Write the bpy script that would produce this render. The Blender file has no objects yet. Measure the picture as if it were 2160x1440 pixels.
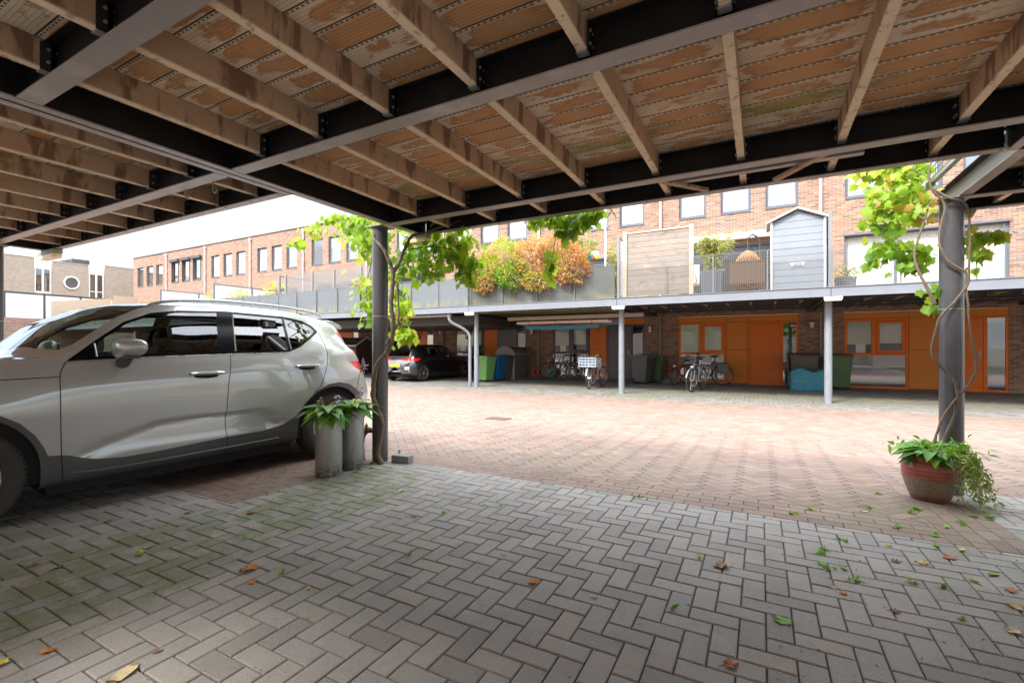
import bpy, bmesh, math, random
import numpy as np
from mathutils import Vector, Matrix
random.seed(7); RS = np.random.RandomState(11)
SC = bpy.context.scene; COL = SC.collection
R = math.radians
# ------------------------------------------------------------------ camera
cam = bpy.data.cameras.new("camera"); camo = bpy.data.objects.new("camera", cam); COL.objects.link(camo)
camo.location = (0, 0, 1.216); camo.rotation_euler = (R(90), 0, R(28.256))
cam.sensor_width = 36; cam.lens = 16.285; cam.shift_y = 0.0064; cam.clip_start = 0.05; cam.clip_end = 4000
SC.camera = camo
# ------------------------------------------------------------------ sky and sun
SUN_EL, SUN_AZ = 47.0, 205.0      # degrees; azimuth clockwise from +Y
w = bpy.data.worlds.new("World"); SC.world = w; w.use_nodes = True
nt = w.node_tree; nt.nodes.clear()
sky = nt.nodes.new('ShaderNodeTexSky'); sky.sky_type = 'NISHITA'; sky.sun_disc = False
sky.sun_elevation = R(SUN_EL); sky.sun_rotation = R(SUN_AZ); sky.dust_density = 2.0; sky.ozone_density = 1.0
tc = nt.nodes.new('ShaderNodeTexCoord'); mp = nt.nodes.new('ShaderNodeMapping'); mp.inputs['Scale'].default_value = (1.2, 1.2, 4.5)
no = nt.nodes.new('ShaderNodeTexNoise'); no.inputs['Scale'].default_value = 2.2; no.inputs['Detail'].default_value = 9; no.inputs['Roughness'].default_value = .55
cr = nt.nodes.new('ShaderNodeValToRGB'); cr.color_ramp.elements[0].position = .30; cr.color_ramp.elements[1].position = .62
cr.color_ramp.elements[0].color = (.35, .35, .35, 1); cr.color_ramp.elements[1].color = (1, 1, 1, 1)
mx = nt.nodes.new('ShaderNodeMix'); mx.data_type = 'RGBA'
# overcast gradient: the cloud layer is about three times brighter overhead than at the horizon
sz = nt.nodes.new('ShaderNodeSeparateXYZ'); mr = nt.nodes.new('ShaderNodeMapRange'); mr.interpolation_type = 'SMOOTHSTEP'; mr.inputs['From Min'].default_value = .22; mr.inputs['From Max'].default_value = 1
mr.inputs['To Min'].default_value = .118; mr.inputs['To Max'].default_value = 1.12
vm = nt.nodes.new('ShaderNodeVectorMath'); vm.operation = 'SCALE'; vm.inputs[0].default_value = (10.6, 10.9, 11.3)
bg = nt.nodes.new('ShaderNodeBackground'); bg.inputs['Strength'].default_value = 0.13
ou = nt.nodes.new('ShaderNodeOutputWorld')
L = nt.links.new
L(tc.outputs['Generated'], mp.inputs['Vector']); L(tc.outputs['Generated'], sz.inputs[0]); L(sz.outputs['Z'], mr.inputs['Value']); L(mr.outputs['Result'], vm.inputs['Scale']); L(vm.outputs['Vector'], mx.inputs['B']); L(mp.outputs['Vector'], no.inputs['Vector']); L(no.outputs['Fac'], cr.inputs['Fac'])
L(cr.outputs['Color'], mx.inputs['Factor']); L(sky.outputs['Color'], mx.inputs['A']); L(mx.outputs['Result'], bg.inputs['Color']); L(bg.outputs['Background'], ou.inputs['Surface'])
sl = bpy.data.lights.new("sun", 'SUN'); sl.energy = 1.1; sl.angle = R(12); sl.color = (1, .95, .88)
so = bpy.data.objects.new("sun", sl); COL.objects.link(so)
_d = Vector((math.sin(R(SUN_AZ))*math.cos(R(SUN_EL)), math.cos(R(SUN_AZ))*math.cos(R(SUN_EL)), math.sin(R(SUN_EL))))
so.rotation_euler = _d.to_track_quat('Z', 'Y').to_euler(); so.location = (0, -6, 20)
vs = SC.view_settings; SC.display_settings.display_device = 'sRGB'
vs.view_transform = 'Standard'; vs.look = 'None'; vs.exposure = 2.62; vs.gamma = 1.0; vs.use_curve_mapping = False
cy = SC.cycles; cy.max_bounces = 12; cy.diffuse_bounces = 8; cy.glossy_bounces = 4; cy.transmission_bounces = 6; cy.transparent_max_bounces = 12
cy.caustics_reflective = False; cy.caustics_refractive = False; cy.use_denoising = True; cy.sample_clamp_indirect = 6
# ------------------------------------------------------------------ node helper
class V:
    def __init__(s, nt, x): s.nt = nt; s.x = x
    def _m(s, op, *a, **k):
        n = s.nt.nodes.new('ShaderNodeMath'); n.operation = op; n.use_clamp = k.get('clamp', False)
        for i, q in enumerate((s,)+a):
            q = q.x if isinstance(q, V) else q
            if isinstance(q, (int, float)): n.inputs[i].default_value = q
            else: s.nt.links.new(q, n.inputs[i])
        return V(s.nt, n.outputs[0])
    def __add__(s, o): return s._m('ADD', o)
    def __sub__(s, o): return s._m('SUBTRACT', o)
    def __mul__(s, o): return s._m('MULTIPLY', o)
    def __truediv__(s, o): return s._m('DIVIDE', o)
    __radd__ = __add__; __rmul__ = __mul__
    def floor(s): return s._m('FLOOR')
    def fract(s): return s._m('FRACT')
    def abs(s): return s._m('ABSOLUTE')
    def lt(s, o): return s._m('LESS_THAN', o)
    def gt(s, o): return s._m('GREATER_THAN', o)
    def max(s, o): return s._m('MAXIMUM', o)
    def min(s, o): return s._m('MINIMUM', o)
    def sin(s): return s._m('SINE')
    def pow(s, o): return s._m('POWER', o)
    def clamp(s): return s._m('ADD', 0.0, clamp=True)
    def inv(s): return (s*-1.0)+1.0
    def step(s, a, b):
        n = s.nt.nodes.new('ShaderNodeMapRange'); n.interpolation_type = 'SMOOTHSTEP'
        s.nt.links.new(s.x, n.inputs['Value']); n.inputs['From Min'].default_value = a; n.inputs['From Max'].default_value = b
        return V(s.nt, n.outputs['Result'])
class M:
    """procedural material under construction"""
    def __init__(s, name, base=(.5, .5, .5), rough=.6, metal=0., spec=.5, coat=0., **kw):
        s.m = bpy.data.materials.new(name); s.m.use_nodes = True; s.nt = s.m.node_tree
        s.b = s.nt.nodes['Principled BSDF']; s.out = s.nt.nodes['Material Output']
        s.b.inputs['Base Color'].default_value = (*base, 1); s.b.inputs['Roughness'].default_value = rough
        s.b.inputs['Metallic'].default_value = metal; s.b.inputs['Specular IOR Level'].default_value = spec
        s.b.inputs['Coat Weight'].default_value = coat; s.b.inputs['Coat Roughness'].default_value = kw.get('coatr', .03)
        s.m.diffuse_color = (*base, 1); s._p = None
    def new(s, t): return s.nt.nodes.new('ShaderNode'+t)
    def link(s, a, b): s.nt.links.new(a.x if isinstance(a, V) else a, b)
    def pos(s):
        if not s._p:
            t = s.new('TexCoord'); q = s.new('SeparateXYZ'); s.link(t.outputs['Object'], q.inputs[0]); s._o = t.outputs['Object']
            s._p = [V(s.nt, q.outputs[i]) for i in range(3)]
        return s._p
    def vec(s, x, y, z=0.):
        c = s.new('CombineXYZ')
        for i, q in enumerate((x, y, z)):
            if isinstance(q, V): s.link(q, c.inputs[i])
            else: c.inputs[i].default_value = q
        return c.outputs[0]
    def noise(s, scale, detail=4, rough=.5, vec=None, dist=0., color=False):
        n = s.new('TexNoise'); n.inputs['Scale'].default_value = scale; n.inputs['Detail'].default_value = detail
        n.inputs['Roughness'].default_value = rough; n.inputs['Distortion'].default_value = dist
        if vec is None: s.pos(); vec = s._o
        s.link(vec, n.inputs['Vector'])
        return n.outputs['Color'] if color else V(s.nt, n.outputs['Fac'])
    def voro(s, scale, vec=None, out='Distance', feature='F1'):
        n = s.new('TexVoronoi'); n.inputs['Scale'].default_value = scale; n.feature = feature
        if vec is None: s.pos(); vec = s._o
        s.link(vec, n.inputs['Vector']); return V(s.nt, n.outputs[out]) if out != 'Color' else n.outputs['Color']
    def white(s, vec):
        n = s.new('TexWhiteNoise'); s.link(vec, n.inputs['Vector']); return V(s.nt, n.outputs['Value'])
    def attr(s, name):
        n = s.new('Attribute'); n.attribute_name = name; return V(s.nt, n.outputs['Fac'])
    def objrnd(s):
        n = s.new('ObjectInfo'); return V(s.nt, n.outputs['Random'])
    def ramp(s, fac, stops, const=False):
        n = s.new('ValToRGB'); e = n.color_ramp.elements
        if const: n.color_ramp.interpolation = 'CONSTANT'
        while len(e) < len(stops): e.new(.5)
        for i, (p, c) in enumerate(stops):
            e[i].position = p; e[i].color = (*c, 1) if len(c) == 3 else c
        s.link(fac, n.inputs['Fac']); return n.outputs['Color']
    def mix(s, fac, a, b, mode='MIX'):
        n = s.new('Mix'); n.data_type = 'RGBA'; n.blend_type = mode
        for k, q in (('Factor', fac), ('A', a), ('B', b)):
            if isinstance(q, (int, float)): n.inputs[k].default_value = q
            elif isinstance(q, tuple): n.inputs[k].default_value = (*q, 1)
            else: s.link(q, n.inputs[k])
        return n.outputs['Result']
    def color(s, c): s.link(c, s.b.inputs['Base Color']); return s
    def rough(s, v): s.link(v, s.b.inputs['Roughness']); return s
    def bump(s, h, strength=.3, dist=.01):
        n = s.new('Bump'); n.inputs['Strength'].default_value = strength; n.inputs['Distance'].default_value = dist
        s.link(h, n.inputs['Height']); s.link(n.outputs[0], s.b.inputs['Normal']); return s
def simple(name, base, rough=.6, metal=0., var=.15, scale=6., spec=.5, coat=0., bump=0., bscale=40):
    m = M(name, base, rough, metal, spec, coat)
    n = m.noise(scale, 5, .6)
    m.color(m.mix(n, tuple(c*(1-var) for c in base), tuple(min(1, c*(1+var)) for c in base)))
    m.rough((n*.25)+(rough-.12))
    if bump: m.bump(m.noise(bscale, 4), bump, .004)
    return m.m
# ------------------------------------------------------------------ mesh helpers
def tag(o, label=None, cat=None, group=None, kind=None):
    if label: o["label"] = label
    if cat: o["category"] = cat
    if group: o["group"] = group
    if kind: o["kind"] = kind
    return o
def empty(name, loc, label, cat, group=None, rz=0.):
    o = bpy.data.objects.new(name, None); COL.objects.link(o); o.location = loc; o.rotation_euler = (0, 0, rz); o.empty_display_size = .2
    return tag(o, label, cat, group)
def copy_tree(o, parent=None):
    c = o.copy(); COL.objects.link(c); c.parent = parent
    for ch in list(o.children): copy_tree(ch, c)
    return c
def relabel(o, label): o["label"] = label; return o
class MB:
    def __init__(s): s.v = []; s.f = []; s.mi = []; s.cur = 0; s.sm = []
    def add(s, vs, fs, smooth=False):
        n = len(s.v); s.v += [tuple(v) for v in vs]
        for f in fs: s.f.append(tuple(i+n for i in f)); s.mi.append(s.cur); s.sm.append(smooth)
    def box(s, x0, x1, y0, y1, z0, z1):
        s.add([(x0,y0,z0),(x1,y0,z0),(x1,y1,z0),(x0,y1,z0),(x0,y0,z1),(x1,y0,z1),(x1,y1,z1),(x0,y1,z1)],
              [(0,3,2,1),(4,5,6,7),(0,1,5,4),(1,2,6,5),(2,3,7,6),(3,0,4,7)])
    def bbox(s, x0, x1, y0, y1, z0, z1, b=.005):
        bm = bmesh.new(); bmesh.ops.create_cube(bm, size=1)
        for v in bm.verts: v.co = Vector(((x0+x1)/2+v.co.x*(x1-x0), (y0+y1)/2+v.co.y*(y1-y0), (z0+z1)/2+v.co.z*(z1-z0)))
        bmesh.ops.bevel(bm, geom=bm.edges[:], offset=min(b, .45*min(x1-x0, y1-y0, z1-z0)), segments=2, profile=.6, affect='EDGES'); s.bm(bm)
    def bm(s, bm, mat=None, smooth=False):
        if mat is not None: bmesh.ops.transform(bm, matrix=mat, verts=bm.verts)
        bm.verts.index_update(); s.add([v.co[:] for v in bm.verts], [[v.index for v in f.verts] for f in bm.faces], smooth); bm.free()
    def beam(s, a, b, w, h, up=(0, 0, 1)):
        a = Vector(a); b = Vector(b); d = (b-a).normalized(); u = Vector(up); r = d.cross(u)
        if r.length < 1e-5: r = Vector((1, 0, 0))
        r.normalize(); u = r.cross(d)
        p = []
        for q in (a, b):
            for i, j in ((-1,-1),(1,-1),(1,1),(-1,1)): p.append(q+r*(i*w/2)+u*(j*h/2))
        s.add(p, [(0,1,2,3),(7,6,5,4),(0,4,5,1),(1,5,6,2),(2,6,7,3),(3,7,4,0)])
    def tube(s, pts, r, n=8, cap=True, smooth=True, closed=False):
        pts = [Vector(p) for p in pts]; m = len(pts)
        rr = r if isinstance(r, (list, tuple)) else [r]*m
        vs = []; prev = None
        for i, p in enumerate(pts):
            if closed: t = pts[(i+1) % m]-pts[i-1]
            else: t = pts[min(i+1, m-1)]-pts[max(i-1, 0)]
            if t.length < 1e-9: t = Vector((0, 0, 1))
            t.normalize()
            if prev is None:
                u = t.orthogonal().normalized()
            else:
                u = prev-t*prev.dot(t)
                if u.length < 1e-6: u = t.orthogonal()
                u.normalize()
            prev = u; v = t.cross(u)
            for k in range(n):
                a = 2*math.pi*k/n; vs.append(p+u*(rr[i]*math.cos(a))+v*(rr[i]*math.sin(a)))
        fs = []
        for i in range(m if closed else m-1):
            j = (i+1) % m
            for k in range(n): fs.append((i*n+k, i*n+(k+1) % n, j*n+(k+1) % n, j*n+k))
        if cap and not closed: fs += [tuple(range(n))[::-1], tuple(range((m-1)*n, m*n))]
        s.add(vs, fs, smooth)
    def cyl(s, x, y, z0, z1, r, n=24, r1=None): s.lathe(x, y, [(0, z0), (r, z0), (r if r1 is None else r1, z1), (0, z1)], n)
    def lathe(s, x, y, prof, n=24, smooth=True, mat=None):
        vs = []; fs = []
        for r, z in prof:
            for k in range(n):
                a = 2*math.pi*k/n; vs.append(Vector((x+r*math.cos(a), y+r*math.sin(a), z)))
        for i in range(len(prof)-1):
            for k in range(n): fs.append((i*n+k, i*n+(k+1) % n, (i+1)*n+(k+1) % n, (i+1)*n+k))
        if mat is not None: vs = [mat @ v for v in vs]
        s.add(vs, fs, smooth)
    def prism(s, poly, a0, a1, axis='y', smooth=False):
        """poly in the plane normal to axis: y->(x,z) x->(y,z) z->(x,y)"""
        n = len(poly); vs = []
        for a in (a0, a1):
            for p, q in poly: vs.append({'y': (p, a, q), 'x': (a, p, q), 'z': (p, q, a)}[axis])
        fs = [tuple(range(n)), tuple(range(2*n-1, n-1, -1))]+[(i, n+i, n+(i+1) % n, (i+1) % n) for i in range(n)]
        s.add(vs, fs, smooth)
    def build(s, name, mats, parent=None, world=True, smooth=None, auto=None, bevel=0.):
        me = bpy.data.meshes.new(name); me.from_pydata([tuple(v) for v in s.v], [], s.f)
        if not isinstance(mats, (list, tuple)): mats = [mats]
        for m in mats: me.materials.append(m)
        me.polygons.foreach_set('material_index', s.mi)
        sm = s.sm if smooth is None else [smooth]*len(s.f)
        me.polygons.foreach_set('use_smooth', sm)
        if parent is not None and world:
            me.transform(Matrix.Translation(-wloc(parent)))
        o = bpy.data.objects.new(name, me); COL.objects.link(o)
        if parent is not None: o.parent = parent
        bm = bmesh.new(); bm.from_mesh(me); bmesh.ops.recalc_face_normals(bm, faces=bm.faces); bm.to_mesh(me); bm.free()
        if any(sm): 
            try: me.set_sharp_from_angle(angle=R(auto or 38))
            except Exception: pass
        me.update()
        if bevel:
            b = o.modifiers.new('bevel', 'BEVEL'); b.width = bevel; b.segments = 2; b.limit_method = 'ANGLE'; b.angle_limit = R(40)
        return o
def wloc(o):
    l = Vector(o.location); p = o.parent
    while p is not None: l = l+Vector(p.location); p = p.parent
    return l
def spl(pts, n=6):
    P = [Vector(p) for p in pts]; out = []
    for i in range(len(P)-1):
        p0, p1, p2, p3 = P[max(i-1, 0)], P[i], P[i+1], P[min(i+2, len(P)-1)]
        for k in range(n):
            t = k/n; out.append(.5*((2*p1)+(p2-p0)*t+(2*p0-5*p1+4*p2-p3)*t*t+(-p0+3*p1-3*p2+p3)*t**3))
    out.append(P[-1]); return out
# ------------------------------------------------------------------ terrain profile across the street
def gz(Y):
    pts = [(-1e4, 0), (3.9, 0), (7.95, -.14), (12.2, -.118), (18.1, -.05), (1e4, -.05)]
    for (a, za), (b, zb) in zip(pts, pts[1:]):
        if Y <= b: return za+(zb-za)*(Y-a)/(b-a)
# ------------------------------------------------------------------ ground: base sheet and laid pavers
def paver_mat(name, stops, speck, rough=.75, moss=None):
    m = M(name, (.2, .2, .2), rough); r = m.attr('rnd'); x, y, z = m.pos()
    c = m.ramp(r, stops)
    n1 = m.noise(3.0, 5, .6); c = m.mix(n1.step(.35, .75)*.35, c, tuple(k*.62 for k in stops[0][1]))
    c = m.mix(m.noise(.9, 5, .65).step(.48, .72)*.30, c, tuple(k*.55 for k in stops[1][1])); c = m.mix(m.noise(14, 6, .75).step(.54, .70)*.28, c, tuple(k*.5 for k in stops[0][1]))
    sp = m.noise(190, 2, .6); c = m.mix(sp.step(.60, .70)*.75, c, speck)
    c = m.mix(m.noise(120, 2, .6).step(.60, .68)*.5, c, tuple(k*.35 for k in stops[0][1]))
    for (cx, cy, rx, ry, amt) in (moss or []):
        dx = (x-cx)/rx; dy = (y-cy)/ry; d = (dx*dx+dy*dy).step(1.0, .1)
        k = (d*amt)*(m.noise(5, 6, .65).step(.35, .62))*(m.noise(60, 3, .6).step(.3, .6)*.6+.4)
        c = m.mix(k.clamp()*.8, c, (.13, .145, .06))
    m.color(c); m.bump(m.noise(260, 3, .6)+m.noise(30, 3)*.7, .35, .0015)
    return m.m
GRAY = [(0, (.21, .20, .185)), (.35, (.26, .248, .23)), (.7, (.285, .27, .25)), (.9, (.295, .27, .235)), (1, (.235, .23, .225))]
RED = [(0, (.15, .098, .074)), (.3, (.18, .120, .090)), (.65, (.205, .142, .108)), (.9, (.178, .130, .108)), (1, (.225, .166, .134))]
DUST = [(0, (.12, .11, .096)), (.4, (.165, .152, .132)), (.8, (.20, .185, .16)), (1, (.14, .136, .128))]
m_gray = paver_mat('grey paver', GRAY, (.50, .49, .46), moss=[(-3.2, 1.25, .85, 1.2, 1.5), (-3.15, 2.75, .75, 1.15, 1.4), (-2.3, 2.2, 1.0, 1.0, .4), (1.6, 3.3, 1.0, 1.6, .45), (-6.5, 1.0, 3, 2, .5)])
m_red = paver_mat('red paver', RED, (.5, .4, .33), moss=[(-1.5, 4.9, 1.6, .8, .25), (.9, 4.4, .8, 1.0, .5), (-4.3, 3.0, .8, .6, .2)])
m_far = paver_mat('pale grey paver', DUST, (.5, .48, .44), moss=[(-1.0, 14.5, 3.5, 1.4, .75), (2.6, 14.2, 2.5, 1.3, .7), (-6.5, 15.5, 2.0, 1.6, .6), (4.6, 15.2, 2.2, 2.2, .5), (-3.2, 13.0, .8, .5, .8)])
md = M('joint sand', (.09, .075, .055), .95); c = md.mix(md.noise(60, 3), (.040, .033, .026), (.15, .125, .095)); c = md.mix(md.noise(3, 5).step(.5, .66)*.8, c, (.05, .07, .02)); md.color(c); md.bump(md.noise(200, 3), .5, .003); m_sand = md.m
mg = MB()
ys = [-900, -8, 3.9, 7.95, 12.2, 18.1, 40, 1500]
for a, b in zip(ys, ys[1:]):
    n = len(mg.v); mg.add([(-1500, a, gz(a)-.012), (1500, a, gz(a)-.012), (1500, b, gz(b)-.012), (-1500, b, gz(b)-.012)], [(0, 1, 2, 3)])
tag(mg.build('ground', m_sand), kind='structure')

def clip(poly, x0, x1, y0, y1):
    for ax, lim, sg in ((0, x0, 1), (0, x1, -1), (1, y0, 1), (1, y1, -1)):
        out = []
        for i in range(len(poly)):
            a, b = poly[i-1], poly[i]; da = sg*(a[ax]-lim); db = sg*(b[ax]-lim)
            if (da >= 0) != (db >= 0):
                t = da/(da-db); out.append((a[0]+(b[0]-a[0])*t, a[1]+(b[1]-a[1])*t))
            if db >= 0: out.append(b)
        poly = out
        if len(poly) < 3: return []
    return poly
def lay(name, mat, rects, cells, bev, tilt, near=None, J=.0035):
    """cells: list of (cx,cy,lx,ly,ang); clipped to each rect; built as bevelled stones"""
    V_, F_, A_ = [], [], []
    for (x0, x1, y0, y1, gen) in rects:
        for (cx, cy, lx, ly, an) in gen(x0, x1, y0, y1):
            hx, hy = lx/2-J/2, ly/2-J/2; ca, sa = math.cos(an), math.sin(an)
            P = [(cx+ca*p-sa*q, cy+sa*p+ca*q) for p, q in ((-hx,-hy),(hx,-hy),(hx,hy),(-hx,hy))]
            if min(p[0] for p in P) < x0 or max(p[0] for p in P) > x1 or min(p[1] for p in P) < y0 or max(p[1] for p in P) > y1:
                P = clip(P, x0, x1, y0, y1)
                if len(P) < 3: continue
                ar = abs(sum(P[i-1][0]*P[i][1]-P[i][0]*P[i-1][1] for i in range(len(P))))/2
                if ar < .0006: continue
            k = len(P); mx = sum(p[0] for p in P)/k; my = sum(p[1] for p in P)/k
            tx, ty, dz = random.uniform(-tilt, tilt), random.uniform(-tilt, tilt), random.uniform(-tilt, tilt)*.12
            n = len(V_); r = random.random()
            dd = max(hx, hy)
            H = lambda p: gz(p[1])+dz+(p[0]-mx)*tx+(p[1]-my)*ty
            if bev:
                for p in P: V_.append((mx+(p[0]-mx)*(1-bev/max(abs(p[0]-mx), .02)), my+(p[1]-my)*(1-bev/max(abs(p[1]-my), .02)), H(p)))
                for p in P: V_.append((p[0], p[1], H(p)-bev*.8))
                for p in P: V_.append((p[0], p[1], H(p)-.03))
                F_.append(tuple(range(n, n+k)))
                for t in (0, k):
                    for i in range(k): F_.append((n+t+i, n+t+k+i, n+t+k+(i+1) % k, n+t+(i+1) % k))
                A_ += [r]*(1+2*k)
            else:
                for p in P: V_.append((p[0], p[1], H(p)))
                for p in P: V_.append((p[0], p[1], H(p)-.02))
                F_.append(tuple(range(n, n+k)))
                for i in range(k): F_.append((n+i, n+k+i, n+k+(i+1) % k, n+(i+1) % k))
                A_ += [r]*(1+k)
    me = bpy.data.meshes.new(name); me.from_pydata(V_, [], F_); me.materials.append(mat)
    at = me.attributes.new('rnd', 'FLOAT', 'FACE'); at.data.foreach_set('value', A_)
    o = bpy.data.objects.new(name, me); COL.objects.link(o); return tag(o, kind='structure')
W_ = .1035
def herring(an, ox=0., oy=0., W=W_):
    def gen(x0, x1, y0, y1):
        ca, sa = math.cos(an), math.sin(an)
        cs = [((x-ox)*ca+(y-oy)*sa, -(x-ox)*sa+(y-oy)*ca) for x in (x0, x1) for y in (y0, y1)]
        i0, i1 = int(min(c[0] for c in cs)/W)-3, int(max(c[0] for c in cs)/W)+3
        j0, j1 = int(min(c[1] for c in cs)/W)-3, int(max(c[1] for c in cs)/W)+3
        for i in range(i0, i1):
            for j in range(j0, j1):
                k = (i-j) % 4
                if k == 0: u, v, lx, ly = (i+1)*W, (j+.5)*W, 2*W, W
                elif k == 3: u, v, lx, ly = (i+.5)*W, (j+1)*W, W, 2*W
                else: continue
                X, Y = ox+u*ca-v*sa, oy+u*sa+v*ca
                if x0-.16 < X < x1+.16 and y0-.16 < Y < y1+.16: yield (X, Y, lx, ly, an)
    return gen
def running(ax='x', W=W_, Lb=2*W_):
    def gen(x0, x1, y0, y1):
        if ax == 'x':
            n = max(1, round((y1-y0)/W)); h = (y1-y0)/n
            for j in range(n):
                x = x0-(Lb/2 if j % 2 else 0)
                while x < x1: yield (x+Lb/2, y0+(j+.5)*h, Lb, h, 0); x += Lb
        else:
            n = max(1, round((x1-x0)/W)); h = (x1-x0)/n
            for j in range(n):
                y = y0-(Lb/2 if j % 2 else 0)
                while y < y1: yield (x0+(j+.5)*h, y+Lb/2, h, Lb, 0); y += Lb
    return gen
BX = -3.52; PB = 5.0; ST = 1.675; E0 = 3.83         # bay line, bay pitch, stagger, paving edge of the middle bay
hg = herring(0, .02, .05)
m_yard = simple('pale yard slabs', (.40, .385, .36), .8, 0, .15, 2); _y = MB(); _y.add([(-30, -12, .004), (12, -12, .004), (12, -.9, .004), (-30, -.9, .004)], [(0, 1, 2, 3)]); tag(_y.build('added_yard', m_yard), kind='structure')  # unseen open ground added so sky light enters from behind the carports
lay('driveway', m_gray, [(BX-.12, 1.47, -.75, E0, hg), (1.47, 6.6, -.75, E0+ST, hg), (BX-PB, BX-.12, -.9, E0-ST, hg), (-14.5, BX-PB, -2.4, E0-2*ST, hg)], None, .005, .010, J=.006)
D0, D1, FE = 7.86, 8.07, 12.2
h45 = herring(R(45), .0, .0)
run = running('x'); runy = running('y')
rr = [(BX-.12, 1.05, E0, E0+.42, run), (1.05, 1.47, E0, E0+ST, runy), (1.05, 6.6, E0+ST, E0+ST+.42, run), (BX-.12-.42, BX-.12, E0-ST, E0+.42, runy), (BX-PB, BX-.54, E0-ST, E0-ST+.42, run), (-14.5, BX-PB, E0-2*ST, E0-2*ST+.42, run),
      (-30, 12, D0, D1, run),
      (BX-.54, 1.05, E0+.42, D0, h45), (1.05, 12, E0+ST+.42, D0, h45), (BX-PB, BX-.54, E0-ST+.42, D0, h45), (-16, BX-PB, E0-2*ST+.42, D0, h45), (-26, -16, 2.0, D0, h45)]
lay('street', m_red, rr, None, .004, .003)
lay('street_far_lane', m_red, [(-30, 12, D1, FE, herring(R(45), .03, .04))], None, 0, .0025)
lay('pavement', m_far, [(-26, 12, FE, FE+.105, run), (-26, 12, FE+.105, 18.1, herring(0, .05, .02, .108))], None, 0, .006, J=.009)
# ------------------------------------------------------------------ carport materials
def deck_mat(name, board0=1.80, jx0=-3.10, jp=.59, k=1.0, moss=3.3):
    m = M(name, rough=.8, spec=.3); x, y, z = m.pos()
    b = (y-board0)/.155; bi = b.floor(); v = b.fract(); jb = (x-jx0)/jp; ji = jb.floor(); u = jb.fract()
    rnd = m.white(m.vec(bi, ji)); rnd2 = m.white(m.vec(bi, ji, 7.))
    g = m.vec(x*1.6, y*22.0, bi*3.1); grain = m.noise(9, 6, .65, vec=g); big = m.noise(1.0, 5, .62, vec=m.vec(x*5.5+bi*7.3, v*1.9+bi*3.7, ji*3.))
    # weathered pale wood with a browner, damper patch between each pair of joists
    e = (u-.5).abs()*2; f = (v-.54).abs()*2
    blob = (e.pow(3)*.70)+(f.pow(3)*.50)+(big*1.5)+(rnd*.62)-.10
    blob = blob+(m.noise(26, 5, .7)-.5)*.5; st = blob.step(1.34, 1.10); ring = st*(blob.step(1.0, 1.16))
    pale = m.mix(grain, (.42*k, .32*k, .225*k), (.60*k, .49*k, .365*k))
    brown = m.mix(grain, (.27*k, .118*k, .042*k), (.50*k, .245*k, .095*k))
    c = m.mix(st*.92, pale, brown); c = m.mix(ring*.38, c, (.16, .065, .025)); c = m.mix(m.noise(1.0, 4, .6, vec=m.vec(x*1.1, y*3.5, 9.)).step(.45, .7)*.45, c, (.46, .24, .105))
    pn = m.noise(6, 4, .6); c = m.mix(pn.step(.5, .7)*.35, c, (.30*k, .25*k, .18*k))
    ms = m.noise(2.5, 5, .7); gr = ((y-moss).abs().step(.20, .03))*(ms.step(.38, .62)); gr2 = (m.noise(1.7, 6, .7, vec=m.vec(x, y*3, 4.)).step(.60, .74))*.45
    c = m.mix((gr*.8).max(gr2), c, (.20, .24, .06))
    rib = ((y-board0)/.0194).fract(); ribl = ((rib-.5).abs()).step(.42, .5)
    gap = (v-.5).abs().step(.462, .484)
    sl = ((v-.075).abs()).lt(.030); ds = ((x/.034).fract()).lt(.55); lip = ((v-.075).abs()).lt(.085)
    c = m.mix(lip*.35, c, (.50*k, .43*k, .32*k))
    c = m.mix(ribl*.7, c, (.10, .05, .025)); c = m.mix((sl*ds)*.85, c, (.05, .035, .02)); c = m.mix(gap*.93, c, (.018, .012, .008))
    m.color(c); m.bump((grain*.3)-(ribl*.6)-(gap*2.)+(lip*.6)-(sl*ds*1.2), .5, .004)
    return m.m
def joist_mat(name, k=1.0):
    m = M(name, rough=.8, spec=.3); x, y, z = m.pos(); ob = m.objrnd()*20.0
    grain = m.noise(6, 6, .65, vec=m.vec(x*30, y*1.5+ob, z*40)); drip = m.noise(1.0, 4, .6, vec=m.vec(ob, y*7+ob, z*1.6))
    c = m.mix(grain, (.25*k, .155*k, .095*k), (.40*k, .275*k, .18*k))
    c = m.mix(drip.step(.50, .60)*.8, c, (.105*k, .050*k, .030*k)); c = m.mix(m.noise(3, 5, .7, vec=m.vec(ob, y*1.3, z*2)).step(.58, .72)*.6, c, (.13, .135, .04))
    low = z.step(.016, -.004)
    bot = m.mix(m.noise(7, 5, .6), (.50*k, .37*k, .25*k), (.62*k, .49*k, .34*k)); bot = m.mix(m.noise(5, 4, .65, vec=m.vec(x*4, y*3+ob, z)).step(.56, .62)*.6, bot, (.27, .16, .12))
    m.color(m.mix(low, c, bot)); m.bump(grain, .4, .003); return m.m
m_deck = deck_mat('weathered ribbed decking', -.20, -2.156, .59, 1.42, 1.3); m_joist = joist_mat('weathered joist', 1.4)
def steel_mat(name, c=(.020, .018, .018), rough=.42, wear=(.10, .08, .07)):
    m = M(name, c, rough, 0., .5); x, y, z = m.pos(); n = m.noise(4, 6, .65); n2 = m.noise(22, 5, .7)
    q = m.mix(n.step(.45, .75)*.6, c, tuple(a*1.7+.004 for a in c)); q = m.mix(n2.step(.68, .78)*.3, q, wear); m.color(q)
    m.rough(n2*.3+(rough-.12)); m.bump(m.noise(50, 4), .12, .003); return m.m
m_steel = steel_mat('black painted steel', (.009, .008, .008), .5)
m_steel.node_tree.nodes['Principled BSDF'].inputs['Specular IOR Level'].default_value = .22
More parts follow.
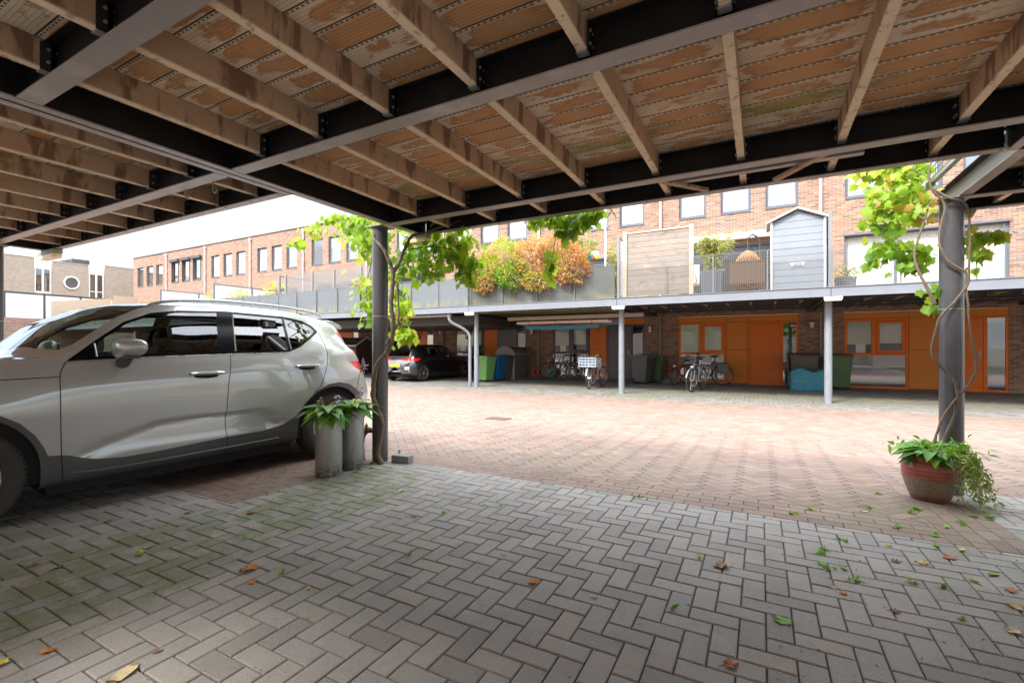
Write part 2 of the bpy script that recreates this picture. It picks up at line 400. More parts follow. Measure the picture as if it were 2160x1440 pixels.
m_flange = steel_mat('steel flange with painted bounce', (.27, .225, .205), .36, (.40, .31, .26))  # pinkish ground bounce on the black steel is painted into this base colour
m_shoe = simple('galvanised shoe', (.34, .33, .31), .45, .3, .35, 20)
m_shoeb = simple('black joist hanger', (.022, .02, .02), .5, 0, .3, 20)
m_post = M('dark grey glossy post paint', (.06, .06, .065), .28, 0, .5, coat=.3, coatr=.15)
_n = m_post.noise(3, 6, .7); _n2 = m_post.noise(40, 4, .7, vec=m_post.vec(m_post.pos()[0]*8, m_post.pos()[1]*8, m_post.pos()[2]*.8))
m_post.color(m_post.mix(_n2.step(.52, .75)*.5, m_post.mix(_n, (.045, .044, .047), (.085, .085, .09)), (.16, .15, .14))); m_post.rough(_n2*.35+.16); m_post = m_post.m
m_lampbase = simple('grey lamp base', (.30, .29, .22), .5)
ml = M('yellowed lamp cover', (.78, .62, .30), .35); ml.b.inputs['Subsurface Weight'].default_value = .4; ml.b.inputs['Subsurface Radius'].default_value = (.05, .04, .02); m_lampy = ml.m
m_lampw = simple('cream lamp cover', (.80, .74, .58), .4)
def deck_module(xl, xr, dy, y_back, lab, tagkw, far=False, joists=True, ymul=1, post=True):
    pass
ZB, ZD = 2.5175, 2.707       # underside of beams, underside of decking
def ibeam(x0, x1, Y, z0=ZB, z1=2.700, w=.10):
    a, b = MB(), MB(); b.cur = 0
    a.box(x0, x1, Y-.0035, Y+.0035, z0+.0085, z1-.0085); a.box(x0, x1, Y-w/2, Y+w/2, z1-.0085, z1)
    b.box(x0, x1, Y-w/2, Y+w/2, z0, z0+.0085); return a, b
def channel_y(X, s, y0, y1, z0=ZB, z1=2.700, w=.085):
    """web at X, flanges towards s"""
    a, b = MB(), MB(); x0, x1 = sorted((X, X+s*.007)); f0, f1 = sorted((X, X+s*w))
    a.box(x0, x1, y0, y1, z0+.0085, z1-.0085); a.box(f0, f1, y0, y1, z1-.0085, z1); b.box(f0, f1, y0, y1, z0, z0+.0085); return a, b
def hanger(x, y, s, mb_dark, mb_pale, z=2.565):
    """joist shoe at joist centre x, joist end y, towards s"""
    mb_pale.box(x-.028, x+.028, *sorted((y-s*.005, y+s*.075)), z-.008, z-.002)
    for q in (-1, 1):
        xa, xb = sorted((x+q*.0255, x+q*.0295)); ya, yb = sorted((y-s*.01, y+s*.078)); mb_dark.box(xa, xb, ya, yb, z-.008, z+.125)
        for zz in (z+.035, z+.095):
            for yy in (y+s*.02, y+s*.055): mb_pale.tube([(x+q*.029, yy, zz), (x+q*.037, yy, zz)], .0075, 6)
def carport(xl, dy, label, y_back, joff=.0, edge=4.256):
    xr = xl+PB-.15
    root = empty('carport', (xl+2.5, dy+2, 0), label, 'carport', 'timber and steel carports over the parking bays')
    jw = .048
    Ys = [dy+y_back, dy-.55, dy+.95, dy+2.06, dy+3.715, dy+edge]
    for Y in Ys[1:-1]:
        a, b = ibeam(xl+.01, xr-.01, Y); o = a.build('cross_beam', m_steel, root); b.build('flange', m_flange, o)
    # fascia channel along the street edge
    a, b = MB(), MB(); Y = Ys[-1]
    a.box(xl+.01, xr-.01, Y-.008, Y, ZB+.0085, 2.73); a.box(xl+.01, xr-.01, Y-.07, Y, 2.7215, 2.73); b.box(xl+.01, xr-.01, Y-.075, Y, ZB, ZB+.0085)
    for i in range(13): b.tube([(xl+.25+i*.38, Y-.055, ZB-.006), (xl+.25+i*.38, Y-.055, ZB+.002)], .008, 6)
    o = a.build('fascia_beam', m_steel, root); b.build('flange', m_flange, o)
    # side channels, webs outward
    for X, s in ((xl, -1), (xr, 1)):
        a, b = channel_y(X, s, dy+y_back, dy+edge); a.box(*sorted((X, X-s*.012)), dy+y_back, dy+edge, 2.655, 2.668)
        o = a.build('side_beam', m_steel, root); b.build('flange', m_flange, o)
    # joists
    x = -3.10+(xl+3.42)+joff
    pj = None
    while x < xr-.06:
        segs = [(Ys[0], Ys[1]), (Ys[1], Ys[2]), (Ys[2], Ys[3]), (Ys[3], Ys[4]), (Ys[4], Ys[5])]
        for (ya, yb) in segs:
            a0, b0 = ya+.055, yb-(.055 if yb != Ys[5] else .03)
            if pj is None or True:
                mb = MB(); mb.box(-jw/2, jw/2, a0-(a0+b0)/2, b0-(a0+b0)/2, 0, .1415)
                j = mb.build('joist', m_joist, root, world=False, bevel=.004); j.location = Vector((x+jw/2, (a0+b0)/2, 2.565))-wloc(root)
                j.rotation_euler = (0, 0, random.uniform(-.002, .002))
            if b0-a0 > .7 or yb == Ys[5]:
                for ye_, s_ in (((b0, 1), (a0, -1)) if b0-a0 > .7 else ((b0, 1),)):
                    d, p = MB(), MB(); hanger(x+jw/2, ye_, s_, d, p); h = MB(); h.add(d.v, d.f); h.cur = 1; h.add(p.v, p.f); h.build('joist_hanger', [m_shoeb, m_shoe], root)
        x += .59
    mb = MB(); mb.box(xl-.03, xr+.03, dy+y_back, dy+edge-.01, ZD, ZD+.028); mb.build('decking', m_deck, root)
    return root
def post(X, Y, label, z0, h=ZB, r=.083, mat=None, name='steel_post', cat='post', plate=True):
    root = empty(name, (X, Y, z0), label, cat, None)
    mb = MB(); mb.lathe(X, Y, [(0, z0), (r, z0), (r, h-.012), (r+.0, h-.012), (0, h-.012)], 40); s = mb.build('shaft', mat or m_post, root)
    if plate: p = MB(); p.box(X-.11, X+.11, Y-.11, Y+.11, h-.012, h-.001); p.build('top_plate', m_flange, root)
    b = MB(); b.lathe(X, Y, [(r+.001, 1.55), (r+.0022, 1.551), (r+.0022, 1.556), (r+.001, 1.557)], 32); b.build('wire_tie', m_shoe, root)
    return root
def lightbox(x0, x1, Y, z0, z1, label, base, cover, grp=None):
    root = empty('bulkhead_lamp', ((x0+x1)/2, Y, z0), label, 'lamp', grp)
    a = MB(); a.bbox(x0, x1, Y-.055, Y+.055, z0+.5*(z1-z0), z1, .008); a.build('lamp_base', base, root)
    a = MB(); a.prism([(x0+.02, z0), (x1-.02, z0), (x1-.004, z0+.5*(z1-z0)), (x0+.004, z0+.5*(z1-z0))], Y-.05, Y+.05, 'y'); a.build('lamp_cover', cover, root, bevel=.008)
    return root
carport(-3.42, 0.0, 'timber-joisted carport overhead in the middle, its edge resting on the vine-wrapped post', -1.03)
carport(-8.42, -ST, 'shadowy carport roof over the grey car, its edge against the pale sky', -1.03)
carport(1.575, ST, 'carport corner beyond the right post, starting where the two slanting beams meet the post', -1.03)
post(-3.62, 3.73, 'dark grey steel post wrapped by a thick vine trunk beside the cylinder planters', 0)
post(1.472, 5.405, 'dark grey steel post standing behind the red plant pot', gz(5.4))
post(-8.52, 2.055, 'dark post cut by the left picture edge, beyond the grey car', 0)
lightbox(-3.64, -3.33, 4.20, 2.425, 2.515, 'yellowed lamp box under the beam next to the vine-wrapped post', m_lampbase, m_lampy)
lightbox(-8.62, -8.12, 2.53, 2.40, 2.515, 'yellowed lamp box hanging from the carport corner above the grey car', m_lampbase, m_lampy)
lightbox(1.44, 1.76, 5.88, 2.43, 2.515, 'yellowed lamp box behind the top of the post with the red pot', m_lampbase, m_lampy)
# door track and its two timber stays between the last two beams
root = empty('door_track', (0, 3.95, 2.5), 'steel door track held between the two outer beams by wooden stays', 'door track')
mb = MB(); mb.box(-.66, .62, 3.90, 3.96, 2.545, 2.549); mb.box(-.66, .62, 3.90, 3.903, 2.549, 2.60); mb.box(-.66, .62, 3.957, 3.96, 2.549, 2.60); mb.build('rail', m_flange, root)
for a, b in (((.10, 4.17, 2.532), (.40, 3.75, 2.535)), ((-.72, 3.75, 2.535), (-.40, 4.17, 2.532))):
    mb = MB(); mb.beam(a, b, .05, .022); mb.build('stay', m_joist, root)
for i, (hx, hy, lab) in enumerate(((-4.20, 2.10, 'bent metal hook under the left carport, the one nearer its dark edge beam end'), (-3.86, 2.13, 'round metal hook under the left carport beside the double beam'))):
    mb = MB(); mb.tube(spl([(hx, hy, 2.56), (hx, hy, 2.50), (hx+.005, hy, 2.465), (hx+.035, hy, 2.45), (hx+.055, hy, 2.475)], 4), .006, 6); tag(mb.build('hook', m_shoe), lab, 'hook')
# side guard mesh of the right terrace, seen above the beam, and the houses behind the carports
m_wire = simple('grey wire mesh', (.20, .20, .20), .5, .2)
m_galv = simple('grey galvanised frame', (.33, .335, .33), .45, .3, .15, 5)
def meshpanel(mb, p0, p1, z0, z1, pitch=.05, t=.0055, frame=None):
    p0 = Vector(p0); p1 = Vector(p1); L_ = (p1-p0).length; d = (p1-p0)/L_
    n = max(2, round(L_/pitch)); m = max(2, round((z1-z0)/pitch))
    for i in range(n+1): q = p0+d*(L_*i/n); mb.beam((q.x, q.y, z0), (q.x, q.y, z1), t, t, up=(d.x, d.y, 0))
    for j in range(m+1): z = z0+(z1-z0)*j/m; mb.beam((p0.x, p0.y, z), (p1.x, p1.y, z), t, t)
root = empty('terrace_guard', (1.45, 5.1, 2.75), 'wire mesh guard of the terrace above, glimpsed past the vine on the right post', 'railing')
mb = MB(); meshpanel(mb, (1.42, 4.3), (1.42, 5.92), 2.77, 3.75); mb.build('wire_mesh', m_wire, root)
mb = MB(); mb.box(1.545, 1.560, 4.26, 5.93, 2.52, 2.74); mb.box(1.36, 1.40, 4.262, 5.93, 2.712, 2.745); mb.build('edge_trim', m_galv, root)
# ------------------------------------------------------------------ far row of houses
def brick_mat(name, stops, mortar=(.46, .38, .32), bw=.215, bh=.0625, ax='x', k=1.0, stain=True):
    m = M(name, rough=.85, spec=.25); x, y, z = m.pos(); u = x if ax == 'x' else y
    row = (z/bh).floor(); off = (row*.5).fract(); ix = (u/bw+off).floor(); fu = (u/bw+off).fract(); fz = (z/bh).fract()
    r = m.white(m.vec(ix, row)); r2 = m.white(m.vec(ix, row, 5.))
    c = m.ramp(r, stops, True); c = m.mix(r2*.5, c, m.ramp(r2, stops, True)); c = m.mix(m.noise(40, 4, .6)*.35, c, (.16, .10, .08))
    mu = ((fu-.5).abs()*bw); mv = ((fz-.5).abs()*bh); mo = mu.gt(bw/2-.006).max(mv.gt(bh/2-.006))
    c = m.mix(mo, c, mortar)
    if stain: c = m.mix(m.noise(.8, 5, .65, vec=m.vec(x*1.5, y*1.5, z*.5)).step(.52, .8)*.35, c, (.17, .13, .11))
    m.color(c); m.bump(mo.inv()+(r*.35), .6, .006); return m.m
BR = [(0, (.17*1.2, .085*1.2, .065*1.2)), (.18, (.40, .175, .105)), (.42, (.46, .215, .135)), (.62, (.36, .15, .095)), (.76, (.25, .17, .15)), (.87, (.50, .27, .18)), (.95, (.15, .11, .105))]
BR = [(p, tuple(v*q for v, q in zip(c, (.80, .90, .90)))) for p, c in BR]
m_brick = brick_mat('red multi brick', BR, (.38, .31, .26))
m_brickl = brick_mat('brown pier brick', [(0, (.18, .10, .075)), (.25, (.40, .19, .12)), (.5, (.46, .24, .15)), (.75, (.31, .17, .12)), (.9, (.17, .12, .10))], (.42, .35, .28))
m_own = brick_mat('own-row brick lightened for bounce', [(0, (.42, .34, .27)), (.5, (.50, .41, .33)), (.9, (.38, .30, .24))], (.5, .45, .4))  # unseen walls lightened to bounce more light under the carports
m_tan = brick_mat('tan brick', [(0, (.36, .30, .24)), (.3, (.44, .37, .29)), (.7, (.40, .33, .27)), (.9, (.33, .28, .22))], (.42, .37, .31), ax='y')
m_redy = brick_mat('red brick low wall', BR, ax='y')
def ply_mat(name, a, b, gl=.35):
    m = M(name, a, gl, 0, .22); x, y, z = m.pos()
    g = m.noise(5, 6, .65, vec=m.vec(x*2, y*2, z*22)); m.color(m.mix(g, a, b)); m.rough(g*.2+gl-.1); return m.m
m_ply = ply_mat('orange stained plywood', (.66, .19, .022), (.74, .27, .05))
m_ply2 = ply_mat('vivid orange plywood', (.72, .17, .018), (.78, .22, .03))
m_oframe = simple('orange painted frame', (.80, .17, .012), .35, 0, .1, 3, .25)
m_odoor = ply_mat('orange painted door', (.74, .15, .012), (.78, .19, .018), .18)
m_gdoor = simple('dark grey painted door', (.095, .088, .085), .35, 0, .12, 3)
m_gframe = simple('dark grey frame', (.060, .062, .066), .4, 0, .15, 4)
m_bframe = simple('blue grey window frame', (.105, .125, .155), .4, 0, .15, 4)
m_seam = simple('dark seam', (.05, .02, .01), .8)
m_trim = simple('grey roof trim', (.30, .30, .31), .5, .2)
m_white = simple('white paint', (.78, .78, .77), .45, 0, .05, 3)
m_pipe = simple('white downpipe', (.72, .71, .70), .45, 0, .06, 3)
m_pipeg = simple('grey downpipe', (.27, .26, .25), .45, 0, .1, 3)
m_curt = M('white curtain', (.80, .80, .78), .9); _x = m_curt.pos()[0]; _w = (_x*48.0).sin()*.5+.5
m_curt.bump(_w+m_curt.noise(9, 2), .8, .02); m_curt = m_curt.m
m_curtp = simple('rose curtain', (.72, .60, .60), .9); m_blue = simple('pale blue roller blind', (.42, .62, .68), .7, 0, .04); m_frost = simple('frosted film', (.66, .70, .66), .6, 0, .12, 2)
def slat_mat(name, col, pitch=.028, ax=2):
    m = M(name, col, .6); p = m.pos()[ax]; f = (p/pitch).fract(); k = f.step(.78, .95)+f.lt(.12)*.6
    m.color(m.mix(k*.8, col, tuple(c*.28 for c in col))); m.bump(f.inv(), .5, .01); return m.m
m_blind = slat_mat('grey slatted blind', (.72, .69, .62))
m_dark = simple('dark interior', (.028, .026, .026), .9)  # near-black sheet colour stands for the shade of unlit rooms
def glass_mat(name, tint=(.75, .8, .8), base=.10, rough=.015):
    m = M(name); nt = m.nt; nt.nodes.remove(m.b)
    t = nt.nodes.new('ShaderNodeBsdfTransparent'); t.inputs[0].default_value = (*tint, 1)
    g = nt.nodes.new('ShaderNodeBsdfGlossy'); g.inputs['Roughness'].default_value = rough; g.inputs['Color'].default_value = (.95, .97, 1, 1)
    f = nt.nodes.new('ShaderNodeFresnel'); ge = nt.nodes.new('ShaderNodeNewGeometry'); bf = V(nt, ge.outputs['Backfacing'])*(-.862)+1.52; m.link(bf, f.inputs[0])
    a = V(nt, f.outputs[0])*(1-base)+base; mx = nt.nodes.new('ShaderNodeMixShader')
    m.link(a.clamp(), mx.inputs[0]); m.link(t.outputs[0], mx.inputs[1]); m.link(g.outputs[0], mx.inputs[2]); m.link(mx.outputs[0], m.out.inputs['Surface']); return m.m
m_pane = glass_mat('window glass', (.9, .93, .92), .03)
m_paneu = glass_mat('upper window glass', (.85, .9, .9), .5)
m_panel_ = glass_mat('lower window glass', (.62, .65, .63), .16)
YW = 18.1
def holed(mb, x0, x1, z0, z1, holes, y, rev=.10):
    xs = sorted({x0, x1, *[h[0] for h in holes], *[h[1] for h in holes]}); zs = sorted({z0, z1, *[h[2] for h in holes], *[h[3] for h in holes]})
    for a, b in zip(xs, xs[1:]):
        for c, d in zip(zs, zs[1:]):
            if any(h[0] <= (a+b)/2 <= h[1] and h[2] <= (c+d)/2 <= h[3] for h in holes): continue
            mb.add([(a, y, c), (b, y, c), (b, y, d), (a, y, d)], [(0, 1, 2, 3)])
    for h in holes:
        a, b, c, d = h[:4]
        for q in ([(a, c), (a, d)], [(b, d), (b, c)], [(a, d), (b, d)], [(b, c), (a, c)]):
            (p0, q0), (p1, q1) = q; mb.add([(p0, y, q0), (p1, y, q1), (p1, y+rev, q1), (p0, y+rev, q0)], [(0, 1, 2, 3)])
def frame(mb, x0, x1, z0, z1, y, t=.06, d=.06):
    mb.box(x0, x0+t, y, y+d, z0, z1); mb.box(x1-t, x1, y, y+d, z0, z1); mb.box(x0+t, x1-t, y+.001, y+d, z0, z0+t); mb.box(x0+t, x1-t, y+.001, y+d, z1-t, z1)
def pane(x0, x1, z0, z1, y, parent, behind, gl=None, depth=.05, name='window'):
    mb = MB(); mb.add([(x0, y, z0), (x1, y, z0), (x1, y, z1), (x0, y, z1)], [(0, 1, 2, 3)]); o = mb.build('pane', gl or m_pane, parent)
    if behind is not None:
        mb = MB(); mb.add([(x0-.02, y+depth, z0-.02), (x1+.02, y+depth, z0-.02), (x1+.02, y+depth, z1+.02), (x0-.02, y+depth, z1+.02)], [(0, 1, 2, 3)])
        mb.build({m_dark: 'dark_room_sheet', m_blind: 'blind', m_frost: 'film', m_blue: 'roller_blind'}.get(behind, 'curtain'), behind, parent)
    return o
def window_up(root, x0, x1, z0, z1, cur, fr, shutter=False, tilt=False, y=YW+.075):
    w = MB(); frame(w, x0, x1, z0, z1, y, .045, .05); w.box(x0, x1, y-.10, y-.003, z0-.035, z0-.004); wo = w.build('window', fr, root)
    s = MB(); frame(s, x0+.045, x1-.045, z0+.045, z1-.045, y+.008, .04, .035); s.build('sash', fr, wo)
    pane(x0+.085, x1-.085, z0+.085, z1-.085, y+.02, wo, cur, m_paneu, .06)
    if shutter:
        s = MB(); s.bbox(x0-.12, x1+.12, YW-.17, YW+.02, z1-.02, z1+.18, .02); s.build('shutter_box', m_gframe, wo)
        s = MB(); s.box(x0-.01, x0+.03, YW-.03, YW-.002, z0, z1-.02); s.build('guide', m_gframe, wo); s = MB(); s.box(x1-.03, x1+.01, YW-.03, YW-.002, z0, z1-.02); s.build('guide', m_gframe, wo)
def row_house(x0, label, style, curt, lower=True, slide=True, shutter=False, left_end=False, fr=None):
    """x0 = left edge of the timber infill; style in {'orange','grey'}"""
    g = gz(YW); root = empty('row_house', (x0+2.2, YW, g), label, 'house', 'terrace of red brick row houses')
    X0, X1 = x0-.62, x0+4.43
    ups = [(x0+.02, x0+.95), (x0+1.43, x0+2.39), (x0+2.84, x0+3.80)]
    holes = [(a, b, 5.99, 7.47) for a, b in ups]; ZS = (2.7, 4.80)
    if slide: holes.append((x0+.0, x0+3.82, ZS[0], ZS[1]))
    mb = MB(); holed(mb, X0, X1, 2.36, 8.33, holes, YW)
    mb.add([(X0, YW+.3, 8.33), (X1, YW+.3, 8.33), (X1, YW, 8.33), (X0, YW, 8.33)], [(0, 1, 2, 3)])
    mb.build('wall', m_brick, root)
    mb = MB(); mb.add([(x0+3.80, YW-.001, g), (x0+4.43, YW-.001, g), (x0+4.43, YW-.001, 2.36), (x0+3.80, YW-.001, 2.36)], [(0, 1, 2, 3)])
    mb2 = MB(); mb2.add([(x0-.62, YW-.001, g), (x0, YW-.001, g), (x0, YW-.001, 2.36), (x0-.62, YW-.001, 2.36)], [(0, 1, 2, 3)])
    mb2.add([(x0, YW-.001, g), (x0, YW+.1, g), (x0, YW+.1, 2.36), (x0, YW-.001, 2.36)], [(0, 1, 2, 3)]); mb2.build('pier', m_brickl, root); mb.add([(x0+3.8, YW+.1, g), (x0+3.8, YW-.001, g), (x0+3.8, YW-.001, 2.36), (x0+3.8, YW+.1, 2.36)], [(0, 1, 2, 3)])
    mb.build('pier', m_brickl, root)
    mb = MB(); mb.box(X0, X1, YW-.05, YW+8, 8.33, 8.42); mb.box(X0, X1, YW-.06, YW-.05, 8.29, 8.43); mb.build('roof', m_trim, root)
    p = MB(); xp = x0+4.41; p.tube([(xp, YW-.07, 2.62), (xp, YW-.07, 8.05)], .042, 10); p.bbox(xp-.06, xp+.06, YW-.14, YW-.01, 8.03, 8.17, .01)
    for z in (3.6, 5.2, 6.8): p.box(xp-.055, xp+.055, YW-.12, YW-.01, z, z+.03)
    p.build('downpipe', m_pipe, root)
    if left_end: mb = MB(); mb.add([(X0, YW, g), (X0, YW+8, g), (X0, YW+8, 8.33), (X0, YW, 8.33)], [(0, 1, 2, 3)]); mb.build('end_wall', m_redy, root)
    fr = fr or m_bframe
    for i, ((a, b), c) in enumerate(zip(ups, curt)): window_up(root, a, b, 5.99, 7.47, c, fr, shutter)
    if slide:
        y = YW+.08; a, b, c, d = x0, x0+3.82, ZS[0], ZS[1]
        w = MB(); frame(w, a, b, c, d, y, .07, .06)
        for t in (1.30, 2.52): w.box(a+t-.035, a+t+.035, y+.002, y+.058, c+.07, d-.07)
        w.box(a-.05, b+.05, YW-.02, YW+.03, d-.01, d+.04); wo = w.build('sliding_door', fr, root)
        for u0, u1 in ((.07, 1.265), (1.335, 2.485), (2.555, 3.75)): pane(a+u0, a+u1, c+.07, d-.07, y+.02, wo, m_curt if slide == 'curtain' else m_dark, m_pane, .12)
    if not lower: return root
    o = style == 'orange'; mf = m_oframe if o else m_gframe; y = YW+.03
    # panels over, between
    zt = 2.36
    for nm, a, b, c, d in (('fascia_panel', 0, 1.605, 2.145, zt), ('fascia_panel', 1.615, 2.295, 2.145, zt), ('fascia_panel', 2.305, 3.795, 2.145, zt), ('infill_panel', 1.615, 2.295, 1.155, 2.135), ('infill_panel', 1.615, 2.295, g+.03, 1.145)):
        mb = MB(); mb.box(x0+a, x0+b, y, y+.03, c, d); mb.build(nm, m_ply if o else m_ply2, root)
    mb = MB(); mb.box(x0, x0+3.8, y+.028, y+.06, g, zt); mb.box(x0, x0+3.8, YW-.02, y+.03, zt+.003, zt+.02); mb.build('backing', m_seam, root)
    # window group
    w = MB(); a, b = x0+.005, x0+1.6
    frame(w, a, b, g+.01, 2.135, y-.02, .07, .045); w.box(a+.07, b-.07, y-.019, y+.025, .985, 1.065); w.box(a+.70, a+.82, y-.019, y+.025, 1.065, 2.065); wo = w.build('window', mf, root)
    s = MB(); frame(s, a+.83, b-.08, 1.075, 2.055, y-.03, .07, .03); s.build('sash', mf, wo)
    cu = style_blind.get(label[:9], m_dark)
    gu = m_panel_ if cu is m_dark else m_pane
    pane(a+.07, a+.70, 1.065, 2.065, y+.0, wo, None, gu); pane(a+.90, b-.15, 1.145, 1.985, y+.0, wo, None, gu)
    pane(a+.07, b-.07, g+.08, .985, y+.0, wo, m_frost if cu is m_frost else m_dark, m_panel_, .026)
    if cu is m_blind:
        mb = MB(); mb.box(a+.08, a+.69, y+.018, y+.022, 1.33, 2.06); mb.box(a+.9, b-.15, y+.018, y+.022, 1.36, 2.0); mb.build('blind', m_blind, wo)
        mb = MB(); mb.box(a+.3, a+.55, y+.0235, y+.0245, 1.07, 1.33); mb.build('net_curtain', m_white, wo)
        mb = MB(); mb.box(a+.07, b-.07, y+.0252, y+.027, 1.06, 2.08); mb.build('dark_room_sheet', m_dark, wo)
    else:
        mb = MB(); mb.box(a+.07, b-.07, y+.02, y+.027, 1.06, 2.08); mb.build('film' if cu is m_frost else 'dark_room_sheet', cu, wo)
    # door and sidelight
    d = MB(); a, b = x0+2.31, x0+3.795
    frame(d, a, b, g+.01, 2.135, y-.02, .06, .045); d.box(x0+3.275, x0+3.36, y-.019, y+.025, g+.07, 2.075); d.build('door_frame', mf, root)
    d = MB(); d.bbox(a+.065, x0+3.27, y-.012, y+.026, g+.03, 2.07, .006); do = d.build('door', m_odoor if o else m_gdoor, root)
    h = MB(); hx = x0+3.19; h.bbox(hx-.025, hx+.025, y-.024, y-.012, .93, 1.13, .008); h.tube([(hx, y-.03, 1.03), (hx, y-.055, 1.03), (hx-.12, y-.055, 1.03)], .009, 8); h.build('handle', m_shoe, do)
    pane(x0+3.36, x0+3.735, g+.07, 2.075, y+.0, root, m_dark, m_panel_, .026)
    return root
style_blind = {'house wit': m_blind}
H0 = -2.70; HP = 5.05
C_, N_, B_, F_, P_ = m_curt, m_dark, m_blue, m_frost, m_curtp
style_blind['house beh'] = m_frost
row_house(H0+2*HP, 'row house at the right picture edge, mostly hidden behind the right post', 'orange', (C_, C_, C_), True, 'curtain')
row_house(H0+HP, 'house with slatted blinds over its orange window and lace curtains upstairs', 'orange', (C_, C_, N_), True, 'curtain')
row_house(H0, 'house behind the grey terrace shed, with one pale blue blind upstairs', 'orange', (C_, B_, C_), True, 'dark')
row_house(H0-HP, 'house with the grey door and grey window behind the hung boards and ladder', 'grey', (C_, C_, C_), True, 'dark')
row_house(H0-2*HP, 'house with grey door above which the red-tipped hedge starts, behind the wheelie bins', 'grey', (C_, C_, C_), True, 'dark')
row_house(H0-3*HP, 'house whose ground floor shows orange above the black hatchback', 'orange', (C_, C_, C_), True, 'dark')
row_house(H0-4*HP, 'house behind the grey lattice screen on the terrace', 'orange', (N_, C_, C_), True, 'dark')
row_house(H0-5*HP, 'house above the white terrace screens, its middle window with a rose curtain', 'orange', (C_, P_, C_), False, 'dark')
row_house(H0-6*HP, 'brick house between the roller-shutter house and the one with the rose curtain', 'orange', (C_, N_, C_), False, 'dark')
row_house(H0-7*HP, 'house whose three upper windows have grey roller shutter boxes', 'orange', (N_, C_, N_), False, 'dark', shutter=True)
row_house(H0-8*HP, 'end house of the brick terrace, farthest left against the sky', 'orange', (N_, N_, N_), False, False, left_end=True)
# tan brick building closing the street on the left
XT = -47.0
root = empty('brick_building', (XT, 15, 0), 'tan brick building with a round white window at the end of the street', 'building')
mb = MB(); mb.box(XT-8, XT, 6.5, 13.35, 0, 7.85); mb.box(XT-8, XT, 14.33, 16.47, 0, 7.75); mb.box(XT-8, XT, 17.5, 26, 0, 7.9); mb.build('wall', m_tan, root)
mb = MB(); mb.box(XT-.25, XT-.12, 13.35, 14.33, 0, 7.62); mb.box(XT-.25, XT-.12, 16.47, 17.5, 0, 7.68); mb.build('white_bay', m_white, root)
for i, (a, b, c, d, dv) in enumerate(((13.40, 14.28, 5.36, 7.15, 0), (16.53, 17.44, 5.2, 7.15, 1))):
    w = MB()
    for q in range(2 if not dv else 2):
        y0 = a+(b-a)*q/2; y1 = a+(b-a)*(q+1)/2
        for (u, v, s, t) in ((y0, y0+.06, c, d), (y1-.06, y1, c, d), (y0+.06, y1-.06, c, c+.06), (y0+.06, y1-.06, d-.06, d)): w.box(XT-.13, XT-.08, u, v, s, t)
        if dv: w.box(XT-.129, XT-.082, y0+.06, y1-.06, c+.5, c+.56)
    wo = w.build('window', m_white, root); g = MB(); g.box(XT-.118, XT-.112, a+.03, b-.03, c+.03, d-.03); g.build('pane', m_panel_, wo)
    g = MB(); g.box(XT-.1195, XT-.1185, a+.03, b-.03, c+.03, d-.03); g.build('dark_room_sheet', simple('room tone', (.10, .09, .08), .9), wo)  # dull sheet painted in for the shaded room behind the pane
ring = MB(); gl = MB(); n = 28; cy_, cz_ = 15.44, 6.24
pts = [(XT+.03, cy_+.43*math.cos(2*math.pi*i/n), cz_+.46*math.sin(2*math.pi*i/n)) for i in range(n)]
ring.tube(pts, .055, 8, closed=True); ro = ring.build('round_window', m_white, root)
gl.add([(XT+.02, p[1], p[2]) for p in pts], [tuple(range(n))]); gl.build('pane', m_gdoor, ro)
mb = MB(); mb.box(XT-2.5, XT-1.3, 15.9, 17.0, 8.0, 8.35); mb.box(XT-2.2, XT-1.5, 15.4, 15.8, 7.9, 8.15); mb.build('roof_vent', m_gframe, root)
for (ya, yb, z) in ((6.5, 13.36, 7.85), (14.32, 16.48, 7.75), (17.49, 26, 7.9)):
    mb = MB(); mb.box(XT-8, XT+.03, ya, yb, z, z+.05); mb.build('coping', simple('pale coping', (.45, .42, .38), .8), root)
# raised terrace in front of it
root = empty('terrace_wall', (-42, 12.5, 0), 'low red brick terrace wall with white screens far left', 'wall')
mb = MB(); mb.box(-42.4, -42, 6, 15.6, -.1, 3.15); mb.build('wall', m_redy, root)
for i in range(5):
    y0 = 6.9+i*1.86
    mb = MB(); mb.box(-42.1, -42.04, y0, y0+1.76, 3.16, 4.72); mb.build('screen', m_white, root)
    mb = MB(); mb.box(-42.14, -42.0, y0-.10, y0, 3.15, 4.84); mb.build('screen_post', m_gframe, root)
mb = MB(); mb.box(-42.13, -42.01, 6.8, 16.0, 4.73, 4.83); mb.build('screen_rail', m_gframe, root)
m_fence = ply_mat('pale timber fence', (.42, .33, .24), (.60, .50, .38), .8)
root = empty('timber_fence', (-40.5, 13.5, 3), 'pale close-board timber fence above the bonnet of the grey car', 'fence')
mb = MB()
for i in range(30): y = 12.3+i*.105; z = 4.25+i*.016; mb.box(-40.55, -40.53, y, y+.10, 2.6, z)
mb.build('boards', m_fence, root)
mb = MB(); mb.box(-40.5, -40.46, 12.2, 15.6, 2.2, 3.2); mb.build('base_board', m_gframe, root)
mb = MB()
for i in range(14): y = 15.6+i*.105; mb.box(-40.55, -40.53, y, y+.10, 2.6, 4.95)
for i in range(9): mb.box(-40.5, -40.47, 17.1, 18.0, 3.6+i*.13, 3.69+i*.13)
for i in range(9): mb.box(-36.5, -36.47, 17.0, 18.0, 3.6+i*.12, 3.68+i*.12)
tag(mb.build('slatted_fence', m_fence), 'weathered slatted fence between the tan building and the brick terrace', 'fence')
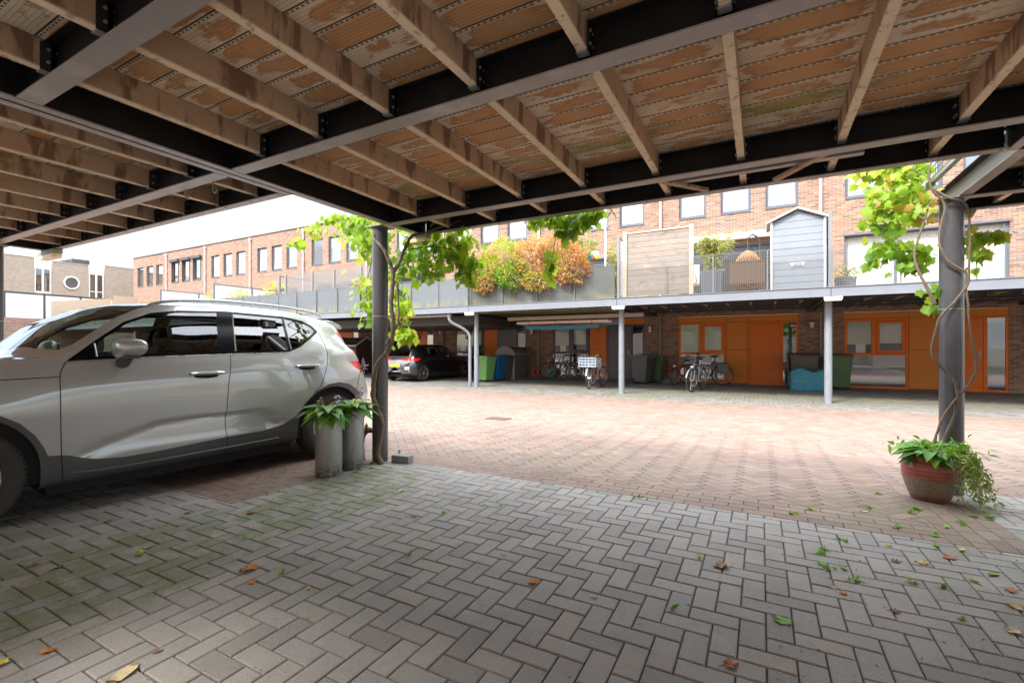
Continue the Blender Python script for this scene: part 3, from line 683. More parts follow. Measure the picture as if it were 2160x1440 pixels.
# ------------------------------------------------------------------ far carports with terraces on top
DZ = -.118; FY = 12.85; PY_ = 13.37
m_galvf = M('weathered grey steel fascia', (.24, .26, .28), .45, .0, .5); _n = m_galvf.noise(2.5, 6, .7); m_galvf.color(m_galvf.mix(_n, (.15, .165, .19), (.22, .24, .27))); m_galvf = m_galvf.m
m_fpost = M('galvanised post', (.36, .38, .40), .42, .3, .5); _n = m_fpost.noise(7, 6, .7); _n2 = m_fpost.noise(3, 5, .7, vec=m_fpost.vec(m_fpost.pos()[0]*5, m_fpost.pos()[1]*5, m_fpost.pos()[2]))
m_fpost.color(m_fpost.mix(_n2.step(.5, .7)*.5, m_fpost.mix(_n, (.19, .215, .24), (.32, .34, .37)), (.16, .15, .14))); m_fpost = m_fpost.m
m_fdeck = deck_mat('far decking', 1.80, -3.10, .59, .6, -50)
m_fjoist = joist_mat('far joist', 1.0)
m_fsteel = steel_mat('dark far steel', (.035, .033, .033), .5)
m_back = M('dark grey windbreak board', (.085, .095, .085), .7); _p = m_back.pos()
m_back.color(m_back.mix((_p[2]-2.74).step(.35, .0)*(m_back.noise(3, 5).step(.35, .7)), m_back.mix(m_back.noise(1.5, 4), (.075, .085, .078), (.115, .125, .110)), (.20, .20, .09))); m_back = m_back.m
m_slatg = M('blue grey reed screen', (.20, .235, .265), .6); _p = m_slatg.pos(); _f = (_p[2]/.034).fract()
m_slatg.color(m_slatg.mix((_p[2]-2.74).step(.35, .02)*(m_slatg.noise(1.2, 5, .7).step(.42, .62)), m_slatg.mix(_f.step(.7, .95), (.23, .27, .30), (.10, .12, .14)), (.42, .40, .16))); m_slatg.bump(_f, .4, .01); m_slatg = m_slatg.m
def far_carport(j, label, backing=None, joists=True, panels=True):
    xl = -3.57-4.99*(j+1); xr = xl+4.99
    root = empty('terrace_carport', ((xl+xr)/2, 13.2, gz(13.2)), label, 'carport', 'far carports with terraces on top')
    z0 = ZB+DZ; zt = 2.612
    mb = MB(); mb.box(xl+.006, xr-.006, FY, FY+.008, z0+.009, zt); mb.box(xl+.006, xr-.006, FY-.012, FY+.075, z0, z0+.009); mb.box(xl+.006, xr-.006, FY-.02, FY+.09, zt, zt+.012); mb.build('fascia_beam', m_galvf, root)
    for Y in (PY_, 15.05, 16.2):
        mb = MB(); mb.box(xl+.12, xr-.12, Y-.004, Y+.004, z0+.009, z0+.175); mb.box(xl+.12, xr-.12, Y-.05, Y+.05, z0, z0+.009); mb.build('cross_beam', m_fsteel, root)
    for X, s in ((xl+.105, -1), (xr-.105, 1)):
        mb = MB(); mb.box(*sorted((X, X+s*.007)), FY+.012, 18.0, z0+.009, 2.575); mb.box(*sorted((X, X+s*.085)), FY+.012, 18.0, z0, z0+.009); mb.build('side_beam', m_fsteel, root)
    if joists:
        x = xl+.35
        while x < xr-.15:
            for ya, yb in ((FY+.1, PY_-.06), (PY_+.06, 15.0), (15.1, 16.15), (16.25, 18.0)):
                mb = MB(); mb.box(x, x+.05, ya, yb, 2.447, 2.588); mb.build('joist', m_fjoist, root, bevel=0)
            x += .59
    mb = MB(); mb.box(xl, xr, FY+.01, 18.09, 2.589, 2.611); mb.build('decking', m_fdeck, root)
    if panels:
        n = 4
        for i in range(n):
            a = xl+.06+(4.88/n)*i; b = a+4.88/n-.03
            mb = MB(); meshpanel(mb, (a, FY+.05, 0), (b, FY+.05, 0), 2.64, 3.60, .052, .0048); mb.box(a, b, FY+.044, FY+.056, 3.595, 3.607); mb.build('guard_mesh', m_wire, root)
            mb = MB(); mb.box(a-.02, a-.002, FY+.06, FY+.10, 2.6, 3.61); mb.build('upright', m_galvf, root)
            if backing is not None and backing[i] is not None:
                mb = MB(); mb.box(a+.01, b-.01, FY+.11, FY+.125, 2.63, 3.56); mb.build('windbreak', backing[i], root)
    return root
Bk, Sg = m_back, m_slatg
far_carport(-3, 'terrace carport at the far right behind the right post', None)
far_carport(-2, 'terrace carport with bare mesh railing in front of the lace-curtained sliding door', None)
far_carport(-1, 'terrace carport carrying the grey shed, with bare joists showing underneath', None)
far_carport(0, 'terrace carport carrying the red-tipped hedge, boards and ladder slung beneath', (Bk, Bk, Bk, Bk), False)
far_carport(1, 'terrace carport above the black hatchback, partly hidden by the vine', (Sg, Sg, Sg, Sg), False)
far_carport(2, 'terrace carport with the lattice screen on top, beyond the tail of the grey car', (Sg, Sg, Sg, Sg), False)
for j, t in ((3, 'terrace carport with white screens, left of the lattice, over the grey car roof'), (4, 'far terrace carport with white screens seen over the grey car roof rail'), (5, 'distant terrace carport behind the cabin of the grey car'), (6, 'terrace carport second from the far left end'), (7, 'most distant terrace carport of the row')): far_carport(j, t, (Sg, Sg, Sg, Sg), False)
PL = {-3: 'far carport post nearest the right picture edge', -2: 'grey post with a streaked face in front of the blue bag and green bin', -1: 'grey post to the right of the bicycle with the front crate', 0: 'grey post paired with the bent downpipe beside the green bin', 1: 'grey post just behind the tail light of the grey car'}
for j in range(-3, 6):
    X = -3.57-4.99*(j+1)+4.99
    lab = PL.get(j, 'distant carport post hidden past the grey car, number of bays away: %s' % {2: 'three', 3: 'four', 4: 'five', 5: 'six'}.get(j, 'some'))
    if j in PL: post(X, PY_, lab, gz(PY_), ZB+DZ, .083, m_fpost, plate=False)
    if j in PL and j != -3: lightbox(X-.14, X+.22, FY+.04, 2.30, 2.395, {-2: 'cream lamp box on top of the streaked grey post by the blue bag', -1: 'cream lamp box on the post beside the crate bicycle', 0: 'cream lamp box on the post with the bent downpipe', 1: 'cream lamp box near the spoiler of the grey car'}[j], m_lampw, m_lampw, 'cream lamp boxes on the far carport posts')
# dividers between the terraces
def divider(X, label, kind, y2=16.9):
    root = empty('terrace_screen', (X, 13, 2.61), label, 'screen', 'dividing screens between the terraces')
    mb = MB(); 
    for y in (FY+.13, 14.9, 16.9): mb.box(X-.035, X+.035, y, y+.09, 2.612, 4.38-(y-FY)*.0)
    mb.box(X-.03, X+.03, FY+.22, 17.9, 4.32, 4.37); mb.build('screen_frame', m_galvf, root)
    mb = MB(); mb.box(X-.012, X+.012, FY+.22, min(14.9, y2), 2.7, 4.315)
    if y2 > 15: mb.box(X-.012, X+.012, 14.99, 16.9, 2.7, 4.315); mb.build('screen_panel', m_white, root)
for X, t in ((1.42, 'dividing screen whose grey edge stands right of the terrace shed'), (-3.56, 'dividing screen whose grey edge stands left of the timber fence panel'), (-18.53, 'dividing screen at the left end of the lattice'), (-23.52, 'white dividing screen behind the yellow-green terrace shrub'), (-28.51, 'white dividing screen farthest left on the terraces')): divider(X, t, 0, 13.7 if X == -18.53 else 16.9)
# unseen own row behind the camera, set back to let sky light reach the carports
mb = MB()
for x, y in ((BX, -1.03), (BX-PB, -1.03-ST), (BX+PB, -1.03+ST), (BX-2*PB, -1.03-2*ST), (BX-3*PB, -1.03-3*ST), (BX-4*PB, -1.03-4*ST), (BX-5*PB, -1.03-5*ST), (BX-6*PB, -1.03-6*ST), (BX+2*PB, -1.03+2*ST)): mb.box(x, x+PB+.02, y-12.0, y-4.0, -.05, 8.4)
root = empty('own_row_set_back', (0, -4, 0), 'unseen brick houses behind the viewer, set back to let light in', 'house')
mb.build('wall', m_own, root)
# ------------------------------------------------------------------ cars
from mathutils.bvhtree import BVHTree
def paint(name, col, metal=.35, rough=.33):
    m = M(name, col, rough, metal, .5, coat=1., coatr=.02); n = m.noise(900, 2, .5); n2 = m.noise(2.5, 5, .6)
    m.color(m.mix(n2*.5, col, tuple(c*.88 for c in col)))
    m.b.inputs['Coat IOR'].default_value = 1.85; m.rough(n*.08+rough-.04); cn = m.new('Bump'); m.link(m.noise(6, 3).x, cn.inputs['Height']); cn.inputs['Strength'].default_value = .02; cn.inputs['Distance'].default_value = .01
    m.link(cn.outputs[0], m.b.inputs['Coat Normal']); return m.m
m_paint = paint('warm grey car paint', (.43, .43, .41), .2, .34); m_black = paint('black car paint', (.014, .013, .015), .2, .3); m_paintb = paint('blue grey car paint', (.10, .125, .16))
m_clad = simple('charcoal plastic cladding', (.070, .071, .070), .52, 0, .2, 30, .45)
m_gloss = simple('gloss black trim', (.006, .006, .007), .16, 0, .1, 3, .12, 0)
m_gap = simple('panel gap', (.008, .008, .008), .8)
m_chrome = simple('polished trim', (.62, .62, .62), .16, 1., .05)
m_rub = M('tyre rubber', (.022, .021, .020), .85, 0, .3); _q = m_rub.pos(); m_rub.color(m_rub.mix(m_rub.noise(6, 5, .7), (.020, .019, .018), (.075, .068, .058))); m_rub = m_rub.m
m_rim = simple('silver alloy rim', (.48, .48, .47), .3, .85, .1, 20)
m_rubdark = simple('wheel arch liner', (.010, .010, .010), .95)
m_red = M('red lamp lens', (.62, .012, .008), .08, 0, .6, coat=1.); m_red.b.inputs['Subsurface Weight'].default_value = .15; m_red = m_red.m
m_redd = simple('deep red lens', (.42, .01, .008), .1, 0, .2, 60, .5, 1.)
m_lens = simple('clear lamp lens', (.6, .6, .6), .08, .3, .05, 3, .5, 1.)
m_cglass = glass_mat('car glass', (.52, .60, .57), .06, .004); m_pglass = glass_mat('privacy glass', (.10, .115, .11), .07, .004)
m_seat = simple('dark seat fabric', (.035, .032, .030), .8, 0, .2, 30); m_plate = simple('yellow number plate', (.75, .50, .02), .4); m_silver = simple('satin silver trim', (.50, .51, .52), .28, .7)
def herm(xs, ys, x):
    xs = np.array(xs, float); ys = np.array(ys, float); h = np.diff(xs); d = np.diff(ys)/h; m = np.zeros(len(xs))
    m[1:-1] = np.where(d[:-1]*d[1:] > 0, 2*d[:-1]*d[1:]/(d[:-1]+d[1:]+1e-12), 0); m[0] = d[0]; m[-1] = d[-1]
    x = np.clip(x, xs[0], xs[-1]); i = np.clip(np.searchsorted(xs, x, side='right')-1, 0, len(h)-1); t = (x-xs[i])/h[i]
    return (2*t**3-3*t**2+1)*ys[i]+(t**3-2*t**2+t)*h[i]*m[i]+(-2*t**3+3*t**2)*ys[i+1]+(t**3-t**2)*h[i]*m[i+1]
def inside(p, poly):
    x, y = p; c = False; j = len(poly)-1
    for i in range(len(poly)):
        xi, yi = poly[i]; xj, yj = poly[j]
        if (yi > y) != (yj > y) and x < (xj-xi)*(y-yi)/(yj-yi)+xi: c = not c
        j = i
    return c
def cutpoly(bm, poly, axes, flt, mark, lay, only=None, marg=.03):
    a, b = axes; n = len(poly)
    for i in range(n):
        p, q = poly[i], poly[(i+1) % n]; lo = (min(p[0], q[0])-marg, min(p[1], q[1])-marg); hi = (max(p[0], q[0])+marg, max(p[1], q[1])+marg)
        fs = []
        for f in bm.faces:
            c = f.calc_center_median()
            if lo[0] <= c[a] <= hi[0] and lo[1] <= c[b] <= hi[1] and flt(c): fs.append(f)
        if not fs: continue
        no = [0, 0, 0]; no[a] = -(q[1]-p[1]); no[b] = q[0]-p[0]; co = [0, 0, 0]; co[a], co[b] = p
        if Vector(no).length < 1e-7: continue
        es = {e for f in fs for e in f.edges}; vs = {v for f in fs for v in f.verts}
        bmesh.ops.bisect_plane(bm, geom=list(vs)+list(es)+fs, dist=1e-5, plane_co=co, plane_no=no)
    for f in bm.faces:
        c = f.calc_center_median()
        if flt(c) and inside((c[a], c[b]), poly) and (only is None or f[lay] in only): f[lay] = mark
def car(name, S, label, loc, rz, group='parked cars'):
    root = empty(name, loc, label, 'car', group, rz); rootinv = None
    st = S['st']; ns = S.get('ns', 110)
    ss = herm(range(len(st)), st, np.linspace(0, len(st)-1, ns))
    T = S['T']; K = len(T)       # each line: dict of (s, y, z)
    ys = np.array([herm(t[0], t[1], ss) for t in T]); zs = np.array([herm(t[2], t[3], ss) for t in T])  # K x ns
    sub = S.get('sub', 7); rows = []
    for i in range(K-1):
        for k in range(sub):
            t = k/sub; i0, i1, i2, i3 = max(i-1, 0), i, i+1, min(i+2, K-1); tn = S.get('tens', .5)
            w0 = -tn*t+2*tn*t*t-tn*t**3; w1 = 1+(tn-3)*t*t+(2-tn)*t**3; w2 = tn*t+(3-2*tn)*t*t+(tn-2)*t**3; w3 = -tn*t*t+tn*t**3
            rows.append((w0*ys[i0]+w1*ys[i1]+w2*ys[i2]+w3*ys[i3], w0*zs[i0]+w1*zs[i1]+w2*zs[i2]+w3*zs[i3]))
    rows.append((ys[-1], zs[-1]))
    Yg = np.array([r[0] for r in rows]); Zg = np.array([r[1] for r in rows])
    Yg = np.maximum(Yg, 0); Yg[-1] = 0
    if 'sculpt' in S: Yg = Yg+S['sculpt'](ss[None, :]*np.ones_like(Zg), Zg)*(Yg > .5)
    bm = bmesh.new(); lay = bm.faces.layers.int.new('part')
    G_ = [[bm.verts.new((ss[j], Yg[i, j], Zg[i, j])) for j in range(ns)] for i in range(len(rows))]
    for i in range(len(rows)-1):
        for j in range(ns-1): bm.faces.new((G_[i][j], G_[i][j+1], G_[i+1][j+1], G_[i+1][j]))
    for j in (0, ns-1):
        try: bm.faces.new([G_[i][j] for i in range(len(rows))])
        except Exception: pass
    bmesh.ops.remove_doubles(bm, verts=bm.verts, dist=1e-5)
    bvh = BVHTree.FromBMesh(bm)
    def surf(s_, z_, off=0.):
        h = bvh.ray_cast(Vector((s_, 3, z_)), Vector((0, -1, 0))); y = h[0].y if h[0] is not None else .85
        return Vector((s_, y+off, z_))
    def top(s_, y_, off=0.):
        h = bvh.ray_cast(Vector((s_, y_, 4)), Vector((0, 0, -1))); return Vector((s_, y_, (h[0].z if h[0] is not None else 1.)+off))
    side = lambda c: c.y > S.get('ymin', .42)
    for w in S['wheels']:
        poly = [(w+S['ar']*math.cos(a), S['wr']+.02+S['ar']*math.sin(a)) for a in np.linspace(0, math.pi, 25)]+[(w-S['ar'], -.3), (w+S['ar'], -.3)]
        cutpoly(bm, poly, (0, 2), side, 9, lay)
    for poly, mk in S['side']: cutpoly(bm, poly, (0, 2), lambda c: side(c) and c.z > .0, mk, lay, {0})
    for poly, mk in S['topv']: cutpoly(bm, poly, (0, 1), lambda c: c.z > S['topz'], mk, lay, {0})
    for poly, mk in S['rear']: cutpoly(bm, poly, (1, 2), lambda c: c.x > S['rears'], mk, lay, {0})
    names = {0: ('body', S['paint']), 1: ('cladding', m_clad), 2: ('side_window', m_cglass), 3: ('windscreen', m_cglass), 4: ('window_surround', m_gloss), 5: ('tail_light', m_red), 6: ('rear_window', m_pglass), 7: ('privacy_window', m_pglass), 8: ('bumper', m_clad), 10: ('tail_light_strip', m_redd)}
    parts = {}
    vv = {}
    for f in bm.faces:
        if f[lay] == 9: continue
        parts.setdefault(f[lay], []).append([v.co.copy() for v in f.verts])
    for mk, fl in parts.items():
        nm, mt = names[mk]
        for sg in ((1, -1) if mk in (2, 5, 7, 10, 4) else (0,)):
            mb = MB(); idx = {}
            for co in fl:
                for q in ((1, -1) if sg == 0 else (sg,)):
                    ids = []
                    for v in co:
                        key = (round(v.x, 5), round(v.y*q, 5), round(v.z, 5))
                        if key not in idx: idx[key] = len(mb.v); mb.v.append((v.x, v.y*q, v.z))
                        ids.append(idx[key])
                    if q == -1: ids = ids[::-1]
                    ids2 = [a for k, a in enumerate(ids) if a != ids[k-1]]
                    if len(set(ids2)) < 3: continue
                    mb.f.append(tuple(ids2)); mb.mi.append(0); mb.sm.append(True)
            if mb.f: mb.build(nm, mt, root, world=False, auto=32)
    bm.free()
    # seams, handles
    def line(pts, r=.0035, mat=m_gap, nm='panel_gap', sides=(1, -1), off=-.0005, n=5):
        P = []
        for (a, b), (c, d) in zip(pts, pts[1:]):
            k = max(2, int(math.hypot(c-a, d-b)/.035))
            for i in range(k): P.append((a+(c-a)*i/k, b+(d-b)*i/k))
        P.append(pts[-1])
        for sg in sides:
            q = [surf(a, b, off) for a, b in P]; q = [Vector((v.x, v.y*sg, v.z)) for v in q]
            mb = MB(); mb.tube(q, r, n); mb.build(nm, mat, root, world=False)
    for pts in S['gaps']: line(spl([(a, b, 0) for a, b in pts], 4) and [(v.x, v.y) for v in spl([(a, b, 0) for a, b in pts], 4)])
    for pts, r in S.get('trims', []): line(pts, r, m_chrome if S.get('chrometrim') else m_silver, 'window_trim')
    for (a, b, z) in S['handles']:
        for sg in (1, -1):
            c = surf((a+b)/2, z); mb = MB(); pr_ = []
            for i in range(13):
                t = i/12; x = a+(b-a)*t; h = .019*math.sin(math.pi*min(1, max(0, .12+t*.76)))**.5; pr_.append((x, h))
            top_ = [(x, c.y+.030+.006*math.sin(math.pi*k/12), z+h) for k, (x, h) in enumerate(pr_)]; bot_ = [(x, c.y+.026+.006*math.sin(math.pi*k/12), z-h*.75) for k, (x, h) in enumerate(pr_)]
            mid_ = [(x, c.y+.040+.006*math.sin(math.pi*k/12), z+h*.1) for k, (x, h) in enumerate(pr_)]; in_ = [(x, c.y-.005, z) for x, h in pr_]
            n0 = 0; vs = top_+mid_+bot_+in_; m13 = 13; fs = []
            for r_ in range(3):
                for k in range(12): fs.append((r_*13+k, r_*13+k+1, (r_+1)*13+k+1, (r_+1)*13+k))
            for k in range(12): fs.append((39+k, 39+k+1, k+1, k))
            fs += [(0, 13, 26, 39), (12, 25, 38, 51)]
            mb.add([(x, y*sg, q) for x, y, q in vs], fs, True); mb.build('door_handle', S['paint'], root, world=False)
            # flat dark oval paints the shade of a cup under the handle
            mb = MB(); cup = [(a+.035+(b-a-.07)*.5*(1+math.cos(u)), z-.026+.020*math.sin(u)) for u in np.linspace(0, 2*math.pi, 18, endpoint=False)]
            mb.add([((x), (surf(x, q).y+.0012)*sg, q) for x, q in cup], [tuple(range(18))]); mb.build('handle_shade_oval', m_gap, root, world=False)
    # mirror
    mx_, mz_ = S['mirror']
    for sg in (1, -1):
        c = surf(mx_, mz_-.10); y0 = c.y
        mb = MB(); bmm = bmesh.new(); bmesh.ops.create_uvsphere(bmm, u_segments=28, v_segments=16, radius=1)
        for v in bmm.verts:
            x, y, z = v.co; sx = abs(x)**.75*(1 if x > 0 else -1); sy = abs(y)**.7*(1 if y > 0 else -1); sz = abs(z)**.75*(1 if z > 0 else -1)
            X = sx*(.095+.02*sy)*(1.0) ; Y = sy*.150; Z = sz*(.074-.014*sy)
            if X > 0: X *= .55
            v.co = Vector((mx_+X+.03*sy, (y0+.155+Y)*sg, mz_+Z+.012*sy))
        mb.bm(bmm, smooth=True); mo = mb.build('mirror', S['paint'], root, world=False, auto=60)
        mb = MB(); mb.tube([(mx_-.01, (y0-.02)*sg, mz_-.125), (mx_-.005, (y0+.05)*sg, mz_-.11), (mx_+.0, (y0+.11)*sg, mz_-.062)], [.045, .04, .035], 10); mb.build('mirror_foot', m_clad, mo, world=False)
        mb = MB(); mb.bbox(mx_+.040, mx_+.052, *sorted(((y0+.06)*sg, (y0+.255)*sg)), mz_-.045, mz_+.050, .004); mb.build('mirror_glass', m_chrome, mo, world=False)
        mb = MB(); mb.bbox(mx_-.060, mx_+.03, *sorted(((y0+.05)*sg, (y0+.235)*sg)), mz_-.078, mz_-.060, .006); mb.build('mirror_base', m_clad, mo, world=False)
    # wheels
    R0, RW = S['wr'], S.get('rw', .235)
    for wx in S['wheels']:
        for sg in (1, -1):
            ye = S['track']; M4 = Matrix.Translation((wx, ye*sg, R0)) @ Matrix.Rotation(R(-90*sg), 4, 'X')
            rr = S.get('rim', .235)
            prof = [(rr-.005, -.02), (rr+.012, -.004), (rr+.05, .004), (R0-.045, .002), (R0-.016, -.010), (R0-.004, -.030), (R0, -.05), (R0, -RW+.05), (R0-.02, -RW+.01), (rr, -RW)]
            mb = MB(); mb.lathe(0, 0, prof, 64, True, M4)
            for i in range(60):       # tread blocks
                a = 2*math.pi*i/60
                for (v0, v1, da) in ((-.012, -.055, .0), (-.070, -.125, .05), (-.135, -.19, .0)):
                    for sgn in (0,):
                        c0, c1 = a+da, a+da+.062; ro = R0+.007
                        pts = [(R0-.012 if v0 == -.012 else R0-.004, c0, v0), (R0-.012 if v0 == -.012 else R0-.004, c1, v0), (R0-.002, c1, v1), (R0-.002, c0, v1)]
                        up = [(r+.010, c, v) for r, c, v in pts]
                        V8 = [M4 @ Vector((r*math.cos(c), r*math.sin(c), v)) for r, c, v in pts+up]
                        mb.add(V8, [(4, 5, 6, 7), (0, 1, 5, 4), (1, 2, 6, 5), (2, 3, 7, 6), (3, 0, 4, 7)])
            ty = mb.build('tyre', m_rub, None); wl = bpy.data.objects.new('wheel', None); COL.objects.link(wl); wl.parent = root; wl.empty_display_size = .1; ty.parent = wl
            mb = MB(); mb.lathe(0, 0, [(rr-.03, -RW+.02), (rr-.012, -.05), (rr-.012, -.012), (rr+.003, -.006), (rr+.006, -.016)], 48, True, M4)
            mb.lathe(0, 0, [(0, -.018), (.045, -.02), (.062, -.03), (.062, -.06)], 24, True, M4)
            ns_ = S.get('spokes', 5)
            for i in range(ns_):
                a = 2*math.pi*i/ns_+.3
                for da in ((-.13, .13) if S.get('twin', True) else (0,)):
                    d0, d1 = a+da*.6, a+da; p0 = Vector((.05*math.cos(d0), .05*math.sin(d0), -.030)); p1 = Vector(((rr-.014)*math.cos(d1), (rr-.014)*math.sin(d1), -.022))
                    u = Vector((-math.sin(d1), math.cos(d1), 0)); w0, w1 = .014, .019
                    q = [p0+u*w0, p0-u*w0, p1-u*w1, p1+u*w1]; qb = [v+Vector((0, 0, -.03)) for v in q]
                    mb.add([M4 @ v for v in q+qb], [(0, 1, 2, 3), (0, 4, 5, 1), (1, 5, 6, 2), (2, 6, 7, 3), (3, 7, 4, 0)])
            mb.build('rim', m_rim, wl, world=False)
            mb = MB(); mb.lathe(0, 0, [(0, -.075), (rr-.02, -.08)], 32, False, M4); mb.build('brake_disc', m_rubdark, wl, world=False)
    # liner / floor so that one cannot look through the shell
    for wx in S['wheels']:
        for sg in (1, -1):
            mb = MB(); A = [(wx+(S['ar']+.012)*math.cos(a), S['wr']+.02+(S['ar']+.012)*math.sin(a)) for a in np.linspace(-.25, math.pi+.25, 20)]
            y0, y1 = sorted((.50*sg, (S['track']-.03)*sg)); n = len(A)
            mb.add([(x, y0, z) for x, z in A]+[(x, y1, z) for x, z in A], [(i, i+1, n+i+1, n+i) for i in range(n-1)]+[tuple(range(n)) if sg > 0 else tuple(range(n))])
            mb.build('wheel_liner', m_rubdark, root, world=False)
    sx0, sx1 = st[0]+.15, st[-1]-.2
    mb = MB(); mb.box(S['wheels'][0]+S['ar']+.04, S['wheels'][1]-S['ar']-.04, -.86, .86, S['zf'], S['zf']+.10); mb.box(sx0, sx1, -.5, .5, S['zf']+.02, S['zf']+.16); mb.build('underbody', m_rubdark, root, world=False)
    # interior
    zb = S['belt']-.02
    mb = MB(); mb.box(S['wheels'][0]+.5, st[-1]-.35, -.76, .76, .32, .36); mb.box(S['cowl'], S['cowl']+.35, -.76, .76, .7, zb-.02); mb.box(st[-1]-.62, st[-1]-.58, -.7, .7, .36, zb-.05)
    mb.build('cabin_lining', m_seat, root, world=False)
    for (sx, rows_) in ((S['seat'], (-.37, .37)), (S['seat']+.88, (-.42, 0, .42))):
        for yy in rows_:
            mb = MB(); mb.bbox(sx-.45, sx+.06, yy-.24, yy+.24, .42, .62, .05)
            bmm = bmesh.new(); bmesh.ops.create_cube(bmm, size=1); bmesh.ops.subdivide_edges(bmm, edges=bmm.edges[:], cuts=3, use_grid_fill=True)
            for v in bmm.verts:
                x, y, z = v.co; t = z+.5; wd = .25*(1-.34*t**2.2); v.co = Vector((sx+.05+x*.13*(1-.3*t)+t*.20, yy+y*2*wd, .58+t*(zb-.50)))
            mb.bm(bmm, smooth=True)
            bmm = bmesh.new(); bmesh.ops.create_uvsphere(bmm, u_segments=14, v_segments=10, radius=1)
            for v in bmm.verts: v.co = Vector((sx+.28+v.co.x*.055, yy+v.co.y*.135, zb+.17+v.co.z*.105))
            mb.bm(bmm, smooth=True); mb.build('seat', m_seat, root, world=False)
    mb = MB(); c = Vector((S['cowl']+.62, .37, .98)); tl = R(25)
    ring = [c+Vector((.19*math.sin(a)*math.sin(tl), .19*math.cos(a), .19*math.sin(a)*math.cos(tl))) for a in np.linspace(0, 2*math.pi, 24, endpoint=False)]
    mb.tube(ring, .016, 8, closed=True); mb.beam(c+Vector((0, -.18, 0)), c+Vector((0, .18, 0)), .03, .03); mb.tube([c, c+Vector((-.3, 0, -.1))], .03, 8); mb.build('steering_wheel', m_seat, root, world=False)
    return root, surf, top
# compact suv seen in the photograph (s = metres behind the front axle)
ST_ = [-.87, -.84, -.76, -.6, -.3, .05, .35, .55, .7, .9, 1.1, 1.25, 1.45, 1.75, 2.1, 2.5, 2.75, 2.95, 3.10, 3.2, 3.3, 3.38, 3.44, 3.50, 3.53]
TOPZ = ([-.87, -.82, -.7, -.3, .1, .33, .6, .75, .91, 1.07, 1.25, 1.45, 1.8, 2.2, 2.6, 2.9, 3.08, 3.14, 3.22, 3.32, 3.38, 3.43, 3.49, 3.53],
        [.55, .80, .95, 1.06, 1.13, 1.17, 1.40, 1.485, 1.565, 1.61, 1.635, 1.652, 1.66, 1.65, 1.615, 1.575, 1.54, 1.44, 1.31, 1.12, 1.02, .93, .80, .66])
K6Z = ([-.87, -.82, -.7, -.3, .1, .35, .5, .60, .80, .97, 1.17, 1.37, 1.80, 2.36, 2.6, 2.72, 2.9, 3.06, 3.14, 3.22, 3.32, 3.38, 3.43, 3.49, 3.53],
       [.54, .78, .935, 1.045, 1.11, 1.145, 1.16, 1.195, 1.335, 1.465, 1.560, 1.602, 1.622, 1.608, 1.585, 1.565, 1.535, 1.49, 1.40, 1.27, 1.09, 1.0, .915, .79, .65])
K6Y = ([-.87, -.7, -.3, .1, .45, .6, .8, 1.0, 1.2, 1.5, 2.2, 2.7, 3.0, 3.2, 3.35, 3.45, 3.53], [.25, .50, .62, .67, .70, .755, .735, .695, .655, .63, .62, .60, .575, .56, .58, .50, .40])
def ky(*p): return ([-.87, -.82, -.74, -.6, -.35, .0, .6, 1.7, 2.7, 3.0, 3.2, 3.34, 3.44, 3.50, 3.53], list(p))
def kz(*p): return ([-.87, -.74, -.3, .3, .62, 1.2, 1.8, 2.4, 2.8, 3.2, 3.36, 3.46, 3.53], list(p))
Txc = []
def L_(y, z): Txc.append((y[0], y[1], z[0], z[1]))
L_(ky(.30, .44, .58, .70, .77, .80, .80, .80, .80, .78, .74, .66, .55, .45, .40), kz(.30, .26, .22, .20, .20, .205, .21, .205, .21, .25, .28, .31, .34))
L_(ky(.36, .55, .68, .80, .88, .905, .905, .905, .905, .895, .86, .79, .69, .56, .45), kz(.34, .31, .28, .265, .27, .28, .285, .28, .28, .31, .34, .36, .38))
L_(ky(.38, .58, .72, .84, .905, .928, .926, .926, .93, .925, .895, .83, .73, .59, .47), kz(.42, .46, .48, .48, .48, .48, .48, .48, .49, .50, .50, .50, .49))
L_(ky(.38, .58, .72, .84, .905, .930, .928, .930, .936, .93, .90, .835, .75, .62, .48), kz(.48, .62, .70, .70, .70, .70, .70, .70, .71, .70, .66, .62, .58))
L_(ky(.36, .55, .70, .82, .885, .915, .922, .928, .934, .915, .875, .81, .72, .58, .46), kz(.50, .76, .88, .90, .90, .91, .92, .93, .94, .90, .80, .70, .60))
L_(ky(.34, .52, .66, .79, .86, .895, .905, .912, .915, .880, .825, .77, .69, .56, .44), kz(.52, .82, .955, .99, 1.01, 1.03, 1.045, 1.06, 1.07, 1.02, .88, .76, .61))
L_(ky(.32, .48, .62, .75, .82, .852, .868, .872, .868, .835, .785, .73, .66, .54, .43), kz(.53, .87, .995, 1.07, 1.118, 1.148, 1.163, 1.178, 1.20, 1.17, .96, .84, .62))
K65Y = ([-.87, -.7, -.3, .1, .45, .62, .8, 1.0, 1.2, 1.5, 2.2, 2.6, 2.8, 3.0, 3.2, 3.35, 3.45, 3.53], [.29, .56, .72, .78, .80, .825, .805, .78, .765, .752, .750, .745, .735, .70, .67, .66, .58, .42])
K65Z = ([-.87, -.7, -.3, .1, .35, .5, .60, .80, .97, 1.17, 1.37, 1.80, 2.36, 2.6, 2.72, 2.9, 3.06, 3.2, 3.36, 3.46, 3.53], [.535, .90, 1.02, 1.095, 1.125, 1.145, 1.175, 1.25, 1.31, 1.36, 1.39, 1.405, 1.405, 1.40, 1.39, 1.37, 1.34, 1.22, .99, .86, .63])
L_(K65Y, K65Z); L_(K6Y, K6Z)
L_((K6Y[0], [v*.55 for v in K6Y[1]]), (TOPZ[0], [v-.012 for v in TOPZ[1]])); L_((K6Y[0], [0 for v in K6Y[1]]), TOPZ)
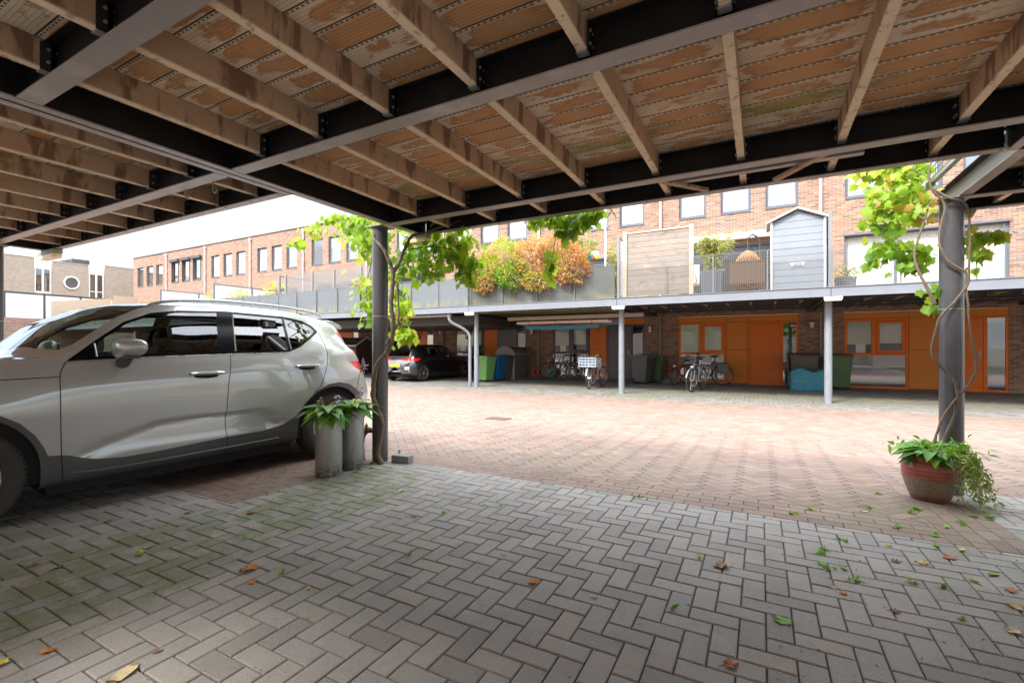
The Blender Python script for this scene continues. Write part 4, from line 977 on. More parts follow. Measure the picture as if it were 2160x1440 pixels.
def sculpt(s, z):
    # hollow above the sill, rising crease, soft haunch over the rear wheel
    zc = np.interp(s, [.60, .81, 1.15, 1.68, 2.02, 2.24], [.42, .52, .622, .636, .630, .42]); dn = zc-z; t = np.clip(dn/.035, 0, 1); a = (t*t*(3-2*t))*np.clip(1-dn/np.maximum(zc-.385, .02), 0, 1)*(dn > 0)*np.clip((zc-.42)/.06, 0, 1)
    b = np.exp(-((z-.415)/.03)**2)*np.clip((s-.8)/.2, 0, 1)*np.clip((2.2-s)/.2, 0, 1)
    hz_ = np.exp(-(((s-2.8)/.42)**2+((z-.80)/.16)**2)); fz_ = np.exp(-(((s-.04)/.42)**2+((z-.78)/.15)**2))
    sh = np.exp(-((z-(.865+.02*(s-1)))/.035)**2)*np.clip((s-.3)/.6, 0, 1)*np.clip((2.9-s)/.5, 0, 1)
    kr = np.exp(-(((s-2.55)/.16)**2+((z-1.09)/.05)**2))
    return -.024*a+.004*b+.022*hz_+.018*fz_-.008*kr
dlo = [(.596, 1.118), (1.12, 1.146), (1.74, 1.163), (2.316, 1.173), (2.448, 1.219), (2.748, 1.398), (2.70, 1.462), (2.588, 1.518), (2.364, 1.556), (1.796, 1.572), (1.376, 1.552), (1.168, 1.515), (.976, 1.43), (.8, 1.29)]
g1 = [(.76, 1.150), (1.12, 1.170), (1.640, 1.185), (1.700, 1.550), (1.372, 1.530), (1.168, 1.492), (.985, 1.41), (.80, 1.262)]
g2 = [(1.80, 1.190), (2.316, 1.196), (2.345, 1.527), (1.85, 1.546)]
g3 = [(2.352, 1.203), (2.44, 1.245), (2.705, 1.402), (2.66, 1.448), (2.576, 1.488), (2.375, 1.522)]
clad = [(-1, .1), (-1, .46), (-.62, .44), (-.52, .50), (-.42, .62), (-.28, .74), (-.10, .80), (.12, .81), (.26, .768), (.352, .703), (.428, .608), (.472, .514), (.492, .454), (.556, .448), (.608, .435), (.68, .404), (.768, .379), (.92, .363), (1.152, .368), (1.684, .399), (2.024, .406), (2.204, .433), (2.312, .482), (2.375, .52),
        (2.46, .635), (2.576, .744), (2.724, .815), (2.87, .832), (3.02, .80), (3.15, .72), (3.24, .60), (3.27, .52), (3.40, .50), (3.60, .50), (3.60, .1)]
XC = dict(sub=13, st=ST_, T=Txc, sculpt=sculpt, ns=120, wheels=(.04, 2.80), ar=.415, wr=.352, track=.925, zf=.16, belt=1.16, cowl=.5, seat=1.35, mirror=(.93, 1.215), paint=m_paint, topz=1.0, rears=3.0, tens=.5, rim=.225,
    side=[(g1, 2), (g2, 7), (g3, 7), (dlo, 4), ([(3.085, 1.062), (3.42, 1.05), (3.42, .925), (3.30, .925), (3.15, .985)], 5), ([(3.03, 1.40), (3.10, 1.28), (3.21, 1.13), (3.30, 1.062), (3.43, 1.062), (3.43, 1.10), (3.34, 1.13), (3.24, 1.27), (3.15, 1.42)], 10), (clad, 1)],
    topv=[([(.36, -.01), (.40, .35), (.50, .62), (.585, .728), (.66, .735), (.80, .708), (1.0, .668), (1.165, .628), (1.16, .3), (1.14, -.01)], 3)],
    rear=[([(-.01, 1.12), (.50, 1.12), (.545, 1.16), (.50, 1.42), (.45, 1.46), (-.01, 1.48)], 6), ([(-.01, .1), (.9, .1), (.9, .52), (-.01, .52)], 8)],
    gaps=[[(.60, 1.12), (.575, 1.07), (.558, 1.0), (.556, .8), (.560, .5), (.574, .215)], [(1.735, 1.17), (1.727, 1.07), (1.698, .89), (1.682, .668), (1.672, .51), (1.688, .375), (1.690, .222)],
          [(2.75, 1.40), (2.768, 1.24), (2.748, 1.08), (2.692, .93), (2.628, .80), (2.56, .74)], [(-.5, .93), (-.1, .985), (.264, 1.001), (.556, 1.008)]],
    trims=[([(.60, 1.114), (1.12, 1.141), (1.74, 1.158), (2.316, 1.168), (2.45, 1.214), (2.75, 1.395)], .006), ([(1.79, 1.185), (1.845, 1.55)], .007), ([(.775, 1.15), (.775, 1.25)], .006), ([(2.35, 1.2), (2.368, 1.53)], .006)],
    handles=[(1.376, 1.648, .993), (2.356, 2.618, 1.029)])
xc, surf, top = car('compact_suv', XC, 'warm grey compact suv with charcoal cladding, parked beside the cylinder planters', (-5.399, .918, 0), R(90-4.78))
for sg in (1, -1):
    P = [(1.17, 1.575), (1.22, 1.603), (1.32, 1.630), (1.5, 1.655), (1.836, 1.672), (2.372, 1.660), (2.684, 1.633), (2.80, 1.61), (2.86, 1.585)]
    mb = MB(); mb.tube([(v.x, .635*sg-(.012 if v.x > 2.5 else 0)*sg, v.z) for v in spl([(a, 0, b) for a, b in P], 5)], .014, 8); mb.build('roof_rail', m_silver, xc, world=False)
# roof spoiler
mb = MB(); pr_ = [(3.0, 1.560), (3.10, 1.548), (3.19, 1.515), (3.235, 1.475), (3.22, 1.455), (3.12, 1.46), (3.04, 1.47)]
for (y0, y1, dx) in ((-.56, -.40, -.03), (-.40, .40, 0), (.40, .56, -.03)):
    mb.prism([(x+dx, z-(.01 if dx else 0)) for x, z in pr_], y0, y1, 'y')
mb.build('spoiler', m_paint, xc, world=False, bevel=.012)
mb = MB(); mb.bbox(3.50, 3.515, -.26, .26, .66, .77, .003); mb.build('number_plate', m_plate, xc, world=False)
mb = MB(); mb.prism([(2.9, 1.60), (3.02, 1.585), (3.04, 1.60), (3.0, 1.665)], -.012, .012, 'y'); mb.build('roof_fin', m_clad, xc, world=False, bevel=.004)
mb = MB(); mb.bbox(-.875, -.86, -.3, .3, .38, .62, .01); mb.build('grille', m_gloss, xc, world=False)
for sg in (1, -1):
    mb = MB(); mb.bbox(-.80, -.72, *sorted((.46*sg, .66*sg)), .74, .86, .02); mb.build('headlight', m_lens, xc, world=False)
    P = [(.62, .300), (.92, .288), (1.68, .297), (2.18, .308)]
    mb = MB(); q = [surf(a, b, .004) for a, b in P]; mb.tube([(v.x, v.y*sg, v.z) for v in spl(q, 6)], .012, 6); mb.build('sill_rib', m_clad, xc, world=False)
# black hatchback under the far carport and the blue-grey car at the left edge
def scaled(src, sx, sy, sz, **kw):
    d = dict(src)
    f = lambda t: ([v*sx for v in t[0]], [v*sy for v in t[1]], [v*sx for v in t[2]], [v*sz for v in t[3]])
    d['T'] = [f(t) for t in src['T']]; d['st'] = [v*sx for v in src['st']]
    sp = lambda pts: [(a*sx, b*sz) for a, b in pts]
    d['side'] = [(sp(p), m) for p, m in src['side']]; d['topv'] = [([(a*sx, b*sy) for a, b in p], m) for p, m in src['topv']]; d['rear'] = [([(a*sy, b*sz) for a, b in p], m) for p, m in src['rear']]
    d['gaps'] = [sp(p) for p in src['gaps']]; d['trims'] = [(sp(p), r) for p, r in src['trims']]; d['handles'] = [(a*sx, b*sx, z*sz) for a, b, z in src['handles']]
    d['wheels'] = tuple(v*sx for v in src['wheels']); d['mirror'] = (src['mirror'][0]*sx, src['mirror'][1]*sz); d['belt'] = src['belt']*sz; d['rears'] = src['rears']*sx; d['topz'] = src['topz']*sz
    d['sculpt'] = lambda s, z: src['sculpt'](s/sx, z/sz)
    d.update(kw); return d
HB = scaled(XC, .985, .965, .87, paint=m_black, ns=80, sub=6, wr=.325, ar=.36, track=.885, rim=.228, chrometrim=True, twin=True)
HB['side'] = [(p, m) for p, m in HB['side'] if m != 1]+[([(-1, .05), (3.6, .05), (3.6, .20), (-1, .20)], 1)]
HB['side'] = [(p, m) for p, m in HB['side'] if m not in (5, 10)]+[([(3.0, .89), (3.5, .915), (3.5, .80), (3.22, .78)], 5)]
HB['rear'] = [HB['rear'][0], ([(.30, .80), (.86, .79), (.88, .90), (.30, .87)], 5), ([(-.01, .02), (.9, .02), (.9, .36), (-.01, .36)], 8)]
hb, sf2, tp2 = car('hatchback', HB, 'black hatchback parked nose-in under the far carport left of the wheelie bins', (-12.52, 17.15, gz(16)), R(-90))
X_ = HB['st'][-1]
mb = MB(); mb.bbox(3.45, 3.485, -.26, .26, .56, .67, .004); mb.build('number_plate', m_plate, hb, world=False)
for yy in (.35, -.35):
    mb = MB(); mb.bbox(3.42, 3.47, *sorted((yy, yy*2.1)), .44, .56, .015); mb.build('bumper_insert', m_silver, hb, world=False)
mb = MB(); mb.bbox(3.40, 3.44, -.62, .62, .60, .63, .008) if False else mb.bbox(3.30, 3.415, -.72, .72, .365, .40, .01); mb.build('diffuser_trim', m_silver, hb, world=False)
mb = MB(); mb.prism([(2.95, 1.365), (3.15, 1.335), (3.19, 1.30), (3.05, 1.285)], -.52, .52, 'y'); mb.build('spoiler', m_black, hb, world=False, bevel=.01)
LB = scaled(XC, .98, .96, .93, paint=m_paintb, ns=60, sub=5)
lb, sf3, tp3 = car('family_car', LB, 'blue-grey car of which only roof and fin show at the left picture edge', (-10.9, -.9, 0), R(90))
mb = MB(); mb.prism([(2.35, 1.535), (2.60, 1.51), (2.57, 1.62), (2.50, 1.61)], -.014, .014, 'y'); mb.build('roof_fin', m_clad, lb, world=False)
# ------------------------------------------------------------------ props near the camera
m_zinc = M('weathered zinc planter', (.30, .31, .30), .5, .55, .5); _p = m_zinc.pos(); _n = m_zinc.noise(14, 6, .7); _s = m_zinc.voro(60)
_c = m_zinc.mix(_n, (.22, .225, .215), (.40, .41, .395)); _c = m_zinc.mix(_s*.5, _c, (.50, .51, .49)); _c = m_zinc.mix((_p[2].step(.16, .0))*(m_zinc.noise(40, 4, .7).step(.35, .6)), _c, (.10, .075, .05))
_c = m_zinc.mix(m_zinc.noise(18, 5, .7, vec=m_zinc.vec(_p[0]*2, _p[1]*2, _p[2]*.25)).step(.55, .72)*.4, _c, (.12, .12, .11)); m_zinc.color(_c); m_zinc.rough(_n*.3+.35); m_zinc = m_zinc.m
m_soil = simple('potting soil', (.035, .025, .018), .95, 0, .4, 60)
def cyl_pot(x, y, r, h, label):
    root = empty('cylinder_planter', (x, y, 0), label, 'planter', 'zinc cylinder planters beside the post')
    mb = MB(); mb.lathe(0, 0, [(0, .002), (r-.004, .002), (r, .008), (r, h-.006), (r-.002, h), (r-.010, h), (r-.012, h-.05)], 48); a = R(-35); mb.beam(((r+.001)*math.cos(a), (r+.001)*math.sin(a), .01), ((r+.001)*math.cos(a), (r+.001)*math.sin(a), h-.01), .012, .003, up=(math.cos(a), math.sin(a), 0))
    mb.build('pot', m_zinc, root, world=False); mb = MB(); mb.lathe(0, 0, [(0, h-.045), (r-.011, h-.045)], 24); mb.build('soil', m_soil, root, world=False); return root
cyl_pot(-3.655, 3.085, .122, .585, 'zinc cylinder planter in front, nearer the camera, with drooping hosta leaves')
cyl_pot(-3.665, 3.385, .115, .585, 'zinc cylinder planter behind its twin, with the vertical seam and the cat beside it')
m_pot = M('glazed red clay pot', (.30, .03, .02), .4, 0, .5, coat=.25, coatr=.2); _p = m_pot.pos(); _n = m_pot.noise(30, 5, .7); _e = (_p[2]+(m_pot.noise(9, 4)*.05)).step(.235, .195)
_c = m_pot.mix(_n, (.20, .028, .022), (.33, .065, .042)); _c = m_pot.mix(((_p[2]*190).sin()*.5+.5)*.25, _c, (.50, .20, .15)); _d = m_pot.mix(m_pot.noise(120, 4, .8), (.16, .115, .085), (.33, .25, .19)); _d = m_pot.mix(m_pot.noise(60, 4, .8).step(.5, .62)*.7, _d, (.06, .045, .035)); _d = m_pot.mix(_p[2].step(.07, .03)*.7, _d, (.20, .05, .035)); m_pot.color(m_pot.mix(_e, _c, _d))
m_pot.rough((_e*.45)+.34); m_pot.bump((_p[2]*190).sin()*(_e.inv())*.5+_n, .35, .004); m_pot = m_pot.m
RX, RY = 1.235, 5.03
root = empty('clay_pot', (RX, RY, gz(RY)), 'red glazed clay pot with a rough brown lower half, overflowing with trailing plants', 'plant pot')
mb = MB(); mb.lathe(0, 0, [(0, 0), (.115, 0), (.125, .012), (.158, .10), (.182, .19), (.190, .255), (.180, .315), (.160, .345), (.168, .362), (.160, .368), (.146, .35), (.140, .32)], 56); mb.build('pot', m_pot, root, world=False)
mb = MB(); mb.lathe(0, 0, [(0, .335), (.146, .335)], 24); mb.build('soil', m_soil, root, world=False)
m_conc = simple('grey concrete block', (.21, .21, .20), .85, 0, .2, 30, .4, 0, .4)
o = MB(); o.bbox(-.105, .105, -.05, .05, 0, .075, .004); b = o.build('concrete_block', m_conc); b.location = (-3.37, 3.80, .002); b.rotation_euler = (0, 0, R(8)); tag(b, 'small grey concrete block on the paving right of the vine trunk', 'block')
o = MB(); o.tube([(0, 0, -.01), (0, 0, .105)], .0125, 12); b = o.build('pipe_stub', m_shoe); b.location = (-3.50, 3.90, 0); tag(b, 'short grey pipe stub standing behind the concrete block', 'pipe')
mb = MB(); mb.box(-.22, .22, -.16, .16, -.01, .004)
b = mb.build('drain_frame', m_clad); root = empty('street_drain', (-4.40, 7.62, gz(7.62)+.003), 'rusty street drain grate in the brick gutter line', 'drain'); b.parent = root
mb = MB(); m_rust = simple('rusty iron', (.13, .085, .06), .8, .3, .3, 40)
for i in range(9): mb.box(-.2, .2, -.145+i*.034, -.125+i*.034, .004, .011)
mb.box(-.205, -.19, -.15, .15, .004, .012); mb.box(.19, .205, -.15, .15, .004, .012); b = mb.build('grate', m_rust, root, world=False)
# ------------------------------------------------------------------ wheelie bins
def binmat(n, c): return simple(n, c, .45, 0, .22, 5, .4)
m_bg = binmat('green bin plastic', (.16, .34, .10)); m_bb = binmat('blue bin plastic', (.012, .11, .30)); m_bk = binmat('dark grey bin plastic', (.095, .088, .082)); m_bdg = binmat('dull green bin plastic', (.085, .15, .065)); m_bl = binmat('blue bin lid', (.05, .17, .30))
def wheelie(x, y, rz, mat, lid, label, w=.58, d=.70, h=1.02, sag=0):
    root = empty('wheelie_bin', (x, y, gz(y)), label, 'wheelie bin', 'wheelie bins in front of the far houses', rz)
    mb = MB(); a, b = .76, 1.0
    z0, z1 = .06, h-.10
    lo = [(-w/2*a, -d/2*a+.02), (w/2*a, -d/2*a+.02), (w/2*a, d/2*a-.06), (-w/2*a, d/2*a-.06)]; hi = [(-w/2*.95, -d/2), (w/2*.95, -d/2), (w/2*.95, d/2-.06), (-w/2*.95, d/2-.06)]
    mb.add([(p, q, z0) for p, q in lo]+[(p, q, z1) for p, q in hi], [(3, 2, 1, 0), (4, 5, 6, 7), (0, 1, 5, 4), (1, 2, 6, 5), (2, 3, 7, 6), (3, 0, 4, 7)])
    mb.build('body', mat, root, world=False, bevel=.03)
    mb = MB(); mb.bbox(-w/2, w/2, -d/2-.03, d/2-.04, z1-.045, z1+.01, .012); mb.build('rim', mat, root, world=False)
    mb = MB(); mb.prism([(-d/2-.05, z1+.01), (d/2-.02, z1+.01), (d/2-.02, z1+.06), (0, z1+.095), (-d/2-.05, z1+.045)], -w/2-.01, w/2+.01, 'x'); lo_ = mb.build('lid', lid, root, world=False, bevel=.012)
    mb = MB(); mb.tube([(-w/2+.06, d/2-.02, z1+.02), (-w/2+.06, d/2+.05, z1+.03), (w/2-.06, d/2+.05, z1+.03), (w/2-.06, d/2-.02, z1+.02)], .014, 8); mb.build('handle', mat, root, world=False)
    for s in (-1, 1):
        mb = MB(); mb.tube([(s*(w/2-.05), d/2-.10, .10), (s*(w/2+.005), d/2-.10, .10)], .10, 20, smooth=False); mb.tube([(s*(w/2+.003), d/2-.10, .10), (s*(w/2+.008), d/2-.10, .10)], .05, 12, smooth=False); mb.build('wheel', m_rub, root, world=False)
    return root
wheelie(-9.44, 15.35, R(78), m_bg, m_bg, 'bright green wheelie bin beside the bent downpipe')
wheelie(-9.33, 15.98, R(80), m_bb, m_bb, 'blue wheelie bin between the green one and the dark one')
wheelie(-9.26, 16.55, R(76), m_bk, m_bk, 'dark grey wheelie bin touching the rounded bike store')
wheelie(-3.80, 16.95, R(75), m_bk, m_bl, 'grey wheelie bin with a blue lid right of the post with the lamp', .62, .72, 1.06)
wheelie(-3.40, 17.6, R(80), m_bdg, m_bdg, 'dull green wheelie bin squeezed behind the blue-lidded one', .5, .6, 1.04)
wheelie(1.20, 17.35, R(0), m_bk, m_bk, 'wide weathered dark bin behind the blue plastic bag', .78, .74, 1.12)
wheelie(2.14, 17.5, R(4), m_bdg, m_bdg, 'green wheelie bin just right of the streaked grey post', .60, .72, 1.10)
m_bag = M('blue plastic sack', (.03, .25, .36), .22, 0, .5, coat=.3); m_bag.color(m_bag.mix(m_bag.noise(12, 5), (.02, .18, .27), (.07, .36, .48))); m_bag.bump(m_bag.noise(7, 5, .6, dist=2.5)+m_bag.noise(25, 3)*.3, 1.0, .05); m_bag = m_bag.m
root = bmesh.new(); bmesh.ops.create_cube(root, size=1); bmesh.ops.subdivide_edges(root, edges=root.edges[:], cuts=7, use_grid_fill=True)
from mathutils import noise as mno
for v in root.verts:
    p = v.co.copy(); q = p.normalized()*.62; p = p*.90+q*.12
    n = mno.noise(p*5)*.10+mno.noise(p*11)*.06; p = p*(1+n); v.co = Vector((p.x*.86, p.y*.52, (p.z+.48)*.62-.05*math.sin(p.x*9)*(p.z > 0)))
mb = MB(); mb.bm(root, smooth=True); o = mb.build('plastic_sack', m_bag, auto=180); o.location = (1.22, 16.72, gz(16.7)); tag(o, 'crumpled blue plastic sack lying in front of the wide dark bin', 'sack')
# brooms beside the orange door
for i, (x, c, h, lab) in enumerate(((.80, m_shoe, 1.25, 'thin grey broom leaning by the sidelight of the orange door'), (.98, m_white, 1.12, 'broom with a pale stick and red brush beside the wide dark bin'))):
    mb = MB(); mb.tube([(x, 17.85, gz(17.8)+.05), (x-.03, 18.03, h)], .011, 6); root = empty('broom', (x, 17.85, gz(17.8)), lab, 'broom'); mb.build('stick', c, root)
    mb = MB(); mb.bbox(x-.14, x+.14, 17.82, 17.88, gz(17.8), gz(17.8)+.07, .01); mb.build('brush', m_red if i else m_clad, root)
root = empty('bucket', (.62+.45, 17.9, gz(17.9)), 'dark blue crate behind the brooms next to the orange door', 'crate'); mb = MB(); mb.bbox(1.0-.05, 1.18, 17.86, 18.02, gz(17.9), .55, .01); mb.build('crate_body', m_bb, root)
# rounded bike store
m_store = slat_mat('beige ribbed store', (.33, .31, .29), .12, 0); m_store2 = slat_mat('brown ribbed store side', (.20, .18, .165), .075, 1)
root = empty('bike_store', (-9.3, 17.3, gz(17)), 'beige plastic bike store with a rounded front beside the dark bin', 'storage box')
g = gz(17); A = [(-9.75, g), (-9.75, .95)]+[(-9.30-.45*math.cos(a), .90+.40*math.sin(a)) for a in np.linspace(.15, math.pi-.15, 14)]+[(-8.85, .95), (-8.85, g)]
mb = MB(); mb.prism(A, 16.67, 16.71, 'y'); mb.build('front', m_store, root)
mb = MB(); A2 = [(-9.72, g), (-9.72, .95)]+[(-9.30-.42*math.cos(a), .88+.38*math.sin(a)) for a in np.linspace(.15, math.pi-.15, 14)]+[(-8.87, .95), (-8.87, g)]; mb.prism(A2, 16.712, 18.0, 'y'); mb.build('shell', m_store2, root)
mb = MB(); mb.box(-8.875, -8.855, 16.72, 18.0, .93, 1.0); mb.build('lid_edge', m_pipeg, root)
# small pitched shed at the far left
root = empty('garden_store', (-18.4, 17.1, gz(17)), 'brown store with a pale-edged pitched lid behind the grey car tail light', 'storage box')
mb = MB(); mb.prism([(16.4, gz(17)), (17.9, gz(17)), (17.9, 1.35), (17.1, 1.75), (16.4, 1.35)], -19.2, -17.5, 'x'); mb.build('store_body', slat_mat('brown boards', (.10, .08, .065), .14, 2), root)
mb = MB()
for x in (-17.48, -19.22): mb.beam((x, 16.35, 1.33), (x, 17.1, 1.77), .03, .07); mb.beam((x, 17.1, 1.77), (x, 17.95, 1.33), .03, .07)
mb.box(-19.2, -17.5, 16.36, 16.39, 1.30, 1.36); mb.build('store_edge', m_white, root)
# hose reels
def reel(x, y, c, label):
    root = empty('hose_reel', (x, y, gz(y)), label, 'hose reel'); g = gz(y); mb = MB()
    for s in (-.12, .12): mb.tube([(x-.17, y+s, g+.01), (x-.12, y+s, g+.42), (x+.12, y+s, g+.42), (x+.17, y+s, g+.01), (x-.17, y+s, g+.01)], .012, 6)
    mb.build('reel_frame', m_shoe, root); mb = MB(); mb.lathe(0, 0, [(.07, -.1), (.16, -.1), (.165, -.03), (.15, .03), (.165, .1), (.07, .1)], 24, True, Matrix.Translation((x, y, g+.24)) @ Matrix.Rotation(R(90), 4, 'X')); mb.build('hose', c, root)
reel(-8.36, 17.75, simple('red hose', (.50, .03, .015), .4), 'red hose reel on a small stand between the bike store and the dark bicycle'); reel(-7.72, 17.95, simple('teal hose', (.01, .20, .17), .4), 'teal hose reel behind the front wheel of the dark bicycle')
# ------------------------------------------------------------------ bicycles
m_spoke = simple('bicycle spokes', (.42, .41, .39), .3, .8); m_bchr = simple('bicycle chrome', (.6, .6, .6), .25, .9); m_bblk = simple('black bicycle frame', (.02, .02, .022), .35, 0, .2, 5, .5, .4); m_bred = simple('red bicycle frame', (.33, .03, .02), .35); m_bgry = simple('grey bicycle frame', (.30, .33, .36), .35)
m_sad = simple('brown leather saddle', (.26, .085, .022), .5); m_cr = simple('grey blue plastic crate', (.33, .38, .43), .5); m_skin_lamp = simple('lamp glass', (.85, .85, .8), .2)
def bicycle(x, y, ang, label, fr, step=True, crate=False, wr=.345, bar='city', turn=0., bag=None, sad=None):
    """front wheel at (x,y), bike extends along direction ang"""
    root = empty('bicycle', (x, y, gz(y)), label, 'bicycle', 'bicycles parked at the far houses', ang); wb = 1.10*wr/.345; k = wr/.345
    Wf, Wr = Vector((0, 0, wr)), Vector((wb, 0, wr)); head = Vector((.20*k, 0, .86*k)); hl = Vector((.15*k, 0, .66*k)); bb = Vector((.62*k, 0, .30*k)); st = Vector((.78*k, 0, .80*k)); sd = Vector((.82*k, 0, .96*k))
    TR = Matrix.Rotation(turn, 4, 'Z')
    for nm, c, T in (('wheel', Wf, TR), ('wheel', Wr, Matrix.Identity(4))):
        wo = bpy.data.objects.new(nm, None); COL.objects.link(wo); wo.parent = root; wo.empty_display_size = .1
        mb = MB(); ring = [T @ (c+Vector(((wr-.018)*math.cos(a), 0, (wr-.018)*math.sin(a)))) for a in np.linspace(0, 2*math.pi, 40, endpoint=False)]; mb.tube(ring, .019, 6, closed=True); o = mb.build('tyre', m_rub, None); o.parent = wo
        mb = MB(); ring = [T @ (c+Vector(((wr-.042)*math.cos(a), 0, (wr-.042)*math.sin(a)))) for a in np.linspace(0, 2*math.pi, 36, endpoint=False)]; mb.tube(ring, .009, 5, closed=True)
        for i in range(20):
            a = 2*math.pi*i/20; mb.beam(T @ (c+Vector((.02*math.cos(a+.5), .02*(-1)**i, .02*math.sin(a+.5)))), T @ (c+Vector(((wr-.045)*math.cos(a), 0, (wr-.045)*math.sin(a)))), .003, .003)
        mb.tube([T @ (c+Vector((0, -.05, 0))), T @ (c+Vector((0, .05, 0)))], .02, 8); o = mb.build('spokes', m_spoke, None); o.parent = wo
        mb = MB(); a0, a1 = (R(60), R(185)) if c is Wf else (R(-5), R(140)); g_ = [T @ (c+Vector(((wr+.018)*math.cos(a), 0, (wr+.018)*math.sin(a)))) for a in np.linspace(a0, a1, 14)] if c is Wr else [T @ (c+Vector(((wr+.018)*math.cos(a), 0, (wr+.018)*math.sin(a)))) for a in np.linspace(R(20), R(165), 14)]
        for p, q in zip(g_, g_[1:]): mb.beam(p, q, .045, .004)
        mb.build('mudguard', fr, root, world=False)
    mb = MB()
    if step: mb.tube(spl([hl, hl.lerp(bb, .5)+Vector((.02, 0, -.05)), bb], 4), .018, 8); mb.tube([hl+Vector((.01, 0, .05)), bb.lerp(st, .45)], .015, 8)
    else: mb.tube([hl, bb], .018, 8); mb.tube([head+Vector((0, 0, -.06)), st+Vector((-.01, 0, -.02))], .016, 8)
    mb.tube([hl, head], .02, 8); mb.tube([bb, st], .016, 8)
    for s in (-.045, .045): mb.tube([bb+Vector((0, s*.7, 0)), Wr+Vector((0, s, 0))], .010, 6); mb.tube([st+Vector((0, s*.4, -.03)), Wr+Vector((0, s, 0))], .008, 6)
    mb.build('frame', fr, root, world=False)
    mb = MB()
    for s in (-.05, .05): mb.tube([TR @ (Wf+Vector((0, s, 0))), TR @ (Wf+Vector((.085*k, s, .30*k))), hl+Vector((-.0, s*.6, 0))], .010, 6)
    mb.build('fork', fr, root, world=False)
    mb = MB(); mb.tube([head, head+Vector((.02, 0, .16))], .013, 8); hb_ = head+Vector((.02, 0, .17))
    TT = Matrix.Translation(head) @ TR @ Matrix.Translation(-head)
    if bar == 'city': P = [(.16, -.27, .03), (.05, -.27, .06), (-.05, -.20, .05), (0, -.06, 0), (0, .06, 0), (-.05, .20, .05), (.05, .27, .06), (.16, .27, .03)]
    else: P = [(.05, -.31, .02), (0, -.10, .01), (0, .10, .01), (.05, .31, .02)]
    pp = [TT @ (hb_+Vector(p)) for p in P]; mb.tube(spl(pp, 4), .011, 8); mb.build('handlebar', m_bchr if bar == 'city' else m_bblk, root, world=False)
    mb = MB(); mb.tube(pp[:2], .016, 8); mb.tube(pp[-2:], .016, 8); mb.build('grips', m_rub, root, world=False)
    mb = MB(); mb.tube([st, sd], .012, 8)
    bmm = bmesh.new(); bmesh.ops.create_uvsphere(bmm, u_segments=14, v_segments=8, radius=1)
    for v in bmm.verts: xx = v.co.x; v.co = sd+Vector((xx*.14+.02, v.co.y*(.045+.045*(xx+1)/2), v.co.z*.032+.015))
    mb2 = MB(); mb2.bm(bmm, smooth=True); mb2.build('saddle', sad or m_rub, root, world=False); mb.build('seat_post', m_bchr, root, world=False)
    mb = MB(); rz_ = 2*wr+.06
    for s in (-.06, .06): mb.tube([st+Vector((0, s*.4, -.05)), Vector((wb-.15, s, rz_)), Vector((wb+.22, s, rz_))], .006, 5); mb.tube([Wr+Vector((0, s, 0)), Vector((wb+.1, s, rz_))], .005, 5)
    for i in range(4): mb.tube([(wb-.1+i*.1, -.06, rz_), (wb-.1+i*.1, .06, rz_)], .005, 5)
    mb.build('luggage_rack', fr, root, world=False)
    mb = MB(); mb.tube([bb+Vector((0, -.07, 0)), bb+Vector((0, .07, 0))], .02, 8); mb.tube([bb+Vector((0, .05, 0)), bb+Vector((0, .055, 0))], .09, 20); mb.beam(bb+Vector((0, .07, 0)), bb+Vector((-.1, .07, -.13)), .02, .012); mb.beam(bb+Vector((0, -.07, 0)), bb+Vector((.1, -.07, .13)), .02, .012)
    mb.box(bb.x-.15, bb.x-.05, .07, .15, bb.z-.15, bb.z-.13); mb.box(bb.x+.05, bb.x+.15, -.15, -.07, bb.z+.12, bb.z+.14); mb.tube([bb+Vector((.05, .03, 0)), bb+Vector((.16, .20, -.29*k))], .010, 6); mb.build('crankset', m_bchr, root, world=False)
    mb = MB(); mb.bbox(-.05+.02, .03, -.035, .035, 2*wr+.03, 2*wr+.09, .012); mb.build('headlight', m_skin_lamp, root, world=False)
    if crate:
        mb = MB(); c = TT @ (hb_+Vector((-.24, 0, -.17))); w, d, h = .29, .20, .13
        for z in (-h, -h*.33, h*.33, h):
            for s in (-1, 1): mb.box(c.x-d, c.x+d, c.y+s*w-.006, c.y+s*w+.006, c.z+z-.018, c.z+z+.018); mb.box(c.x+s*d-.006, c.x+s*d+.006, c.y-w, c.y+w, c.z+z-.018, c.z+z+.018)
        for i in range(6):
            for s in (-1, 1): yy = c.y-w+i*(2*w/5); mb.box(c.x+s*d-.007, c.x+s*d+.007, yy-.012, yy+.012, c.z-h, c.z+h)
        mb.box(c.x-d, c.x+d, c.y-w, c.y+w, c.z-h-.012, c.z-h); mb.build('crate', m_cr, root, world=False)
    if bag is not None:
        for s in (-1, 1): mb = MB(); mb.bbox(wb-.16, wb+.22, *sorted((s*.07, s*.20)), rz_-.36, rz_-.01, .03); mb.build('pannier', bag, root, world=False)
    return root
bicycle(-7.72, 17.55, R(2), 'black city bicycle standing sideways under the grey window', m_bblk)
bicycle(-6.15, 17.86, R(181), 'second black bicycle, behind the sideways one and facing the other way', m_bblk, True)
bicycle(-4.85, 14.25, R(84), 'black bicycle with a grey crate on its front and a brown saddle, facing the street', m_bgry, True, True, turn=R(8), sad=m_sad)
bicycle(-2.62, 16.7, R(66), 'child-size red bicycle next to the brick pier', m_bred, False, wr=.30, bar='flat')
bicycle(-1.80, 14.6, R(80), 'silver and red mountain bicycle standing nearest the street', m_bgry, False, bar='flat', turn=R(-10), bag=None)
m_pan = simple('grey canvas pannier', (.15, .15, .135), .85)
bicycle(-2.28, 17.45, R(4), 'bicycle with grey canvas panniers leaning at the orange window', m_bblk, True, bag=m_pan)
root = bmesh.new(); bmesh.ops.create_icosphere(root, subdivisions=3, radius=1)
